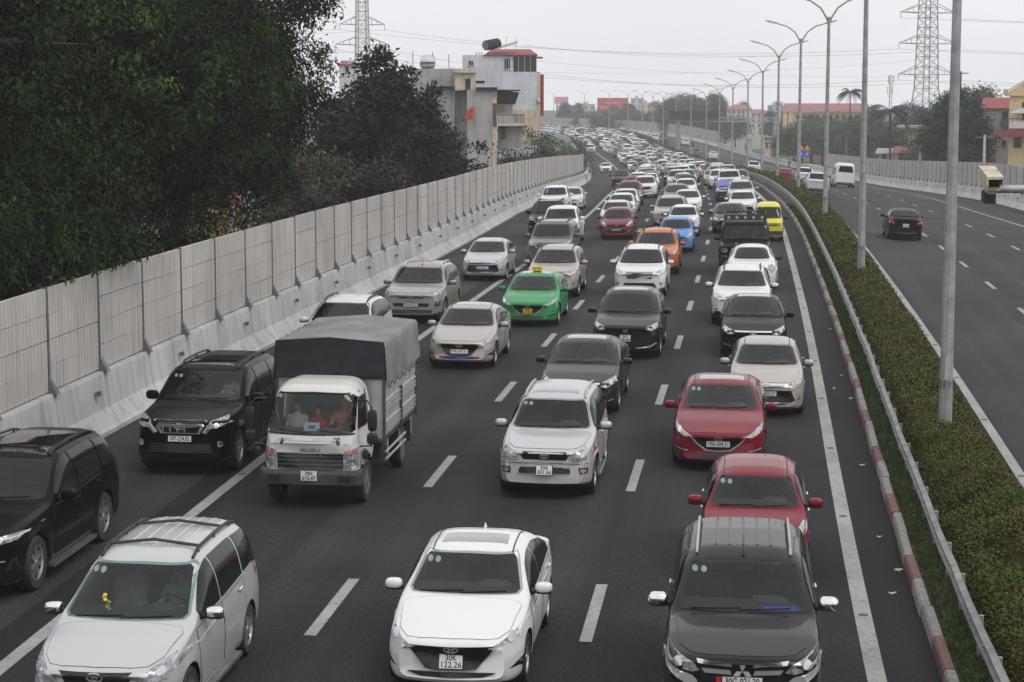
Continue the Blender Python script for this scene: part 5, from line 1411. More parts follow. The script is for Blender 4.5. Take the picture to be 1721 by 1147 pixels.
def add_plate(e, S, z, lines, yel=False, ax='f', flag=False):
    sk = S['sk']; long = len(lines) == 1
    w, h = (.44, .105) if long else (.28, .17)
    k = MB(); k.b2((-w / 2, -h / 2, 0), (w / 2, h / 2, .008)); k.b2((-w / 2 - .012, -h / 2 - .012, -.02), (w / 2 + .012, h / 2 + .012, .003), 1)
    o = k.obj('license_plate', [M_PLATY if yel else M_PLATE, M_BLACK], e)
    o.matrix_local = face_matrix(sk, ax, 0, z, .022)
    for i, s in enumerate(lines):
        hh = .095 if long else .080
        tm = text_mesh(s, hh * 1.25, M_INK, w * (.86 if long else (.50 if i == 0 else .88)))
        q = link('lettering', tm, o); q.location = (0, 0 if long else (.040 if i == 0 else -.042), .0095)
    if flag:
        k = MB(); k.b2((-w / 2 - .07, -h / 2, 0), (-w / 2 - .015, h / 2, .008)); k.obj('plate_badge', mat('badge_red', (.45, .02, .015), .5), o)
# ------------------------------------------------------------------ vehicles read off the photograph: pixel of the road under the bumper
def car_px(key, px, py, col, label, **k):
    k.setdefault('lod', 1)
    t, o = road_at(px, py)
    return put_car(key, t, o, col, label, **k)


G1 = 'vehicles queueing in the jam'
NEAR = {}
NEAR['innova'] = car_px('mpv', 160, 1254, 'silver', 'silver minivan with roof rails and chrome mirrors beside the white solid line', plate=None, lod=2)
NEAR['accent'] = car_px('sedan_a', 757, 1180, 'white', 'white sedan with closed sunroof, black mesh grille and plate 30K 122.26', plate=(.462, ['30K', '122.26']), lod=2)
NEAR['pajero'] = car_px('pajero', 1246, 1266, 'gun', 'dark brown suv with ribbed roof, chrome mirrors and plate 30G-021.20', plate=(.79, ['30G-021.20'], False, 'f', True), lod=2)
NEAR['i10'] = car_px('hatch_s', 1267, 996, 'red', 'small red hatchback hugging the tail of the dark brown suv', plate=None, lod=2)
NEAR['mazda'] = car_px('hatch_m', 1206, 795, 'red', 'red hatchback with winged chrome grille and plate 19A-304.31', plate=(.525, ['19A-304.31']), lod=2)
NEAR['rav4'] = car_px('rav4', 914, 842, 'silver', 'older silver suv with big oval headlights and plate 30A 301.56', plate=(.53, ['30A', '301.56']), lod=2)
NEAR['prado'] = car_px('suv_big', 302, 802, 'black', 'black suv with chrome barred grille and plate 30F-254.82 along the noise barrier', plate=(.70, ['30F-254.82']), lod=2)
NEAR['x7'] = car_px('suv_lux', -82, 1016, 'black', 'large black luxury suv with glass roof and slim lit headlights', plate=None, lod=2)
car_px('sedan_b', 1287, 703, 'beige', 'beige sedan half hidden behind the red hatchback with plate 19A-304.31', plate=(.53, ['98A-037.27']))
car_px('sedan_c', 1265, 604, 'black', 'black sedan with chrome grille bar following the beige sedan', wsm=M_WSCR)
car_px('sedan_c', 969, 701, 'gun', 'dark grey sedan tucked behind the older silver suv', wsm=M_WSCR)
car_px('suv_crv', 1050, 606, 'gun', 'dark grey suv with black mirrors and plate 30G 584.46', plate=(.575, ['30G', '584.46']))
car_px('sedan_a', 771, 623, 'champagne', 'champagne sedan with a blue and red strip on the lower bumper', plate=(.46, ['99A-247.61']))
taxi = car_px('hatch_m', 886, 551, 'green', 'bright green taxi with a yellow roof sign and yellow plate', plate=(.47, ['30E', '415.82'], True))
car_px('suv_kia', 690, 545, 'taupe', 'taupe suv with chrome roof rails close to the noise barrier', plate=(.57, ['61A-953.23']))
car_px('suv_mid', 552, 626, 'pearl', 'white suv mostly hidden behind the tarpaulin truck', wsm=M_WSCD)
car_px('sedan_b', 811, 473, 'silver', 'silver sedan alone in the emergency lane by the noise barrier', plate=(.50, ['30A-482.17']))
car_px('suv_mid', 1245, 550, 'white', 'white suv with sunroof behind the black sedan', wsm=M_WSCR)
car_px('beetle', 1263, 489, 'white', 'white rounded coupe with round headlights and black mirrors')
car_px('offroad', 1252, 463, 'black', 'big black off-road vehicle with a roof rack of spot lamps')
car_px('microvan', 1292, 407, 'yellow', 'bright yellow microvan beside the painted kerb')
car_px('suv_mid', 1074, 502, 'white', 'white suv behind the dark grey suv with plate 30G 584.46', wsm=M_WSCD)
car_px('suv_mid', 1101, 463, 'orange', 'orange suv in the middle lane')
car_px('hatch_s', 1135, 426, 'blue', 'bright blue small hatchback behind the orange suv')
car_px('hatch_s', 1148, 399, 'white', 'small white hatchback behind the bright blue one')
car_px('suv_mid', 1126, 385, 'beige', 'pale gold suv beside the small white hatchback')
car_px('sedan_a', 1156, 362, 'white', 'white sedan beside and behind the pale gold suv')
car_px('suv_mid', 926, 502, 'beige', 'light beige suv directly behind the green taxi', wsm=M_WSCR)
car_px('suv_big', 922, 452, 'grey', 'grey suv with silver roof rails behind the light beige one')
car_px('pickup', 938, 414, 'white', 'white pickup truck behind the grey suv')
car_px('suv_big', 917, 402, 'black', 'black suv squeezed between noise barrier and white pickup')
car_px('pickup', 930, 362, 'white', 'white pickup truck with dark mirrors near the end of the barrier queue')
car_px('sedan_c', 957, 354, 'pearl', 'pearl white sedan beside the white pickup with dark mirrors')
car_px('hatch_s', 1036, 404, 'darkred', 'small dark red hatchback with bright headlights leading its lane', plate=(.50, ['30A-918.44']))
car_px('sedan_b', 1033, 387, 'pearl', 'white sedan directly behind the small dark red hatchback')
car_px('sedan_b', 1043, 370, 'white', 'white sedan second behind the small dark red hatchback')
car_px('sedan_a', 1050, 359, 'white', 'white sedan third behind the small dark red hatchback')
car_px('suv_mid', 1057, 347, 'red', 'red suv fourth behind the small dark red hatchback')
car_px('suv_mid', 1065, 334, 'darkred', 'dark red suv close behind the red suv')
car_px('suv_crv', 1084, 334, 'white', 'white suv with dark mirrors beside the dark red suv')
car_px('sedan_b', 1074, 318, 'white', 'white sedan with a blue sunstrip on its windscreen')
car_px('suv_mid', 1043, 315, 'black', 'black suv standing on the white solid line')
car_px('sedan_c', 1093, 314, 'grey', 'grey sedan beside the white sedan with a blue sunstrip')
car_px('sedan_a', 1019, 291, 'white', 'white sedan alone in the emergency lane far down the bend')
car_px('sedan_c', 1227, 394, 'gun', 'dark grey sedan just behind the big black off-road vehicle', wsm=M_WSCR)
car_px('sedan_b', 1249, 366, 'white', 'white sedan behind the yellow microvan')
car_px('suv_mid', 1247, 348, 'silver', 'silver suv with dark mirrors second behind the yellow microvan')
car_px('sedan_b', 1224, 339, 'navy', 'dark blue sedan with a bluish windscreen beside the silver suv')
car_px('suv_big', 1227, 326, 'white', 'tall white suv behind the dark blue sedan')
car_px('suv_mid', 1210, 319, 'white', 'white suv beside the tall white suv')
car_px('sedan_c', 1199, 312, 'beige', 'pale beige sedan ahead of the white suvs by the lane dashes')
car_px('pickup', 1207, 302, 'white', 'white pickup truck by the hedge beyond the pale beige sedan')
car_px('sedan_c', 1137, 349, 'grey', 'grey sedan behind the pale gold suv')
car_px('sedan_b', 1153, 336, 'white', 'white sedan behind the grey sedan in the middle lane')
car_px('hatch_s', 1149, 322, 'pearl', 'small pale hatchback in the middle lane beside the black pickup')
car_px('pickup', 1132, 315, 'black', 'black pickup truck in the middle lane')
# the carriageway of receding traffic
G2 = 'vehicles driving away on the other carriageway'
car_px('sedan_b', 1521, 405, 'black', 'black sedan driving away past the silver hedge lamp posts', rev=True, group=G2, plate=(.72, ['30A', '226.93'], False, 'r'))
car_px('suv_mid', 1373, 328, 'silver', 'silver suv driving away beside the hedge', rev=True, group=G2)
car_px('van', 1419, 316, 'white', 'white high-roof minibus driving away along the noise barrier', rev=True, group=G2, cat='minibus')
car_px('suv_mid', 1352, 310, 'white', 'white suv driving away just ahead of the silver suv', rev=True, group=G2)
car_px('sedan_b', 1319, 309, 'red', 'red sedan driving away half hidden by the hedge', rev=True, group=G2)
car_px('suv_mid', 1266, 293, 'white', 'white suv driving away half hidden by the hedge', rev=True, group=G2)
car_px('sedan_b', 1199, 269, 'white', 'white sedan driving away under the sign gantry', rev=True, group=G2)
car_px('pickup', 1172, 266, 'grey', 'grey pickup truck driving away near the sign gantry', rev=True, group=G2)
car_px('suv_mid', 1152, 246, 'white', 'white suv driving away beside a black car beyond the gantry', rev=True, group=G2)
car_px('sedan_c', 1160, 246, 'black', 'black sedan driving away beside a white suv beyond the gantry', rev=True, group=G2)
car_px('suv_mid', 1117, 244, 'navy', 'dark blue suv driving away in the far traffic', rev=True, group=G2)
car_px('suv_mid', 1116, 233, 'red', 'red suv driving away in the far traffic', rev=True, group=G2)
for k, (px, py) in enumerate(((1101, 238), (1091, 234), (1080, 230), (1094, 229), (1080, 224), (1066, 223), (1047, 222), (1070, 219))):
    car_px(R.choice(['sedan_b', 'suv_mid']), px, py, R.choice(['white', 'white', 'silver']), 'pale car in the far cluster driving away past the gantry', rev=True, group=G2, lod=0)

# ---- the far jam: three full lanes, each car on its own
fleet = [('sedan_a', 4), ('sedan_b', 5), ('sedan_c', 3), ('suv_mid', 6), ('hatch_s', 3), ('suv_big', 2), ('mpv', 2), ('pickup', 1), ('suv_crv', 2), ('suv_kia', 1)]
fk = [k for k, n in fleet for _ in range(n)]
fc = ['white'] * 12 + ['pearl'] * 4 + ['silver'] * 5 + ['grey'] * 2 + ['gun'] * 2 + ['black'] * 3 + ['beige'] * 2 + ['darkred', 'navy', 'brown']
SHAPE = {'sedan_a': 'sedan', 'sedan_b': 'sedan', 'sedan_c': 'long sedan', 'suv_mid': 'suv', 'hatch_s': 'small hatchback', 'suv_big': 'tall suv', 'mpv': 'minivan', 'pickup': 'pickup truck', 'suv_crv': 'rounded suv', 'suv_kia': 'suv with roof rails'}
CW = {'gun': 'dark grey', 'darkred': 'dark red', 'navy': 'dark blue', 'pearl': 'off-white', 'beige': 'pale beige'}
RF = random.Random(3)
cnt = 0
for ln, o0, ts, te in (('slow lane', -5.45, 150, 660), ('middle lane', -1.85, 138, 660), ('hedge-side lane', 1.87, 140, 660), ('emergency lane', -9.7, 400, 640)):
    t = ts + RF.uniform(0, 3)
    while t < te:
        key = RF.choice(fk); col = RF.choice(fc); L = MODELS[key]['L']; o = o0 + RF.uniform(-.75, .75)
        if all(t > b_ + .7 or t + L < a_ - .7 or abs(o - q_) > 2.05 for a_, b_, q_ in OCC):
            far = t > 430
            lab = ('hazy far-off %s %s among the jam near the bend' % (CW.get(col, col), SHAPE[key])) if far else ('%s %s in the distant jam, %s' % (CW.get(col, col), SHAPE[key], ln))
            put_car(key, t, o, col, lab, lod=0, yaw=RF.uniform(-.02, .02)); cnt += 1
            t += L + RF.uniform(.9, 2.3) * (1 if t < 420 else 2.6)
        else: t += 1.2

# ---- fittings on single cars
def sticker_strip(e, S, name, m, poly, off=.012):
    v, f = patch(S['sk'], 'f', [(a * S['W'] / 2, b) for a, b in poly], off, .02, .08); me = mesh(name, v, f, [m]); fix_normals(me); return link(name, me, e)
e = [q for q in COL.objects if str(q.get('label', '')).startswith('champagne')][0]
sticker_strip(e, MODELS['sedan_a'], 'bumper_strip', mat('strip_blue', (.02, .05, .35), .4), [(-.42, .325), (.42, .325), (.40, .288), (-.40, .288)], .018)
sticker_strip(e, MODELS['sedan_a'], 'bumper_strip', mat('strip_red', (.45, .03, .03), .4), [(-.62, .335), (-.44, .325), (-.42, .288), (-.55, .295)], .018)
sticker_strip(e, MODELS['sedan_a'], 'bumper_strip', mat('strip_red', (.45, .03, .03), .4), [(.44, .325), (.62, .335), (.55, .295), (.42, .288)], .018)
S = MODELS['hatch_m']; ts_ = MB(); p, n = S['sk'].hit('t', S['L'] / 2 - 2.75, 0)
V = [(-.06, -.17, 0), (.06, -.17, 0), (.06, .17, 0), (-.06, .17, 0), (-.04, -.16, .13), (.04, -.16, .13), (.04, .16, .13), (-.04, .16, .13)]
ts_.add([(x, y, z + .03) for x, y, z in V], [(3, 2, 1, 0), (4, 5, 6, 7), (0, 1, 5, 4), (1, 2, 6, 5), (2, 3, 7, 6), (3, 0, 4, 7)]); ts_.b2((-.05, -.12, -.01), (.05, .12, .035), 1)
sg = ts_.obj('taxi_sign', [mat('taxi_yellow', (.80, .62, .03), .4), M_BLACK], taxi); sg.location = p
q = link('lettering', text_mesh('G7.VN', .10, M_INK, .24), sg); q.rotation_euler = (math.radians(90), 0, math.radians(90)); q.location = (.058, 0, .095)
e = [q for q in COL.objects if 'blue sunstrip' in str(q.get('label', '')) and str(q.get('label')).startswith('white')][0]
S = MODELS['sedan_b']; v, f = patch(S['sk'], 'f', [(-.50, S['z1'] - .16), (.1, S['z1'] - .16), (.1, S['z1'] - .03), (-.48, S['z1'] - .03)], .009, .004, .1)
me = mesh('sunstrip', v, f, [mat('sunstrip_blue', (.12, .20, .55), .3)]); fix_normals(me); link('sunstrip', me, e)
e = [q for q in COL.objects if str(q.get('label', '')).startswith('dark blue sedan with a bluish')][0]
for ch in e.children:
    if ch.name.startswith('windshield'): ch.material_slots[0].link = 'OBJECT'; ch.material_slots[0].material = mat('blue_film', (.06, .09, .40), .08, coat=1.0)
# ------------------------------------------------------------------ people
M_SKIN = mat('skin', (.42, .25, .17), .6, var=.08)
M_HAIR = mat('hair_black', (.012, .010, .009), .5, var=.2)


def person_mesh(name, pose, shirt, trousers, scale=1.0):
    """one continuous skinned figure. pose 'drive' | 'sit' | 'ride'. Origin at the hips, facing +x"""
    V, E, Rr, C = [], [], [], []
    def v(p, r, c, par=None):
        V.append(p); Rr.append(r); C.append(c)
        if par is not None: E.append((par, len(V) - 1))
        return len(V) - 1
    pel = v((0, 0, .08), (.15, .12), 2)
    wa = v((-.02, 0, .25), (.135, .10), 1, pel); ch = v((-.05, 0, .44), (.165, .115), 1, wa); nk = v((-.05, 0, .565), (.075, .075), 1, ch)
    n2 = v((-.04, 0, .63), (.052, .055), 0, nk); jw = v((-.005, 0, .69), (.068, .078), 0, n2); hd = v((-.015, 0, .77), (.078, .095), 0, jw); hp = v((-.02, 0, .83), (.065, .08), 0, hd)
    v((.085, 0, .735), (.016, .014), 0, hd)                                       # nose
    for s in (1, -1):
        sh = v((-.05, s * .185, .50), (.068, .062), 1, ch)
        if pose in ('drive', 'ride'): el, wr_ = (.12, s * .25, .30), (.36, s * .17, .38 if pose == 'drive' else .30)
        else: el, wr_ = (.02, s * .235, .24), (.22, s * .11, .14)
        e = v(el, (.046, .046), 1, sh); m = v(tuple((a + b) / 2 for a, b in zip(el, wr_)), (.042, .042), 0 if pose != 'ride' else 1, e); w = v(wr_, (.027, .03), 0, m)
        d = Vector(wr_) - Vector(el); d.normalize(); up = Vector((0, 0, 1)); sd = d.cross(up).normalized() * (1 if s > 0 else -1)
        pa = Vector(wr_) + d * .06; pm_ = v(tuple(pa), (.028, .018), 0, w)
        for k, ln in ((-1.5, .055), (-.5, .068), (.5, .072), (1.5, .062)):
            b0 = pa + d * .025 + sd * .019 * k; a = v(tuple(b0), (.0095, .0095), 0, pm_)
            a = v(tuple(b0 + d * ln * .5 - up * .012), (.009, .009), 0, a); v(tuple(b0 + d * ln * .7 - up * ln * .55), (.008, .008), 0, a)
        b0 = Vector(wr_) + d * .025 - sd * .035 - up * .005; a = v(tuple(b0), (.011, .011), 0, w); v(tuple(b0 + d * .04 - sd * .012 - up * .01), (.0095, .0095), 0, a)
        h = v((.05, s * .10, .05), (.098, .095), 2, pel); kn = v((.42, s * .14, .09 if pose != 'ride' else .04), (.066, .066), 2, h); an = v((.50, s * .14, -.30), (.042, .042), 2, kn); v((.62, s * .15, -.34), (.04, .032), 3, an)
    me = bpy.data.meshes.new(name); me.from_pydata([tuple(c * scale for c in p) for p in V], E, [])
    ob = bpy.data.objects.new('tmp_p', me); COL.objects.link(ob)
    md = ob.modifiers.new('s', 'SKIN'); md.use_smooth_shade = True
    for i, sv in enumerate(me.skin_vertices[0].data): sv.radius = (Rr[i][0] * scale, Rr[i][1] * scale); sv.use_root = (i == 0)
    sb = ob.modifiers.new('u', 'SUBSURF'); sb.levels = 1; sb.render_levels = 1
    r = bpy.data.meshes.new_from_object(ob.evaluated_get(bpy.context.evaluated_depsgraph_get())); bpy.data.objects.remove(ob); bpy.data.meshes.remove(me)
    r.materials.clear()
    for m in (M_SKIN, shirt, trousers, M_BLACK): r.materials.append(m)
    pts = np.array(V) * scale; co = np.array([p.center for p in r.polygons])
    idx = np.argmin(((co[:, None] - pts[None]) ** 2).sum(2) - (np.array([q[0] for q in Rr]) * scale)[None] ** 2, 1)
    r.polygons.foreach_set('material_index', np.array(C, dtype=np.int32)[idx]); r.shade_smooth(); r.name = name
    return r


def person(label, base, pose, shirt, trousers, pos, scale=1.0, hair=True, turn=0.0, mask=None, helmet=None, group=None):
    """base: 4x4 frame of what they sit in"""
    o = link('person', person_mesh('person', pose, shirt, trousers, scale)); tag(o, label, 'person', group)
    o.matrix_world = base @ Matrix.Translation(pos) @ Matrix.Rotation(turn, 4, 'Z')
    s = scale
    if helmet is None:
        vv, ff = blob('h', (-.03 * s, 0, .815 * s), (.098 * s, .092 * s, .085 * s), None, 2.1, seg=14)
        vv = [(x - max(0, .80 * s - z) * .35, y, z) for x, y, z in vv]
        h = mesh('hair', vv, ff, [M_HAIR], smooth=180); link('hair', h, o)
    else:
        vv, ff = blob('h', (-.02 * s, 0, .81 * s), (.125 * s, .12 * s, .12 * s), None, 2.2, seg=14); link('helmet', mesh('helmet', vv, ff, [helmet], smooth=180), o)
    for y in (.032, -.032):
        vv, ff = blob('e', (.072 * s, y * s, .765 * s), (.012 * s, .013 * s, .008 * s), None, 2, seg=8); link('eye', mesh('eye', vv, ff, [M_INK]), o)
    vv, ff = blob('m', (.078 * s, 0, .700 * s), (.010 * s, .024 * s, .006 * s), None, 2, seg=8); link('mouth', mesh('mouth', vv, ff, [mat('lips', (.30, .10, .09), .5)]), o)
    if mask: vv, ff = blob('k', (.055 * s, 0, .705 * s), (.045 * s, .065 * s, .05 * s), None, 2.4, seg=10); link('face_mask', mesh('face_mask', vv, ff, [mask], smooth=180), o)
    return o


C_OR = mat('cloth_orange', (.55, .17, .09), .9); C_RED = mat('cloth_red', (.50, .04, .05), .9); C_WHT = mat('cloth_white', (.60, .60, .58), .9); C_BLK = mat('cloth_black', (.02, .02, .024), .9); C_NVY = mat('cloth_navy', (.03, .04, .08), .9); C_GRY = mat('cloth_grey', (.16, .15, .15), .9); C_CAMO = mat('cloth_mottled', (.16, .15, .12), .9, var=.4, scale=25)
bpy.context.view_layer.update()


def in_car(e, key, side, label, shirt, **k):
    S = MODELS[key]; hw = S['W'] / 2; uc = S['cowl'][0]; z0 = S['z0']; top = min(z0 + .34, S['z1'] - .09)
    sc_ = k.pop('scale', 1.0); z = k.pop('z', top + .02 - .80 * sc_)
    return person(label, e.matrix_world, k.pop('pose', 'drive' if side > 0 else 'sit'), shirt, C_BLK, (S['L'] / 2 - (uc + 1.20), side * hw * .40, z), scale=sc_, **k)


in_car(NEAR['pajero'], 'pajero', 1, 'driver in dark jacket at the wheel of the dark brown suv', C_BLK, scale=.95)
in_car(NEAR['pajero'], 'pajero', -1, 'passenger in dark coat in the dark brown suv', C_NVY, scale=.90)
in_car(NEAR['i10'], 'hatch_s', 1, 'driver in mottled jacket and blue face mask inside the small red hatchback', C_CAMO, scale=.95, mask=mat('mask_blue', (.10, .33, .42), .8))
in_car(NEAR['innova'], 'mpv', 1, 'driver in grey top in the silver minivan', C_GRY, scale=.95)
in_car(NEAR['mazda'], 'hatch_m', 1, 'driver in dark top in the red hatchback with winged grille', C_BLK, scale=.93)
in_car(NEAR['prado'], 'suv_big', 1, 'driver in pale shirt in the black suv along the noise barrier', C_WHT, scale=.95)
in_car(NEAR['rav4'], 'rav4', 1, 'driver in dark jacket in the older silver suv', C_NVY, scale=.93)
# yellow charm hanging behind the minivan's windscreen
S = MODELS['mpv']; p, n = S['sk'].hit('f', -.28, S['z0'] + .10); k = MB()
for i in range(7): vv, ff = blob('c', (p.x - .10 + R.uniform(-.02, .02), -.28 + R.uniform(-.05, .05), p.z + .03 * i - .06), (.025, .03, .022), None, 2, seg=6); k.add(vv, ff)
k.obj('flower_charm', mat('charm_yellow', (.75, .60, .10), .7), NEAR['innova'])
k = MB(); k.b2((0, 0, 0), (.03, .26, .035)); q = k.obj('cloth_on_dash', mat('cloth_blue', (.03, .07, .45), .8), NEAR['pajero']); S = MODELS['pajero']; p, n = S['sk'].hit('f', .3, S['z0'] + .02); q.location = (p.x - .20, .24, S['z0'] - .005); q.scale = (6, 1.5, .6)

# ------------------------------------------------------------------ the tarpaulin truck
def build_truck(px, py):
    t, o = road_at(px, py); Lc = 1.55; LT = 5.15; hw = .86
    f = road_frame(t + 2.6, o); e = empty('box_truck'); m = f.to_4x4(); m.translation = RV(t, o, .012); e.matrix_world = m   # local x=0 at the front bumper, -x towards the tail
    tag(e, 'white cab-over truck with grey tarpaulin cover and plate 29H 615.47', 'truck', G1)
    M_TW = PT('truckwhite'); M_TARP = mat('tarpaulin', (.20, .20, .205), .75, var=.22, scale=1.2, bump=.5, bscale=5); M_TARPN = mat('tarpaulin_navy', (.012, .013, .019), .75, var=.3, bump=.4, bscale=5)
    M_ALU = mat('aluminium_sheet', (.50, .50, .52), .42, metal=.4, var=.1, streak=.3); M_TRIM = mat('truck_bumper', (.055, .057, .062), .6, var=.2); M_FRM = mat('chassis', (.03, .03, .03), .8, var=.3)
    S = dict(key='cab', L=Lc, W=2 * hw, H=2.14, clr=.50, fo=.75, wb=5, wr=.38, top=[(0, 1.16), (.03, 1.24), (.07, 1.30), (.34, 1.98), (.50, 2.09), (.9, 2.14), (1.45, 2.13), (1.55, 2.10)], belt=[(0, 1.05), (.07, 1.20), (.4, 1.25), (1.55, 1.25)], sig=.03, pf=.90, pr=.97, ng=6.0, tumble=.10, nose=.05, nosedrop=.04, flare=0, bowf=.10)
    V, Fc = shell(S); V = [(x - Lc / 2, y, z) for x, y, z in V]; sk = Skin(V, Fc)
    me = mesh('cab', V, Fc, [M_TW]); fix_normals(me); cut = []
    for s in (1, -1):
        k = MB(); n = 24; rr = .47; ring = [(-.80 + rr * math.cos(2 * math.pi * i / n), .40 + rr * math.sin(2 * math.pi * i / n)) for i in range(n)]
        k.add([(x, s * .55, z) for x, z in ring] + [(x, s * 1.2, z) for x, z in ring], [tuple(range(n)), tuple(reversed(range(n, 2 * n)))] + [(i, n + i, n + (i + 1) % n, (i + 1) % n) for i in range(n)]); c = k.mesh('c', M_BLACK); fix_normals(c); cut.append(c)
    ws = [(-.74, 1.315), (0, 1.30), (.74, 1.315), (.80, 1.36), (.755, 1.90), (.70, 1.965), (0, 1.985), (-.70, 1.965), (-.755, 1.90), (-.80, 1.36)]
    q = [(y * .965, (z - 1.64) * .95 + 1.64) for y, z in ws]; n = len(q); k = MB(); k.add([(.3, y, z) for y, z in q] + [(-1.38, y, z) for y, z in q], [tuple(range(n)), tuple(reversed(range(n, 2 * n)))] + [(i, n + i, n + (i + 1) % n, (i + 1) % n) for i in range(n)]); c = k.mesh('c', mat('cab_lining', (.16, .16, .16), .9)); fix_normals(c); cut.append(c)
    k = MB(); k.b2((-.62, -.72, .95), (-1.36, .72, 1.42)); c = k.mesh('c', M_CABIN); fix_normals(c); cut.append(c)
    b = boolean(me, cut, None); b.shade_smooth(); b.set_sharp_from_angle(angle=math.radians(38)); cab = link('cab', b, e)
    def add(nm, mm, ax, poly, off=.006, mirror=False, par=None, th=.02, g=.08):
        v2, f2 = patch(sk, ax, poly, off, th, g); r = []
        for s in ((1, -1) if mirror else (1,)):
            v, ff = (v2, f2) if s == 1 else flipY(v2, f2); a = mesh(nm, v, ff, [mm], smooth=40); fix_normals(a); r.append(link(nm, a, par or e))
        return r
    add('windshield', glass_clear('truck_glass', (.80, .84, .82)), 'f', ws, .004, th=.004)
    k = MB()
    pts = [sk.hit('f', y * 1.01, z)[0] + Vector((.012, 0, 0)) for y, z in densify(ws, .1)]; k.tube(pts + [pts[0]], .018, 6, cap=False); k.obj('windshield_seal', M_BLACK, e)
    add('side_window', M_GLASS, 'l', [(-.36, 1.36), (-.58, 1.88), (-1.12, 1.88), (-1.16, 1.36)], .005, True)
    for d in add('door', M_TW, 'l', [(-.33, 1.33), (-.33, 1.0), (-.42, .88), (-1.18, .88), (-1.20, 1.33)], .008, True):
        s = 1 if d.data.vertices[0].co.y > 0 else -1; vv, ff = blob('h', (-1.05, s * (hw + .03), 1.2), (.07, .015, .02), None, 3, seg=8); link('handle', mesh('handle', vv, ff, [M_BLACK]), d)
    add('front_panel', M_TW, 'f', [(-.60, 1.275), (.60, 1.275), (.60, .985), (-.60, .985)], .008)
    gr_ = add('grille', M_GRILLE, 'f', [(-.58, .965), (.58, .965), (.58, .70), (-.58, .70)], .006)[0]
    for z in (.93, .86, .79, .73): add('grille_slat', M_TRIM, 'f', [(-.56, z), (.56, z), (.56, z - .025), (-.56, z - .025)], .016, par=gr_)
    for h in add('headlight', M_LENS, 'f', [(.60, .70), (.83, .70), (.85, .95), (.845, 1.10), (.60, 1.02)], .010, True):
        s = 1 if h.data.vertices[0].co.y > 0 else -1
        for poly, mm, nm in (([(.64, .95), (.82, .98), (.83, 1.05), (.64, 1.00)], M_AMBER, 'indicator'), (ell(.72, .80, .075, .08, 14), M_BULB, 'reflector')):
            v2, f2 = patch(sk, 'f', poly, .016, .02, .08)
            if s < 0: v2, f2 = flipY(v2, f2)
            a = mesh(nm, v2, f2, [mm], smooth=40); fix_normals(a); link(nm, a, h)
    k = MB(); pr = [(-.16, .80), (-.06, .88), (.03, .80)]
    V = [];
    for y in (-.90, -.82, 0, .82, .90):
        x = {.90: -.10, .82: .02, 0: .06}[abs(y)]
        V += [(x, y, .44), (x + .01, y, .62), (x - .01, y, .68), (x - .22, y, .68), (x - .22, y, .44)]
    k.add(V, [(i * 5 + j, i * 5 + (j + 1) % 5, i * 5 + 5 + (j + 1) % 5, i * 5 + 5 + j) for i in range(4) for j in range(5)] + [(0, 1, 2, 3, 4), (20, 21, 22, 23, 24)])
    for y in (-.62, .62): k.b2((-.02, y - .09, .52), (.065, y + .09, .60), 1)
    a = k.mesh('bumper', [M_TRIM, M_BLACK]); fix_normals(a); link('bumper', a, e)
    k = MB(); k.b2((-.14, -.085, 0), (.14, .085, .01)); pl = k.obj('license_plate', M_PLATE, e); pl.matrix_local = Matrix.Translation((.066, .0, .60)) @ Matrix.Rotation(math.radians(90), 4, 'Z') @ Matrix.Rotation(math.radians(90), 4, 'X')
    for i, s in enumerate(('29H', '615.47')): q = link('lettering', text_mesh(s, .095, M_INK, .13 if i == 0 else .24), pl); q.location = (0, .041 - .083 * i, .012)
    M_GL = mat('badge_grey', (.10, .10, .105), .4)
    for s, y, z, sz, w, mm in (('ISUZU', 0.0, 1.03, .075, .34, M_GL), ('QKR', .46, 1.235, .05, .16, M_INK), ('210', .46, 1.185, .05, .16, mat('badge_darkred', (.25, .03, .03), .5))):
        q = link('lettering', text_mesh(s, sz, mm, w), e); q.matrix_local = face_matrix(sk, 'f', y, z, .012)
    q = link('lettering', text_mesh('BLUE POWER', .032, mat('badge_blue', (.15, .30, .55), .5), .20), e); q.matrix_local = face_matrix(sk, 'f', -.44, 1.215, .012)
    for s in (-1, 1):                                                         # mirrors on long arms
        k = MB(); k.tube([(-.30, s * .82, 1.88), (-.18, s * .98, 1.90), (-.14, s * 1.06, 1.80), (-.14, s * 1.06, 1.10)], .014, 6); k.tube([(-.24, s * .84, 1.08), (-.14, s * 1.06, 1.12)], .014, 6); arm = k.obj('mirror_arm', M_BLACK, e)
        for z, r in ((1.56, (.035, .085, .19)), (1.24, (.04, .10, .10)), (.96, (.04, .055, .085))):
            vv, ff = blob('m', (-.14 if z > 1 else -.16, s * (1.08 if z > 1 else .95), z), r, None, 4, seg=12); link('mirror', mesh('mirror', vv, ff, [M_BLACK], smooth=50), arm)
    for y0, y1 in ((-.62, .02), (.10, .62)):
        k = MB(); P0 = [sk.hit('f', y0 + (y1 - y0) * ff, 1.385 - .06 * ff)[0] + Vector((.03, 0, 0)) for ff in np.linspace(0, 1, 5)]; k.tube(P0, .010, 5); k.obj('wiper', M_BLACK, e)
    for y in (-.02, .30):
        v2, f2 = patch(sk, 'f', ell(y * 1.6 - .25, 1.295, .02, .02, 8), .014, .01, .1); link('washer_jet', mesh('washer_jet', v2, f2, [M_BLACK]), e)
    for dx in (0, .075): v2, f2 = patch(sk, 'f', ell(-.66 + dx, 1.915, .036, .033, 12), .006, .003, .1); link('sticker', mesh('sticker', v2, f2, [M_STICK]), e)
    k = MB(); k.b2((-.50, -.74, 1.15), (-.28, .74, 1.30)); k.obj('dashboard', M_DASH, e)
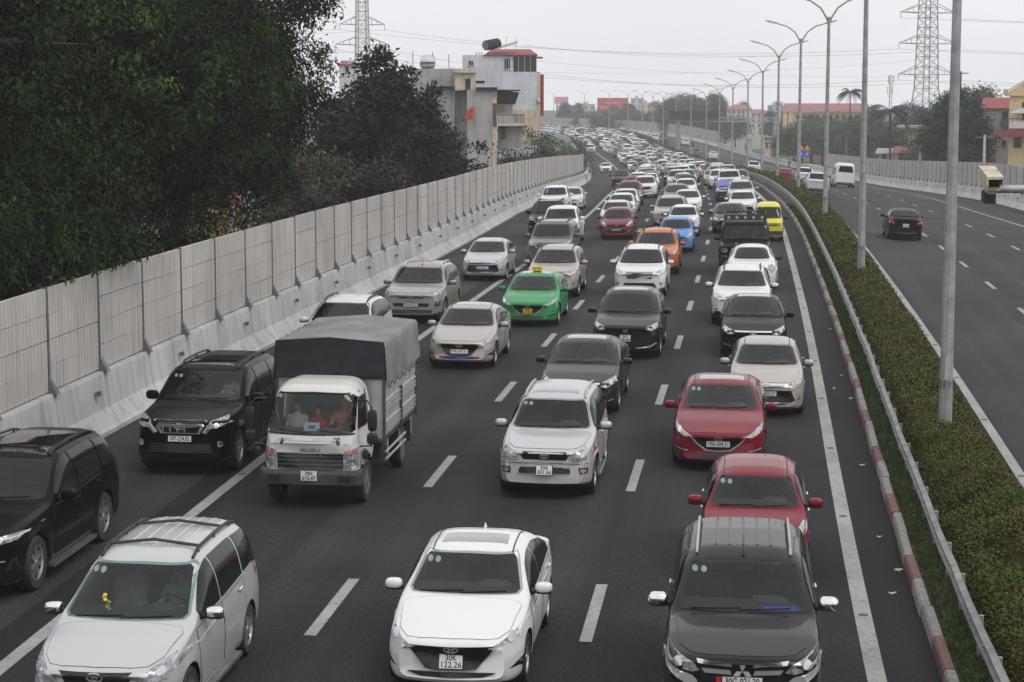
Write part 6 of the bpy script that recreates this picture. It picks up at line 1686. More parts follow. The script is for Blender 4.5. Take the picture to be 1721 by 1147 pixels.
    k = MB(); k.b2((-.006, -.14, 0), (.006, .14, .165)); k.b2((.006, -.06, .05), (.008, .06, .12), 1); q = k.obj('dash_placard', [mat('placard', (.62, .70, .74), .7), mat('placard_print', (.12, .22, .36), .7)], e); q.location = (-.30, -.03, 1.30); q.rotation_euler = (0, math.radians(-18), 0)
    for y in (.40, -.05, -.45):
        k = MB(); vv, ff = blob('s', (-1.24, y, 1.30), (.09, .20, .34), None, 3.5, seg=12); k.add(vv, ff); vv, ff = blob('s', (-1.0, y, 1.0), (.25, .21, .09), None, 3.5, seg=10); k.add(vv, ff); k.obj('seat', M_SEAT, e, 60)
    k = MB(); k.tube([(-.62 + .13 * math.sin(a), .42 + .21 * math.cos(a), 1.32 + .10 * math.sin(a)) for a in np.linspace(0, 2 * math.pi, 17)], .015, 6, cap=False); k.obj('steering_wheel', M_BLACK, e)
    # cargo body
    x0, x1, bw, zf, zm, zt = -1.72, LT * -1 + .05, .96, .86, 1.98, 2.50
    k = MB(); k.b2((x0, -bw, zf), (x1, bw, zf + .09)); k.obj('cargo_floor', M_FRM, e)
    k = MB(); k.b2((x0 - .03, -bw, zf), (x0, bw, 2.58)); k.obj('headboard', M_ALU, e)
    k = MB(); k.b2((x1, -bw, zf), (x1 + .04, bw, 2.52)); k.obj('tailboard', M_ALU, e)
    for s in (1, -1):
        k = MB(); k.b2((x0 - .03, s * (bw - .03), zf + .09), (x1 + .04, s * bw, 2.54)); sw = k.obj('side_wall', M_ALU, e)
        for z in (1.02, 1.10, 1.18, 1.40, 1.48, 1.56):
            k = MB(); k.b2((x0 + .02, s * bw, z), (x1 - .01, s * (bw + .028), z + .045)); k.obj('side_slat', mat('slat_alu', (.62, .62, .63), .35, metal=.5), sw)
        for xx in (x0 + .0, (x0 + x1) / 2, x1 + .05):
            k = MB(); k.b2((xx - .035, s * bw, zf - .04), (xx + .035, s * (bw + .045), 1.66 if xx != x0 else 2.45)); k.obj('stanchion', M_TRIM, sw)
        k = MB()
        for xx in np.linspace(x0 - .5, x1 + .5, 3): k.tube([(xx, s * (bw - .02), zf), (xx, s * (bw + .0), .52)], .018, 6)
        k.tube([(x0 - .25, s * (bw + .0), .66), (x1 + 1.15, s * bw, .66)], .022, 6); k.tube([(x0 - .25, s * bw, .52), (x1 + 1.15, s * bw, .52)], .022, 6); k.obj('side_guard', M_ALU, e)
    # tarpaulin: ridge over hoops, scalloped hem, folds
    ny, nx = 27, 46; V = []; prof = []
    for j in range(ny):
        a = j / (ny - 1) * 2 - 1
        if abs(a) < .62: y = a / .62 * (bw + .015); z = 2.72 + .075 * (1 - abs(a) / .62)
        elif abs(a) < .68: y = math.copysign(bw + .035, a); z = 2.68
        else: y = math.copysign(bw + .045 + .02 * (abs(a) - .68) / .32, a); z = 2.67 - (abs(a) - .68) / .32 * .70
        prof.append((y, z, abs(a)))
    for i in range(nx):
        fx = i / (nx - 1); x = x0 + .04 + (x1 - .04 - x0) * fx
        for y, z, a in prof:
            hoop = abs(math.sin(fx * math.pi * 7)) ** .6
            dz = -.035 * (1 - hoop) if a < .64 else 0
            sw_ = (.022 * math.sin(fx * 44 + 5 * a) + .012 * math.sin(fx * 97)) * max(0, (a - .66) / .34)
            hem = (-.05 * abs(math.sin(fx * math.pi * 9)) + .03) if a > .97 else 0
            V.append((x, y + math.copysign(sw_ + (.03 * math.sin(fx * 30) if a > .9 else 0) * .5, y), z + dz - hem))
    Fc = [(i * ny + j, (i + 1) * ny + j, (i + 1) * ny + j + 1, i * ny + j + 1) for i in range(nx - 1) for j in range(ny - 1)]
    a = mesh('tarpaulin', V, Fc, [M_TARP], smooth=60); tp = link('tarpaulin', a, e)
    k = MB(); nn = 25; rows = []
    for r_ in range(7):
        for j in range(nn):
            y = -bw - .035 + (2 * bw + .07) * j / (nn - 1); zt_ = 2.71 + .075 * (1 - abs(y) / (bw + .04)); z = zt_ - (zt_ - 2.03) * r_ / 6
            k.V.append((x0 + .055 + .012 * math.sin(r_ * 2.2 + .15 * j) + (.015 if r_ > 4 else 0), y, z))
    k.F = [(r_ * nn + j, r_ * nn + j + 1, r_ * nn + nn + j + 1, r_ * nn + nn + j) for r_ in range(6) for j in range(nn - 1)]; k.M = [0] * len(k.F)
    k.obj('tarpaulin_front_flap', M_TARPN, e, 60)
    for s in (1, -1):                                                           # lashing cords along the hem
        k = MB(); xs = np.linspace(x0 - .05, x1 + .1, 14); k.tube([(x, s * (bw + .075), 1.93 - .10 * (i % 2)) for i, x in enumerate(xs)], .008, 5); k.obj('lashing_cord', M_BLACK, e)
    k = MB(); k.b2((-.4, -.36, .52), (x1 + .1, -.28, .74)); k.b2((-.4, .28, .52), (x1 + .1, .36, .74)); k.tube([(-4.0, -.8, .38), (-4.0, .8, .38)], .07, 8); k.tube([(-.8, -.8, .38), (-.8, .8, .38)], .05, 8); k.obj('chassis', M_FRM, e)
    k = MB(); k.b2((-1.9, .45, .52), (-2.6, .88, .78)); k.obj('fuel_tank', M_FRM, e)
    k = MB(); k.b2((-4.55, .58, .38), (-4.58, .95, .80)); k.b2((-4.55, -.58, .38), (-4.58, -.95, .80)); k.obj('mudflap', M_RUB, e)
    tm, rm = wheel_meshes(.38, .22, 10, mat('steel_rim', (.20, .19, .18), .6, metal=.4), 'truck')
    for x in (-.80, -4.0):
        for s in (1, -1):
            w = link('wheel', tm, e); w.matrix_local = Matrix.Translation((x, s * (.75 if x > -2 else .80), .38)) @ (Matrix.Identity(4) if s > 0 else Matrix.Rotation(math.pi, 4, 'Z')); link('rim', rm, w)
    bpy.context.view_layer.update(); B = e.matrix_world
    person('truck driver in orange top at the wheel', B, 'drive', C_OR, C_BLK, (-.98, .42, 1.02), .96)
    person('small child in red top in the truck cab beside the driver', B, 'sit', C_RED, C_BLK, (-.88, -.04, 1.08), .66)
    person('passenger in pale top by the truck cab window', B, 'sit', C_WHT, C_BLK, (-.98, -.44, 1.02), .84)
    return e


build_truck(521, 857)

# ------------------------------------------------------------------ two riders with motorbikes on the far hard shoulder
def motorbike(label, px, py, col, shirt, helmet, rider_label):
    t, o = road_at(px, py); f = road_frame(t, o, True); e = empty('motorbike'); m = f.to_4x4(); m.translation = RV(t, o, .01); e.matrix_world = m; tag(e, label, 'motorbike', 'motorbikes on the far shoulder')
    tm, rm = wheel_meshes(.28, .09, 6, M_RIM, 'bike')
    for x in (.62, -.60): w = link('wheel', tm, e); w.location = (x, 0, .28); link('rim', rm, w)
    pm = mat('bike_' + col, {'red': (.35, .02, .02), 'blue': (.03, .06, .25)}[col], .3, coat=1)
    k = MB(); vv, ff = blob('b', (-.30, 0, .58), (.48, .13, .15), None, 2.6, seg=12); k.add(vv, ff); vv, ff = blob('b', (.42, 0, .62), (.10, .17, .30), None, 2.4, seg=10); k.add(vv, ff); k.b2((-.2, -.12, .28), (.4, .12, .40)); k.obj('fairing', pm, e, 50)
    k = MB(); vv, ff = blob('s', (-.32, 0, .76), (.40, .13, .055), None, 3, seg=12); k.add(vv, ff); k.obj('seat', M_BLACK, e, 50)
    k = MB(); k.tube([(.36, -.34, 1.02), (.46, -.1, .98), (.46, .1, .98), (.36, .34, 1.02)], .018, 6); k.tube([(.46, 0, .98), (.62, 0, .28)], .03, 6); k.obj('handlebar', M_BLACK, e)
    k = MB(); k.b2((-.80, -.07, .62), (-.76, .07, .70)); k.obj('tail_light', M_REDL, e)
    bpy.context.view_layer.update()
    person(rider_label, e.matrix_world, 'ride', shirt, C_BLK, (-.22, 0, .76), .95, helmet=helmet, group='riders on the far shoulder')
motorbike('red motorbike stopped on the shoulder before the parapet', 1326, 283, 'red', C_GRY, mat('helmet_red', (.30, .05, .05), .3, coat=1), 'rider in grey jacket on the red motorbike')
motorbike('dark blue motorbike stopped beside the red one', 1336, 281, 'blue', C_NVY, mat('helmet_black', (.02, .02, .02), .3, coat=1), 'rider in navy jacket on the dark blue motorbike')
# ------------------------------------------------------------------ trees
def crown_leaves(rng, lobes, n, ll, lw, hang=0.0, per=22, spread=2.6, fill=.22):
    """leaf clumps spread through the lobes: most near the surface, some inside"""
    vol = np.array([l[3] * l[4] + l[3] * l[5] + l[4] * l[5] for l in lobes]); cnt = np.maximum(1, (n / per * vol / vol.sum()).astype(int))
    Ps = []; Ns = []; Ts = []
    for (x, y, z, a, b, c), k in zip(lobes, cnt):
        ax = np.array([a, b, c]); np_ = max(10, int(26 * (a * b * c) ** (1 / 3)))
        d0 = rng.normal(size=(np_, 3)); d0 /= np.linalg.norm(d0, axis=1, keepdims=True)
        lump = 1 + .09 * np.sin(5 * d0[:, 0] + 3 * d0[:, 2] + x) + .06 * np.sin(7 * d0[:, 1] - 4 * d0[:, 2] + y)
        C0 = np.array([x, y, z]) + d0 * ax * (lump * rng.uniform(.78, .98, np_))[:, None]; r0 = (a * b * c) ** (1 / 3) * rng.uniform(.16, .30, np_)
        w = rng.choice(np_, k, p=r0 ** 2 / (r0 ** 2).sum())
        d = rng.normal(size=(k, 3)) + d0[w] * .9 + np.array([0, 0, .55]); d /= np.linalg.norm(d, axis=1, keepdims=True)
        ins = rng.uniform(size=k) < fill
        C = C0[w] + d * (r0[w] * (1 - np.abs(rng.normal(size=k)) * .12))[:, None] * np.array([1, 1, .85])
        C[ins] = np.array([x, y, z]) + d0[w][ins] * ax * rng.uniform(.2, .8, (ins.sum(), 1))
        q = rng.normal(size=(k, per, 3)) * ll * spread * .8 * np.array([1, 1, .7]); q[:, :, 2] -= np.abs(rng.normal(size=(k, per))) * hang
        P = (C[:, None] + q).reshape(-1, 3); N = np.repeat(d, per, 0); N[:, 2] += .35; N += rng.normal(size=N.shape) * .35
        N /= np.linalg.norm(N, axis=1, keepdims=True); Ps.append(P); Ns.append(N)
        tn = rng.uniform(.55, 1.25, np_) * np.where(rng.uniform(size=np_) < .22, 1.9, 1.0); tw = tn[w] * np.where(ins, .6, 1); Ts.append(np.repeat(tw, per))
    P = np.concatenate(Ps); N = np.concatenate(Ns); m = len(P); L = rng.uniform(.7, 1.3, m) * ll
    V, Q = leaves(P, N, L, L * lw / ll, jit=.55, rng=rng)
    if hang:
        V = V.reshape(-1, 4, 3); V[:, 2, 2] -= .5 * L; V[:, 1:4:2, 2] -= .2 * L[:, None]; V = V.reshape(-1, 3)
    return V, Q, np.concatenate(Ts)


M_BARK = mat('bark', (.055, .045, .035), .95, var=.35, scale=4, bump=.5, bscale=12)
def trunk_mesh(name, h, r, lobes, rng):
    k = MB(); b = (rng.uniform(-.2, .2), rng.uniform(-.2, .2))
    k.tube([(0, 0, -.3), (b[0] * .3, b[1] * .3, h * .35), (b[0], b[1], h * .7), (b[0] * 1.3, b[1] * 1.3, h)], [r, r * .8, r * .62, r * .35], 9)
    for (x, y, z, a, bb, c) in lobes:
        s = (b[0] * .9, b[1] * .9, min(h * .75, z - c * .3)); mid = ((s[0] + x) / 2 + rng.uniform(-.3, .3), (s[1] + y) / 2 + rng.uniform(-.3, .3), (s[2] + z) / 2 + .2)
        k.tube([s, mid, (x, y, z), (x + a * .4 * rng.uniform(-1, 1), y + bb * .4 * rng.uniform(-1, 1), z + c * .6)], [r * .5, r * .32, r * .18, r * .06], 7)
        for _ in range(3):
            d = Vector((rng.uniform(-1, 1) * a, rng.uniform(-1, 1) * bb, rng.uniform(-.4, .9) * c)) * .75; k.tube([(x, y, z), (x + d.x * .6, y + d.y * .6, z + d.z * .5), (x + d.x, y + d.y, z + d.z)], [r * .16, r * .09, r * .03], 5)
    return k.mesh(name, M_BARK, smooth=50)


_wt = np.arange(0, 230, 2.0); _wp = np.array([RP(t, lb(t) - .5, 3.3) for t in _wt]); WALLX, WALLY, WALLZ = _wp[:, 0], _wp[:, 1], _wp[:, 2]
def tree(label, pos, lobes, n, ll, lw, m, th, tr, seed, cat='tree', group=None, name='tree', **kw):
    rng = np.random.default_rng(seed); rr = random.Random(seed)
    e = empty(name, pos); tag(e, label, cat, group)
    link('trunk', trunk_mesh('trunk', th, tr, lobes, rr), e)
    V, Q, tone = crown_leaves(rng, lobes, n, ll, lw, **kw)
    if pos[0] < 8 and pos[1] < 230:
        W4 = V.reshape(-1, 4, 3) + np.array(pos); wx = np.interp(W4[:, :, 1], WALLY, WALLX); wz = np.interp(W4[:, :, 1], WALLY, WALLZ)
        bad = ((W4[:, :, 0] > wx - .25) & (W4[:, :, 2] < wz + .03)).any(1) | (W4[:, :, 0] > wx + .7).any(1)
        V = V.reshape(-1, 4, 3)[~bad].reshape(-1, 3); Q = np.arange(len(V)).reshape(-1, 4); tone = tone[~bad]
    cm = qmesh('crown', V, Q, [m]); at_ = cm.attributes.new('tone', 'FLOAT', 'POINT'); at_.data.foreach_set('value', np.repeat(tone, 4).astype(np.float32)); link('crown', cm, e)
    return e


def copy_tree(src, label, pos, rz, sc_, group):
    c = src.copy(); COL.objects.link(c); c.location = pos; c.rotation_euler = (0, 0, rz); c.scale = sc_; c['label'] = label
    if group: c['group'] = group
    for ch in src.children: q = ch.copy(); COL.objects.link(q); q.parent = c
    return c


F_BIG = foliage('leaf_dark', (.005, .012, .003), (.013, .026, .006), (.045, .075, .012), .5, tone=True)
F_DARK = foliage('leaf_blackgreen', (.009, .013, .011), (.019, .025, .019), (.015, .022, .012), .4, tone=True)
F_DRY = foliage('leaf_dull', (.040, .036, .025), (.075, .067, .047), (.032, .036, .022), .5, tone=True)
F_BUSH = foliage('leaf_bush', (.035, .060, .028), (.065, .095, .045), (.075, .085, .04), .5, tone=True)
F_LIME = foliage('leaf_fresh', (.055, .095, .020), (.09, .13, .03), None, .5, tone=True)
gd = gz + 5.0
tree('huge dark evergreen tree overhanging the near end of the noise barrier', (-12.6, 41, gz), [(0, 0, 10.5, 4.4, 4.4, 4.6), (1.2, 2.0, 7.8, 3.4, 3.6, 2.6), (-.8, -3.0, 9.2, 3.6, 3.6, 3.8), (2.2, -1, 13.5, 3.4, 3.6, 3.2), (-1.5, 2, 14.5, 4, 4, 3.6)], 100000, .14, .062, F_BIG, 9, .38, 1, hang=.16, spread=1.7)
tree('huge dark evergreen tree second along the noise barrier', (-11.6, 55, gz), [(0, 0, 12, 4.3, 4.2, 3.8), (-.6, -2, 8.8, 2.9, 3.4, 2.8), (1.5, 1.5, 14.8, 3.8, 3.8, 3.4), (-2, -1, 13, 3.6, 3.6, 3.8), (2.0, .5, 12.2, 2.4, 2.8, 2.2)], 100000, .15, .066, F_BIG, 10, .40, 2, hang=.17, spread=1.7)
tree('huge dark evergreen tree farthest along the noise barrier, its crown above a yellow house', (-11.7, 69, gz), [(0, 0, 12.6, 4.2, 4.2, 3.6), (1.3, -1, 10.6, 3.2, 3.4, 2.0), (1.6, 1, 15.2, 3.4, 3.6, 3.2), (-2, -1.4, 14, 3.8, 3.6, 3.8), (2.4, -.6, 13, 2.6, 2.6, 2.9)], 150000, .155, .078, F_BIG, 11.5, .42, 3, hang=.18, spread=1.7)
tree('dark evergreen tree filling the gap behind the two nearest giants', (-17, 62, gz), [(0, 0, 11, 5, 5, 5), (1, 0, 15, 4.5, 4.5, 4), (-2, -4, 9, 4, 4, 4)], 36000, .26, .11, F_BIG, 10, .4, 4, hang=.2)
tree('dark undergrowth between the giants and the yellow house', (-16.5, 84, gz), [(0, 0, 5.5, 3.2, 2.5, 3.0), (3.0, 0, 4.6, 2.4, 2.2, 2.6), (-3.5, 0, 6, 3, 2.5, 3.2)], 16000, .26, .11, F_BIG, 5, .2, 18, cat='bush', name='bush', hang=.1, spread=1.7)
def by_px(px, Y, z=gz): p = at(px, 200, Y); return (p.x, Y, z)
tree('black-green broadleaf tree with upright shoots beside the dark giants', by_px(628, 100), [(0, 0, 11.0, 2.0, 2.2, 2.5), (-.8, 0, 8.2, 2.6, 2.6, 2.6), (.5, 0, 13.2, 1.4, 1.4, 1.6)], 15000, .36, .14, F_DARK, 9, .28, 5, per=14, spread=1.1)
tree('black-green broadleaf tree closing the gap next to the farthest giant', by_px(566, 98), [(0, 0, 9.6, 2.3, 2.3, 2.6), (-.6, 0, 7.0, 2.4, 2.4, 2.2), (.9, 0, 11.2, 1.3, 1.4, 1.4)], 13000, .36, .14, F_DARK, 8, .26, 17, per=14, spread=1.1)
tree('black-green broadleaf tree in front of the grey terrace houses', by_px(700, 112), [(0, 0, 9.6, 1.9, 2.0, 2.4), (-1.2, 0, 8.6, 2.3, 2.3, 2.6), (1.4, 0, 7.0, 2.0, 2.2, 2.0), (.5, 0, 12.3, .55, .6, 1.5), (-1.3, 0, 11.8, .8, .8, 1.3)], 18000, .36, .14, F_DARK, 9, .28, 6, per=14, spread=1.1)
tree('black-green broadleaf tree below the orange flag', by_px(764, 118), [(0, 0, 8.4, 2.3, 2.2, 2.4), (-1.2, 0, 6.4, 2.2, 2.2, 2.2), (.9, 0, 6.0, 1.7, 1.8, 1.8)], 12000, .34, .13, F_DARK, 6.5, .24, 7, per=14, spread=1.1)
tree('dull olive tree hanging behind the noise barrier under the black-green trees', by_px(520, 92), [(0, 0, 8.0, 2.6, 2.6, 1.8), (2.2, 0, 7.4, 2.4, 2.4, 1.9), (-1.6, 0, 6.2, 2.4, 2.4, 1.8), (1.2, 0, 5.6, 2.6, 2.4, 1.6)], 15000, .30, .10, F_DRY, 7, .25, 8, per=16, spread=1.5)
tree('dull olive tree behind the barrier between two black-green trees', by_px(648, 104), [(0, 0, 6.4, 2.6, 2.4, 2.2), (2.0, 0, 5.6, 2.2, 2.2, 1.8), (-1.8, 0, 5.6, 2.2, 2.2, 1.8)], 11000, .30, .10, F_DRY, 6, .22, 9, per=16, spread=1.5)
tree('rounded green tree beyond the terrace houses above the barrier', by_px(880, 175), [(0, 0, 7.4, 2.9, 2.5, 2.7), (1.8, 0, 6.2, 2.3, 2.2, 2.0), (-2.6, 0, 5.8, 2.4, 2.2, 1.9)], 18000, .30, .10, F_BUSH, 6.5, .22, 10, per=16, spread=1.4)
tree('fresh green bush in front of the terrace houses', by_px(800, 140), [(0, 0, 4.6, 2.4, 2.2, 1.4), (-1.4, 0, 4.2, 1.8, 1.8, 1.2)], 6000, .30, .10, F_LIME, 4.2, .15, 11, per=14, spread=1.4, cat='bush', name='bush')
tree('small round bush where the tall barrier ends', by_px(964, 262), [(0, 0, 6.0, 1.9, 2.0, 1.8), (.6, 0, 4.6, 2.2, 2.0, 1.6), (-1.2, 0, 4.4, 1.8, 2, 1.5)], 4000, .36, .13, F_BUSH, 3.8, .15, 12, per=14, spread=1.3, cat='bush', name='bush')
# pale leaves of a climber rising in front of the barrier's near end
tree('pale grey-green broad-leaved sapling beside the near end of the noise barrier', (-10.5, 42.4, gz), [(-.2, 0, 9.1, .55, .4, 1.0), (.1, 0, 8.4, .5, .3, .6)], 420, .20, .15, foliage('leaf_pale', (.11, .15, .10), (.19, .23, .17), None, tone=True), 8, .06, 13, per=7, spread=1.4, fill=.5, cat='bush', name='bush')
# right-hand side
big = tree('big dense dark tree in front of the yellow pedimented house', by_px(1612, 218), [(0, 0, 9.8, 3.1, 3.0, 3.1), (-2.3, 0, 9.0, 2.2, 2.2, 2.4), (1.9, 0, 8.8, 2.1, 2.2, 2.3), (.3, 0, 6.0, 3.6, 3.0, 2.4), (.4, 0, 12.6, 1.7, 1.7, 1.7), (-1.3, 0, 12.2, 1.4, 1.4, 1.4)], 30000, .30, .12, foliage('leaf_mid', (.020, .042, .022), (.040, .066, .034), None, tone=True), 8, .3, 14, per=18, spread=1.5)
tree('low green bush at the foot of the big dense tree', by_px(1560, 226), [(0, 0, 5.2, 1.7, 1.6, 1.3), (-.4, 0, 3.8, 1.8, 1.6, 1.3)], 5000, .28, .11, F_BUSH, 4.4, .15, 15, per=16, spread=1.4, cat='bush', name='bush')
tree('low green bush before the yellow pedimented house', by_px(1700, 186), [(0, 0, 4.9, 2.0, 1.6, 1.0), (-1.6, 0, 4.2, 1.6, 1.6, 1.0), (1.8, 0, 4.8, 1.6, 1.6, .9)], 6000, .28, .11, F_BUSH, 4.2, .15, 16, per=16, spread=1.4, cat='bush', name='bush')
# belt of trees beyond the other carriageway
protos = [tree('hazy green roadside tree, first of the belt beyond the parapet', tuple(RV(230, 34)[:2]) + (gz,), [(0, 0, 6.0, 2.6, 2.6, 2.4), (1.5, .6, 4.6, 2.2, 2.2, 1.9), (-1.5, -.4, 4.8, 2.1, 2.1, 1.9)], 7000, .40, .15, F_BUSH, 5.5, .2, 20, per=14, spread=1.4),
          tree('hazy taller tree in the belt near the sign gantry', tuple(RV(300, 40)[:2]) + (gz,), [(0, 0, 8.4, 2.4, 2.4, 2.8), (1.2, .8, 6.2, 2.2, 2.2, 2.2), (-1.4, .2, 6.4, 2.2, 2.2, 2.2), (.2, 0, 10.6, 1.4, 1.4, 1.4)], 8000, .42, .15, foliage('leaf_belt', (.030, .050, .034), (.055, .080, .052), None, tone=True), 8, .24, 21, per=14, spread=1.4),
          tree('hazy spreading tree in the belt before the long red-roofed building', tuple(RV(340, 46)[:2]) + (gz,), [(0, 0, 5.6, 3.4, 3.0, 2.0), (2.4, 0, 4.6, 2.4, 2.4, 1.8), (-2.4, 0, 4.8, 2.4, 2.4, 1.8)], 8000, .42, .15, foliage('leaf_belt2', (.045, .065, .030), (.08, .10, .05), None, tone=True), 5.5, .22, 22, per=14, spread=1.4)]
rb = random.Random(8); nT = 0
for k in range(130):
    t = 200 + 540 * (k / 130.0) + rb.uniform(-6, 6); o = 31 + rb.uniform(0, 10) + (rb.random() ** 2) * 46
    if t < 215: o = max(o, 44)
    pp = RV(t, o); px, py, dep = project(np.array([pp.x, pp.y, 0]))
    if 1238 < px < 1312 and o < 46: continue
    s = rb.uniform(.82, 1.12) * (1.0 if t < 420 else 1.1); sr = protos[rb.choice((0, 1, 1, 2))]
    nT += 1
    if 1310 < px < 1500: s *= .78
    copy_tree(sr, 'hazy green tree in the long belt beyond the other carriageway', (pp.x, pp.y, gz), rb.uniform(0, 6), (s, s, s * rb.uniform(.85, 1.15)), 'belt of trees beyond the other carriageway')
for px, Y, s in ((1128, 580, 1.2), (1160, 590, 1.28), (1182, 600, 1.1), (1143, 610, 1.3), (1172, 580, 1.2), (1466, 420, 1.0), (1525, 380, 1.05), (1540, 400, .95), (1296, 520, .9)):
    copy_tree(protos[1], 'tall hazy tree rising above the belt beyond the other carriageway', by_px(px, Y), rb.uniform(0, 6), (s, s, s), 'tall trees above the belt')
for px, Y, s in ((1336, 372, 1.0), (1350, 390, 1.12), (1366, 382, 1.05), (1384, 395, 1.18), (1402, 385, 1.1), (1418, 395, 1.15), (1438, 380, 1.1), (1456, 385, 1.15), (1474, 340, 1.05)):
    copy_tree(protos[0], 'rounded hazy tree hiding the foot of the long red-roofed building', by_px(px, Y), rb.uniform(0, 6), (s * 1.15, s, s), 'trees before the long red-roofed building')
for px, Y, s in ((1010, 640, 1.3), (1030, 660, 1.2), (1050, 650, 1.3), (1075, 640, 1.2), (990, 690, 1.2), (950, 760, 1.1), (960, 755, 1.1)):
    copy_tree(protos[0], 'far hazy tree behind the billboards at the bend', by_px(px, Y), rb.uniform(0, 6), (s * 1.3, s, s), 'far trees at the bend')


def palm(label, pos, h, r, n, seed, droop):
    rr = random.Random(seed); e = empty('palm_tree', pos); tag(e, label, 'palm tree'); k = MB(); k.tube([(0, 0, -.2), (.1, 0, h * .5), (0, .05, h)], [.22, .15, .13], 8); k.obj('trunk', M_BARK, e)
    mf = foliage('palm_leaf', (.028, .045, .030), (.05, .07, .045), None)
    for i in range(n):
        a = 2 * math.pi * i / n + rr.uniform(-.15, .15); up = rr.uniform(-.15, .9); k = MB(); d = Vector((math.cos(a), math.sin(a), 0)); s = Vector((-d.y, d.x, 0)); P = []
        for j in range(9): f = j / 8; P.append(Vector((0, 0, h)) + d * r * f * (1 - .15 * f) + Vector((0, 0, r * (up * f - droop * f * f))))
        k.tube(P, [.035 * (1 - .8 * j / 8) for j in range(9)], 4)
        for j in range(1, 9):
            for q in (0, .5):
                p = P[j] if q == 0 else (P[j] + P[j - 1]) / 2; w = r * .26 * math.sin(math.pi * min(1, (j - q) / 8.5 + .08)) + .1
                for sg in (1, -1):
                    tip = p + s * sg * w + d * w * .5 - Vector((0, 0, w * .55)); b = d * .13; k.add([p - b, p + b, tip], [(0, 1, 2)])
        k.obj('frond', mf, e)
    return e
palm('full-headed palm rising behind the long red-roofed building', by_px(1428, 425), 15.2, 3.4, 24, 1, .75)
palm('ragged drooping palm beside the small yellow house', by_px(1496, 268), 11.6, 3.8, 15, 2, .95)

# ------------------------------------------------------------------ houses
def facade_frame(px, Y): return at(px, 178, Y).x
class House:
    """boxes given by picture columns and rows at a depth; everything is metres once placed"""
    def __init__(s, name, label, Y, cat='house', group=None, px=None): s.Y = Y; s.x0 = at(px or 860, 178, Y).x; s.c = math.cos(math.atan2(s.x0, Y)); s.e = empty(name, (s.x0, Y, gz), -math.atan2(s.x0, Y)); tag(s.e, label, cat, group); s.o = s.e.location.copy()
    def xz(s, px, py, Y=None): p = at(px, py, Y or s.Y); return (p.x - s.o.x) * s.c, p.z - s.o.z
    def box(s, nm, x0, y0, x1, y1, d0, d1, m, par=None, base=False):
        a = s.xz(x0, y0); b = s.xz(x1, y1); k = MB(); k.b2((a[0], d0, 0 if base else b[1]), (b[0], d1, a[1])); return k.obj(nm, m, par or s.e)
    def window(s, x0, y0, x1, y1, fm, gm=None, bars=1, par=None, d=0.0):
        a = s.xz(x0, y0); b = s.xz(x1, y1); w, h = b[0] - a[0], a[1] - b[1]; k = MB(); t = .06
        k.b2((a[0], d - .05, b[1]), (a[0] + t, d + .02, a[1])); k.b2((b[0] - t, d - .05, b[1]), (b[0], d + .02, a[1])); k.b2((a[0] + t, d - .05, a[1] - t), (b[0] - t, d + .02, a[1])); k.b2((a[0] - .05, d - .09, b[1] - .05), (b[0] + .05, d + .02, b[1] + t))
        for i in range(bars): xx = a[0] + w * (i + 1) / (bars + 1); k.b2((xx - .025, d - .04, b[1] + t), (xx + .025, d + .015, a[1] - t))
        f = k.obj('window', fm, par or s.e); k = MB(); k.b2((a[0] + t, d - .022, b[1] + t), (b[0] - t, d - .008, a[1] - t)); k.obj('pane', gm or M_GLASS, f); return f
    def roof(s, nm, x0, x1, ye, yr, d0, d1, m, over=3, th=.12, par=None, hip=.25):
        a = s.xz(x0 - over, ye); b = s.xz(x1 + over, ye); r = s.xz(x0, yr)[1]; k = MB(); dm = (d0 + d1) / 2; w = (b[0] - a[0]) * hip
        V = [(a[0], d0 - .3, a[1]), (b[0], d0 - .3, a[1]), (b[0], d1 + .3, a[1]), (a[0], d1 + .3, a[1]), (a[0] + w, dm, r), (b[0] - w, dm, r)]; V += [(x, y, z - th) for x, y, z in V[:4]]
        k.add(V, [(0, 1, 5, 4), (2, 3, 4, 5), (1, 2, 5), (3, 0, 4), (6, 7, 1, 0), (7, 8, 2, 1), (8, 9, 3, 2), (9, 6, 0, 3), (9, 8, 7, 6)]); me = k.mesh(nm, m); fix_normals(me); return link(nm, me, par or s.e)


W_GREY = mat('wall_greywhite', (.58, .60, .635), .9, var=.10, scale=.5, streak=.4); W_DULL = mat('wall_dull', (.38, .38, .37), .9, var=.12, scale=.6, streak=.5); W_CREAM = mat('wall_cream', (.60, .51, .38), .9, var=.1, streak=.4); W_YEL = mat('wall_yellow', (.55, .36, .13), .9, var=.1, scale=.6, streak=.3); W_YEL2 = mat('wall_pale_yellow', (.72, .56, .30), .9, var=.08, streak=.25)
W_WHT = mat('wall_white', (.62, .62, .60), .9, var=.1, streak=.35); M_TILE = mat('roof_red', (.26, .045, .050), .7, var=.2, scale=2); M_TIN = mat('roof_tin', (.30, .10, .10), .6, var=.2); M_FRAME = mat('window_frame', (.45, .42, .37), .7); M_FRAMED = mat('window_frame_dark', (.10, .08, .06), .7); M_DKNET = mat('shade_net', (.02, .021, .022), .9, var=.3); M_STEEL = mat('stainless', (.62, .63, .65), .18, metal=1.0, var=.1); M_REDP = mat('red_panel', (.30, .05, .035), .6, var=.15); M_FLAG = mat('flag_red', (.55, .07, .03), .8)
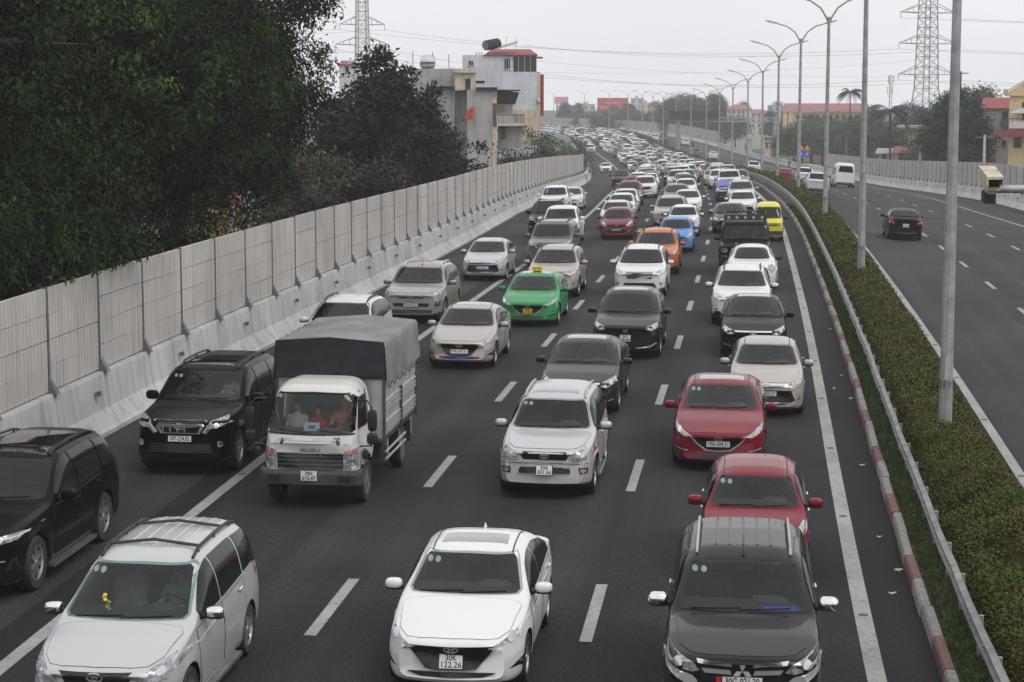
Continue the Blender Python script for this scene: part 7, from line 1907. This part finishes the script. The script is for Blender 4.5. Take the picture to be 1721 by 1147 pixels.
# tall grey-white terrace house
h = House('terrace_house', 'tall grey-white terrace house with red pavilion roof and glazed corner balcony', 196, px=845)
w = h.box('wall', 777, 93, 862, 240, 0, 14, W_GREY, base=True); h.box('wall', 862, 121, 902, 240, .002, 14, W_GREY, base=True); h.box('back_wall', 862, 93, 902, 121, 3.2, 14, W_GREY)
h.window(787, 102, 796, 111, M_FRAME); h.window(847, 98, 858, 117, M_FRAME, bars=2)
g_ = h.box('balcony_glass', 864, 92, 901, 120, .05, .07, glass_clear('balcony_pane', (.45, .58, .54)))
for x in (862, 871, 881, 891, 901): h.box('balcony_mullion', x, 91.5, x + .9, 121, .0, .10, M_FRAME, par=g_)
h.box('balcony_post', 900.6, 92, 902, 121, .11, 3.2, mat('green_glass', (.06, .15, .13), .1)); h.box('balcony_curtain', 874, 99, 885, 120, .7, .75, W_WHT)
h.roof('roof', 816, 902, 92, 80, .4, 12, M_TILE, over=1.5, hip=.12); h.box('roof_fascia', 812, 92.2, 903.5, 94, -.18, .02, M_TILE)
h.box('gutter_canopy', 900, 95, 913, 96.5, 2, 6, M_FRAMED); h.box('base_band', 866, 184, 904, 198, -.12, .0, W_CREAM); h.box('base_wall', 870, 198, 904, 240, -.10, .0, W_CREAM)
f_ = h.box('street_facade', 902, 121, 908, 240, .3, 13.5, W_CREAM)
for y in (130, 143, 158, 172): h.box('facade_window', 907.6, y, 908.4, y + 8, 1, 3, M_FRAMED, par=f_)
h.box('red_panel', 908, 124, 916, 196, 6, 13, M_REDP); h.box('ac_unit', 903.5, 166, 907.5, 172, -.25, .29, W_WHT)
a = h.xz(826, 80); k = MB(); k.tube([(a[0] - .55, .9, a[1] + .22), (a[0] + .55, 2.3, a[1] + .42)], [.50, .56], 14); k.tube([(a[0] - .60, .84, a[1] + .21), (a[0] - .55, .9, a[1] + .22)], .40, 14, 1); k.obj('water_tank', [M_DKNET, M_STEEL], h.e, 50)
k = MB(); k.add([(a[0] + .2, 1.0, a[1] - .2), (a[0] + 2.6, 1.0, a[1] + .55), (a[0] + 2.6, 2.8, a[1] + .75), (a[0] + .2, 2.8, a[1] + 0), (a[0] + .2, 1.0, a[1] - .28), (a[0] + 2.6, 1.0, a[1] + .47), (a[0] + 2.6, 2.8, a[1] + .67), (a[0] + .2, 2.8, a[1] - .08)], [(0, 1, 2, 3), (7, 6, 5, 4), (0, 4, 5, 1), (1, 5, 6, 2), (2, 6, 7, 3), (3, 7, 4, 0)]); k.tube([(a[0] + 2.4, 1.2, a[1] - .1), (a[0] + 2.4, 1.2, a[1] + .9)], .03, 6); k.obj('solar_heater', W_DULL, h.e)
for x in (799, 804, 808): h.box('chimney', x, 88, x + 2.2, 94, .6, 1.0, W_DULL)
for x, y in ((829, 66), (850, 60)): p = h.xz(x, y); k = MB(); k.tube([(p[0], 2, h.xz(x, 82)[1]), (p[0] + .1, 2, p[1])], .02, 5); k.obj('aerial', M_POSTM, h.e)
# lower grey terrace
h = House('terrace_house', 'low grey terrace house with cream stair tower and dark netted balcony', 168, px=770)
h.box('wall', 785, 151.5, 828, 245, 0, 9, W_DULL, base=True); h.box('corner_strip', 828, 152, 835, 245, -.05, 9, W_CREAM, base=True); h.box('upper_wall', 690, 114.5, 765, 240, 3.0, 12, W_DULL, base=True)
h.box('stair_tower', 765, 121, 800, 152, .6, 6, W_CREAM, base=False); h.box('tower_foot', 764.6, 151, 786, 245, 2.0, 8, W_DULL, base=True); h.box('tower_cornice', 764, 116, 800.5, 122.5, .3, 6.2, W_CREAM); h.window(782, 132, 791, 151, M_FRAMED, d=.6); h.box('tower_eave', 800, 136, 815, 140, .5, 3, M_DKNET); h.box('lower_wall', 729, 148, 764, 240, 1.2, 3, W_DULL, base=True); h.box('eave_sheet', 722, 145.5, 765, 149, .6, 3, M_DKNET); h.box('drain_pipe', 763.2, 146, 765, 190, .4, .55, M_POSTM)
h.box('terrace_sheet', 800, 147, 836, 152.5, -.3, 4, M_DKNET); h.box('strip_vent', 829.5, 153, 834, 164, -.09, -.05, mat('vent_terracotta', (.35, .20, .15), .8)); h.box('strip_shutter', 828.5, 174, 834.5, 213, -.10, -.05, M_FRAMED)
a0 = h.xz(835, 152); a1 = h.xz(873, 155.5); a2 = h.xz(866, 176); a3 = h.xz(835, 175); k = MB(); V = [(a0[0], .4, a0[1]), (a1[0], .4, a1[1]), (a2[0], .55, a2[1]), (a3[0], .5, a3[1])]; V += [(x, y + .06, z) for x, y, z in V]; k.add(V, [(0, 1, 2, 3), (7, 6, 5, 4), (0, 4, 5, 1), (1, 5, 6, 2), (2, 6, 7, 3), (3, 7, 4, 0)]); k.obj('shade_net', M_DKNET, h.e)
h.box('balcony_roof', 835, 151, 875, 153, .2, 4.5, M_DKNET); h.box('balcony_back', 835, 153, 864, 192, 4, 4.2, W_DULL); h.box('balcony_slab', 835, 208, 883, 212, -.3, 4, W_CREAM); br_ = h.box('balcony_rail', 835, 192.5, 882, 194.5, -.25, -.18, M_FRAMED)
for i in range(16): h.box('baluster', 836.5 + i * 2.9, 194.5, 837.7 + i * 2.9, 208, -.24, -.20, M_FRAMED, par=br_)
h.box('under_balcony_wall', 838, 212, 878, 250, 1.5, 4, W_DULL); h.box('under_balcony_door', 842, 213, 850, 235, 1.42, 1.5, M_FRAMED)
a = h.xz(717.5, 102.5); k = MB(); k.lathe([(.02, -.68), (.42, -.66), (.60, -.5), (.62, 0), (.60, .5), (.42, .66), (.02, .68)], 18, (a[0], 4.2, a[1]), 'X'); 
tk = tag(k.obj('water_tank', M_STEEL, None, 40), 'shiny stainless water tank on the flat roof of the low grey terrace house', 'water tank'); tk.location = h.o; tk.rotation_euler = h.e.rotation_euler
k = MB(); zt_ = h.xz(700, 114.5)[1]
for dx in (-.45, .45):
    for dy in (-.4, .4): k.tube([(a[0] + dx, 4.2 + dy, zt_ - .03), (a[0] + dx, 4.2 + dy, a[1] - .35)], .03, 5)
q = k.obj('tank_stand', M_POSTM, tk)
for x, y0, y1 in ((754, 89, 114.5), (692, 84, 114), (726, 86, 96)): p = h.xz(x, y0); b = h.xz(x, y1); k = MB(); k.tube([(p[0], 4, b[1]), (p[0], 4, p[1])], .035, 5); k.obj('aerial', M_POSTM, h.e)
a = h.xz(784, 187); k = MB(); V = []
for i in range(6):
    for j in (0, 1): V.append((a[0] + .12 * i, -.5 + .06 * math.sin(i * 1.3), a[1] - .2 * 0 - (.80 + .05 * i) * j + .10 * i * .8))
k.add(V + [(x, y + .015, z) for x, y, z in V], [(2 * i, 2 * i + 1, 2 * i + 3, 2 * i + 2) for i in range(5)] + [(12 + 2 * i + 2, 12 + 2 * i + 3, 12 + 2 * i + 1, 12 + 2 * i) for i in range(5)]); k.tube([(a[0] + .62, -.5, a[1] - 1.6), (a[0] + .62, -.5, a[1] + .7)], .025, 6, 1)
fl = tag(k.obj('flag', [M_FLAG, M_POSTM]), 'orange-red flag on the low grey terrace house', 'flag'); fl.location = h.o; fl.rotation_euler = h.e.rotation_euler
# far house behind the left trees, yellow house under the crown
h = House('far_house', 'small far house with dull red roof behind the black-green trees', 230, px=588); h.box('wall', 570, 108, 600, 150, 0, 6, W_WHT, base=True); h.roof('roof', 570, 600, 108, 101, 0, 6, M_TIN); h.window(580, 112, 586, 120, M_FRAMED)
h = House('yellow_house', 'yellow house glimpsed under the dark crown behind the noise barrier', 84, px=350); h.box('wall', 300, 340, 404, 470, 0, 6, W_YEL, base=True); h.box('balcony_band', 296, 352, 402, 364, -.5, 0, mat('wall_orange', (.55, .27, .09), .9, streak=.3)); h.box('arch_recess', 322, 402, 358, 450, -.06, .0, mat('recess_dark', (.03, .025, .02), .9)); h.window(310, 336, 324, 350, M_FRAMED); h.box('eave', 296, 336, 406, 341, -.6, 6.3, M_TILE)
p = at(391, 345, 76); e = empty('utility_pole', (p.x, 76, gz)); tag(e, 'pale concrete utility pole beside the yellow house', 'utility pole'); k = MB(); k.tube([(0, 0, 0), (0, 0, p.z - gz)], [.17, .13], 12); k.obj('shaft', M_CONC2, e, 60); k = MB(); k.lathe([(.138, -.25), (.15, -.25), (.15, -.15), (.138, -.15)], 12, (0, 0, p.z - gz)); k.obj('band', M_POSTM, e)
# right-hand houses
h = House('yellow_villa', 'yellow villa with pediment and red awning behind the far noise barrier', 212, px=1710)
h.box('wall', 1697, 161, 1790, 300, 0, 10, W_YEL2, base=True); h.box('cornice', 1688, 157, 1800, 161.5, -.35, 10, W_YEL2); a = h.xz(1692, 157); b = h.xz(1752, 157); c = h.xz(1721, 139)
k = MB(); k.add([(a[0], -.3, a[1]), (b[0], -.3, a[1]), (c[0], -.3, c[1]), (a[0], 2, a[1]), (b[0], 2, a[1]), (c[0], 2, c[1])], [(0, 1, 2), (5, 4, 3), (0, 3, 4, 1), (1, 4, 5, 2), (2, 5, 3, 0)]); k.obj('pediment', W_YEL2, h.e); k = MB(); k.tube([(a[0] - .25, -.36, a[1] + .05), (c[0], -.36, c[1] + .15), (b[0] + .25, -.36, a[1] + .05)], .10, 6); k.obj('pediment_moulding', W_CREAM, h.e)
h.window(1718, 172, 1730, 180, M_FRAMED); h.window(1718, 190, 1732, 202, M_FRAMED, bars=2); h.box('balcony', 1696, 203, 1760, 216, -1.3, 0, W_WHT); r_ = h.box('balcony_rail', 1684, 199, 1760, 200.5, -1.35, -1.25, M_FRAMED)
for i in range(12): h.box('baluster', 1698 + i * 5, 200.5, 1699 + i * 5, 204, -1.33, -1.28, M_FRAMED, par=r_)
aw = h.box('awning', 1676, 219, 1770, 230, -2.0, -.9, M_TILE); k = MB(); a = h.xz(1697, 190); b = h.xz(1760, 181)
k.add([(a[0], -1.2, a[1]), (b[0], -1.2, a[1]), (b[0], 0, b[1]), (a[0] + 1, 0, b[1]), (a[0], -1.2, a[1] - .06), (b[0], -1.2, a[1] - .06), (b[0], 0, b[1] - .06), (a[0] + 1, 0, b[1] - .06)], [(0, 1, 2, 3), (7, 6, 5, 4), (0, 4, 5, 1), (1, 5, 6, 2), (2, 6, 7, 3), (3, 7, 4, 0)]); k.obj('tin_canopy', mat('tin_grey', (.40, .45, .45), .5), h.e); h.window(1704, 231, 1716, 248, M_FRAMED, bars=2); h.box('eave_end', 1686, 150, 1694, 158, -.4, .4, W_CREAM)
h = House('grey_house', 'grey house with red roof between the big dense tree and the yellow villa', 226, px=1680); h.box('wall', 1652, 181, 1698, 300, 0, 9, mat('wall_grey2', (.33, .32, .33), .9, streak=.3), base=True); h.roof('roof', 1652, 1698, 182, 164, 0, 9, M_TILE, hip=.05); h.window(1684, 188, 1694, 203, M_FRAMED); h.window(1684, 236, 1691, 247, M_FRAMED); k = h.box('balcony', 1683, 203, 1697, 214, -.9, 0, M_FRAMED)
h = House('small_yellow_house', 'small yellow house with flat overhanging roof before the pylon', 275, px=1545); h.box('wall', 1526, 219, 1564, 300, 0, 7, W_YEL, base=True); h.box('flat_roof', 1508, 211.5, 1562, 216, -1.2, 8, W_DULL); h.box('roof_edge', 1510, 216, 1561, 219.5, -.6, 7.4, W_DULL); h.window(1529, 229, 1540, 235, M_FRAME, W_WHT); h.window(1529, 237, 1536, 246, M_FRAMED); h.window(1547, 229, 1559, 235, M_FRAME, W_WHT)
h = House('tin_roof_shed', 'low shed with red tin roof behind the far noise barrier', 266, px=1520); h.box('wall', 1502, 256, 1540, 290, 0, 5, W_DULL, base=True); h.roof('roof', 1502, 1537, 257, 247, 0, 5, M_TIN, hip=.1); h.box('doorway', 1510, 258, 1518, 270, -.05, 0, M_FRAMED)
h = House('tin_roof_shed', 'low shed with pale tin roof and dark doorway left of the red tin roof', 282, px=1488); h.box('wall', 1476, 259, 1502, 290, 0, 5, W_DULL, base=True); h.roof('roof', 1474, 1502, 258, 250, 0, 5, mat('tin_pale', (.36, .35, .34), .6), hip=.1); h.box('doorway', 1482, 259.5, 1490, 272, -.05, 0, M_FRAMED)
h = House('long_building', 'long pale yellow building with red roof rising over the tree belt', 430, cat='building', px=1380); w = h.box('wall', 1316, 186, 1460, 300, 0, 14, mat('wall_sand', (.55, .45, .32), .9, streak=.3), base=True); h.box('end_wall', 1316, 186, 1332, 215, -.15, 0, W_YEL2); h.roof('roof', 1316, 1460, 187, 174, 0, 14, M_TIN, hip=.03); h.box('eave_band', 1316, 187, 1460, 189, -.3, 0, W_WHT)
for i in range(11): h.window(1338 + i * 11, 193, 1344 + i * 11, 201, M_FRAME)
h.box('drain_pipe', 1323.2, 187, 1324.2, 215, -.25, -.15, M_POSTM)
M_FARW = mat('wall_far', (.50, .52, .55), .9, var=.08)
for lab, px0, px1, y0, Y, m, rf in (('hazy white block of flats left of the red billboard', 972, 1000, 176, 800, M_FARW, None), ('hazy grey tower house right of the red billboard', 1060, 1082, 166, 820, M_FARW, None), ('hazy cream house with stepped top right of the grey tower house', 1076, 1096, 174, 800, W_CREAM, None), ('hazy pink house with red roof behind the gantry board', 1222, 1262, 184, 540, W_WHT, 176), ('hazy small block on the skyline beside the pink house', 1290, 1312, 178, 620, M_FARW, None), ('hazy pale house beside the long building', 1262, 1290, 190, 560, W_WHT, 184)):
    h = House('far_building', lab, Y, cat='building', px=(px0 + px1) / 2); h.box('wall', px0, y0, px1, 240, 0, 12, m, base=True)
    if rf: h.roof('roof', px0, px1, y0 + .5, rf, 0, 12, M_TIN, over=1)
    else: h.box('parapet', px0 - .4, y0 - 1, px1 + .4, y0 + .2, -.2, 12.2, m); h.box('roof_hut', px0 + (px1 - px0) * .3, y0 - 5, px0 + (px1 - px0) * .6, y0 - 1, 2, 6, m)
    nw = max(2, int((px1 - px0) / 8))
    for i in range(nw):
        for j in range(3): x = px0 + (px1 - px0) * (i + .3) / nw; h.window(x, y0 + 3 + j * 8, x + 3, y0 + 7.5 + j * 8, M_FRAME, bars=0)
# shops by the service road
h = House('roadside_shop', 'small shop with red and white signboards by the service road', 440, px=1256); h.box('wall', 1250, 238, 1264, 262, 0, 4, W_CREAM, base=True); h.box('signboard', 1254, 226, 1263, 232.5, -.3, -.1, W_WHT); h.box('signboard', 1255, 233, 1263, 237.5, -.3, -.1, mat('sign_pink', (.55, .18, .16), .7)); h.box('doorway', 1252, 243, 1257, 255, -.05, 0, M_FRAMED)
h = House('roadside_shop', 'small yellow shop front with white board by the service road', 400, px=1291); h.box('wall', 1285, 232, 1296, 260, 0, 4, mat('wall_lightyellow', (.72, .60, .38), .9), base=True); h.box('signboard', 1277, 231, 1284, 238, -.3, -.1, W_WHT); h.box('roof_slab', 1283, 229.5, 1298, 232, -.6, 4.2, W_DULL); h.box('doorway', 1287, 240, 1291, 250, -.05, 0, M_FRAMED)
svc = strip('service_road', 200, 330, 29.5, 37, 0, mat('service_concrete', (.40, .39, .38), .9, var=.12, scale=.4)); svc.location.z = -2.6

# ------------------------------------------------------------------ signs, billboards, gantry
def board(name, label, x0, y0, x1, y1, Y, m, posts=True, cat='billboard', lines=None, tm=None):
    p = at((x0 + x1) / 2, y1, Y); e = empty(name, (p.x, Y, gz)); tag(e, label, cat); a = at(x0, y0, Y); b = at(x1, y1, Y); k = MB(); k.b2((a.x - p.x, -.15, b.z - gz), (b.x - p.x, .15, a.z - gz)); pn = k.obj('panel', m, e)
    w = b.x - a.x
    if posts:
        for f in (.18, .82): k = MB(); k.tube([(a.x - p.x + w * f, .3, 0), (a.x - p.x + w * f, .3, a.z - gz)], .35, 8); k.obj('post', M_POSTM, e)
    for i, (s, fy, hh, ww) in enumerate(lines or []):
        q = link('lettering', text_mesh(s, (a.z - b.z) * hh, tm, w * ww), pn); q.rotation_euler = (math.pi / 2, 0, 0); q.location = (0, -.17, b.z - gz + (a.z - b.z) * fy)
    return e
M_TXT = mat('board_text', (.70, .55, .45), .7); M_TXTO = mat('board_text_dark', (.40, .16, .05), .7)
board('billboard', 'large red billboard far down the road', 1004, 165, 1055, 188, 760, mat('billboard_red', (.50, .04, .06), .6), lines=[('MUNG DANG', .62, .2, .45), ('MUNG XUAN TAN SUU 2021', .30, .2, .8)], tm=M_TXT)
board('banner', 'orange banner across the road below the red billboard', 1005, 189, 1047, 198, 690, mat('banner_orange', (.80, .30, .05), .6), cat='banner', lines=[('CAO TOC PHAP VAN', .68, .24, .8), ('GIAM TOC DO', .30, .24, .7)], tm=M_TXTO)
board('billboard', 'faded blue billboard beyond the bend', 938, 177, 968, 191, 930, mat('billboard_blue', (.12, .28, .60), .6)); board('billboard', 'faded pink billboard behind the blue one', 932, 163, 955, 175, 980, mat('billboard_pink', (.62, .25, .28), .6))
# variable-message gantry
tg = 372; gA = RV(tg, O_RC0 - .9, 0); gB = RV(tg - 2, O_RCB + 1.6, -1.0); e = empty('sign_gantry', gA); tag(e, 'steel sign gantry with a long unlit message board', 'gantry'); zb_ = at(1180, 205, gA.y).z - gA.z; up = Vector((0, 0, zb_))
M_GANT = mat('gantry_steel', (.30, .31, .32), .5, metal=.3)
for b_, nm in ((Vector((0, 0, 0)), 'column'), (gB - gA, 'column')): k = MB(); k.tube([b_ + Vector((0, 0, -1)), Vector((b_.x, b_.y, zb_ + .7))], .42, 10); k.obj(nm, M_GANT, e, 50)
end = Vector(((gB - gA).x, (gB - gA).y, zb_))
for dz, dy in ((0, 0), (.75, 0), (0, .9), (.75, .9)): k = MB(); k.tube([Vector((-.8, dy, zb_ + dz)), end + Vector((.8, dy, dz))], .11, 6); k.obj('chord', M_GANT, e)
k = MB(); nb = 14
for i in range(nb): p = Vector((0, 0, zb_)).lerp(end, i / nb); q = Vector((0, 0, zb_)).lerp(end, (i + 1) / nb); k.tube([p, q + Vector((0, 0, .75))], .05, 5); k.tube([q, q + Vector((0, .9, 0))], .05, 5)
k.obj('bracing', M_GANT, e)
a = at(1124, 187, gA.y - .8) - gA; b = at(1209, 200.5, gA.y - .8) - gA; k = MB(); k.b2((a.x, a.y - .25, b.z), (b.x, a.y + .25, a.z)); bd = k.obj('message_board', mat('led_off', (.022, .026, .036), .35, var=.2, scale=2), e)
for i in range(1, 12): k = MB(); xx = a.x + (b.x - a.x) * i / 12; k.b2((xx - .03, a.y - .27, b.z), (xx + .03, a.y - .24, a.z)); k.obj('module_joint', M_BLACK, bd)
# warning and mandatory signs on the far shoulder
M_SY = mat('sign_yellow', (.80, .42, .03), .5); M_SR = mat('sign_red', (.60, .06, .02), .5); M_SB = mat('sign_blue', (.03, .12, .50), .5); M_SW = mat('sign_white', (.75, .75, .74), .5)
for px, lab in ((1346, 'warning triangle over a blue arrow sign beside its twin on the far shoulder'), (1356, 'warning triangle over a blue arrow sign on the far shoulder, its twin beside it')):
    p = at(px, 276, 326); top = at(px, 243, 326); mid = at(px, 253, 326); bt = at(px, 264.5, 326); e = empty('road_sign', (p.x, 326, gz)); tag(e, lab, 'road sign', 'twin signs on the far shoulder'); w = .55
    k = MB(); k.tube([(0, .06, 0), (0, .06, top.z - gz - .1)], .045, 8); k.obj('post', M_GALV, e)
    z0_, z1_ = mid.z - gz + .03, top.z - gz; k = MB(); k.add([(-w, 0, z0_), (w, 0, z0_), (0, 0, z1_), (-w, .02, z0_), (w, .02, z0_), (0, .02, z1_)], [(0, 1, 2), (5, 4, 3), (0, 3, 4, 1), (1, 4, 5, 2), (2, 5, 3, 0)]); tr_ = k.obj('warning_triangle', M_SR, e); k = MB(); c = z0_ + (z1_ - z0_) * .36; k.add([(x * .70, -.004, c + (z - c) * .70) for x, z in ((-w, z0_), (w, z0_), (0, z1_))], [(0, 1, 2)]); k.obj('triangle_field', M_SY, tr_); k = MB(); k.b2((-.05, -.012, z0_ + .18), (.05, -.006, z0_ + .40)); k.obj('symbol', M_INK, tr_)
    k = MB(); k.b2((-.44, 0, bt.z - gz), (.44, .02, mid.z - gz)); bl = k.obj('blue_panel', M_SB, e); zc_ = (bt.z + mid.z) / 2 - gz; k = MB(); k.b2((-.22, -.006, zc_ - .18), (.22, -.002, zc_ - .10)); k.add([(-.14, -.006, zc_ - .04), (.14, -.006, zc_ - .04), (0, -.006, zc_ + .22)], [(0, 1, 2)]); k.obj('arrow', M_SW, bl)

# ------------------------------------------------------------------ pylons, mast and wires
def pylon(label, px, ytop, Y, ztop, wb, wt, arms, seed=0):
    p = at(px, 178, Y); e = empty('pylon', (p.x, Y, gz), .35); tag(e, label, 'pylon'); mm = mat('pylon_steel', (.38, .385, .395), .6, metal=.3); H_ = ztop - gz
    waist = H_ * .42
    def half(z): return wb + (wt * 1.15 - wb) * z / waist if z < waist else wt * 1.15 + (wt * .75 - wt * 1.15) * (z - waist) / (H_ - waist)
    lv = [0]
    while lv[-1] < H_: lv.append(lv[-1] + max(1.6, half(lv[-1]) * 1.25))
    lv[-1] = H_
    for sx in (-1, 1):
        for sy in (-1, 1): k = MB(); k.tube([(sx * half(z), sy * half(z), z) for z in lv], .11, 5); k.obj('leg', mm, e)
    for a, b in ((((-1, -1)), (1, -1)), ((1, -1), (1, 1)), ((1, 1), (-1, 1)), ((-1, 1), (-1, -1))):
        k = MB()
        for z0, z1 in zip(lv[:-1], lv[1:]):
            h0, h1 = half(z0), half(z1); k.tube([(a[0] * h0, a[1] * h0, z0), (b[0] * h1, b[1] * h1, z1)], .045, 4); k.tube([(b[0] * h0, b[1] * h0, z0), (a[0] * h1, a[1] * h1, z1)], .045, 4); k.tube([(a[0] * h1, a[1] * h1, z1), (b[0] * h1, b[1] * h1, z1)], .05, 4)
        k.obj('bracing', mm, e)
    tips = []
    for z, ln in arms:
        zz = z - gz
        for s in (-1, 1):
            h0 = half(zz); k = MB(); tip = (s * ln, 0, zz + .1)
            for sy in (-1, 1): k.tube([(s * h0, sy * h0, zz), tip], .07, 4); k.tube([(s * h0, sy * h0, zz + 1.5), tip], .06, 4)
            for f in (.3, .6): x = s * (h0 + (ln - h0) * f); k.tube([(x, h0 * (1 - f), zz), (x, h0 * (1 - f), zz + 1.5 * (1 - f))], .05, 4)
            k.tube([tip, (tip[0], 0, zz - .9)], .06, 5); k.obj('cross_arm', mm, e); q = Matrix.Rotation(.35, 4, 'Z') @ Vector((tip[0], 0, zz - .9)); tips.append(Vector((p.x + q.x, Y + q.y, gz + q.z)))
    return tips
zpx = lambda py, Y: at(860, py, Y).z
tr = pylon('tall lattice pylon behind the small yellow house', 1556, 0, 330, zpx(-60, 330), 3.3, 1.25, [(zpx(22, 330), 5.2), (zpx(74, 330), 5.4), (zpx(126, 330), 5.4)])
tl = pylon('lattice pylon rising behind the black-green trees', 610, 0, 360, zpx(-70, 360), 2.6, 1.0, [(zpx(42, 360), 4.2), (zpx(76, 360), 5.0)])
p = at(1496, 178, 520); e = empty('antenna_mast', (p.x, 520, gz)); tag(e, 'slender telecom mast with panel antennas above the tree belt', 'mast'); zt_ = zpx(126, 520) - gz; k = MB()
for a in (0, 2.1, 4.2): k.tube([(.5 * math.cos(a), .5 * math.sin(a), 0), (.35 * math.cos(a), .35 * math.sin(a), zt_)], .08, 5)
for i in range(24): z = zt_ * i / 24; a = i * 2.1; k.tube([(.45 * math.cos(a), .45 * math.sin(a), z), (.42 * math.cos(a + 2.1), .42 * math.sin(a + 2.1), z + zt_ / 24)], .05, 4)
k.obj('lattice', M_GALV, e)
for i, (z, a) in enumerate(((zt_ - 1.2, 0), (zt_ - 1.2, 2.1), (zt_ - 1.2, 4.2), (zt_ - 4.0, 1), (zt_ - 4.0, 3.1), (zt_ - 4.0, 5.2))): k = MB(); k.box((.8 * math.cos(a), .8 * math.sin(a), z), (.22, .32, 1.9)); k.obj('panel_antenna', W_WHT, e)
def wire(a, b, sag, label, r=.022):
    k = MB(); a, b = Vector(a), Vector(b); n = 28; k.tube([a.lerp(b, i / n) - Vector((0, 0, sag * 4 * (i / n) * (1 - i / n))) for i in range(n + 1)], r, 4); tag(k.obj('power_line', mat('wire', (.16, .16, .165), .6)), label, 'power line', 'power lines across the sky')
for i in range(4): wire(tr[2 + i if i < 4 else i], tl[i], 2.2 + .4 * i, 'thin power line sagging between the two lattice pylons')
for i in range(6): wire(tr[i], tr[i] + Vector((190, -40 + 4 * i, 3)), 3.5, 'thin power line leading away from the tall lattice pylon past the yellow villa')
for i in range(4): wire(tl[i], tl[i] + Vector((-260, 30, 4)), 4, 'thin power line leading from the lattice pylon over the dark giants')
for x0, y0, x1, y1, Y in ((900, 103, 1560, 128, 420), (900, 122, 1560, 100, 440), (880, 76, 1330, 92, 400)): wire(at(x0, y0, Y), at(x1, y1, Y + 60), 1.4, 'faint far power line crossing the sky', .02)
for px, Y, y0, lab in ((1655, 190, 227, 'pale concrete pole beside the big dense tree'), (1547, 224, 236, 'short pale pole before the low bush'), (1423, 330, 222, 'lone pole standing in the tree belt'), (1615, 232, 120, 'tall dark pole with cross-arm rising behind the big dense tree')):
    p = at(px, y0, Y); e = empty('utility_pole', (p.x, Y, gz)); tag(e, lab, 'utility pole'); k = MB(); k.tube([(0, 0, 0), (0, 0, p.z - gz)], [.18, .12], 8); k.obj('shaft', M_CONC2 if 'pale' in lab else M_POSTM, e, 60)
    k = MB(); k.b2((-.9, -.05, p.z - gz - .3), (.9, .05, p.z - gz - .18)); k.obj('cross_arm', M_POSTM, e)

# ------------------------------------------------------------------ enforcement camera on its outrigger
Yc = 17.5; c = at(1668, 312, Yc); e = empty('traffic_camera', (5.62, Yc, RV(2.5, O_MED)[2])); tag(e, 'weathered cream traffic camera on a horizontal pole arm', 'traffic camera'); L0 = Vector(e.location); c = c - L0
M_CRM = mat('camera_cream', (.52, .46, .33), .6, var=.2, scale=8, streak=.4); sx = 1.0
armz = at(1700, 318, Yc).z - L0.z
k = MB(); k.tube([(0, 0, 0), (0, 0, armz + .5)], [.11, .09], 12); k.obj('pole', M_GALV, e, 60)
k = MB(); k.tube([(0, 0, armz), (c.x + .02, 0, armz)], .036, 12); k.obj('arm', M_GALV, e, 60)
def cbox(nm, x0, y0, x1, y1, d0, d1, m, par=None, tip=0.0):
    a = at(x0, y0, Yc) - L0; b = at(x1, y1, Yc) - L0; k = MB(); V = [(a.x, d0, a.z), (b.x, d0, a.z), (b.x, d0, b.z), (a.x, d0, b.z)]; V += [(x + tip, d1, z + .06 * (d1 - d0) / .45) for x, y, z in V]; k.add(V, [(3, 2, 1, 0), (4, 5, 6, 7), (0, 1, 5, 4), (1, 2, 6, 5), (2, 3, 7, 6), (3, 0, 4, 7)]); me = k.mesh(nm, m); fix_normals(me); return link(nm, me, par or e)
hs = cbox('housing', 1651, 300, 1674, 320, -.16, .30, M_CRM, tip=.05); cbox('sun_hood', 1648, 296, 1675, 300.5, -.26, .34, M_CRM, tip=.06); cbox('hood_side', 1648, 300.5, 1650, 312, -.25, .28, M_CRM, tip=.05); cbox('hood_side', 1673.5, 300.5, 1675.5, 312, -.25, .28, M_CRM, tip=.05); cbox('front_glass', 1653, 302, 1671, 313, -.175, -.16, M_GLASS, par=hs); cbox('bracket', 1655, 318, 1669, 326, -.10, .06, M_GALV); cbox('floodlight', 1651.5, 324, 1669.5, 342, -.09, .05, M_BLACK)

# ------------------------------------------------------------------ hazy air
k = MB(); k.b2((-700, -25, gz - 1.0), (700, 1010, 33)); hz = k.mesh('haze', bpy.data.materials.new('haze_air')); hm = hz.materials[0]; hm.use_nodes = True; nt = hm.node_tree; nt.nodes.remove(nt.nodes['Principled BSDF'])
pv = nt.nodes.new('ShaderNodeVolumePrincipled'); pv.inputs['Color'].default_value = (.97, .98, 1.0, 1); pv.inputs['Density'].default_value = .00040; pv.inputs['Anisotropy'].default_value = .0; nt.links.new(pv.outputs[0], nt.nodes['Material Output'].inputs['Volume'])
ho_ = link('haze', hz); tag(ho_, 'pale winter haze over the whole scene', 'haze', kind='stuff')
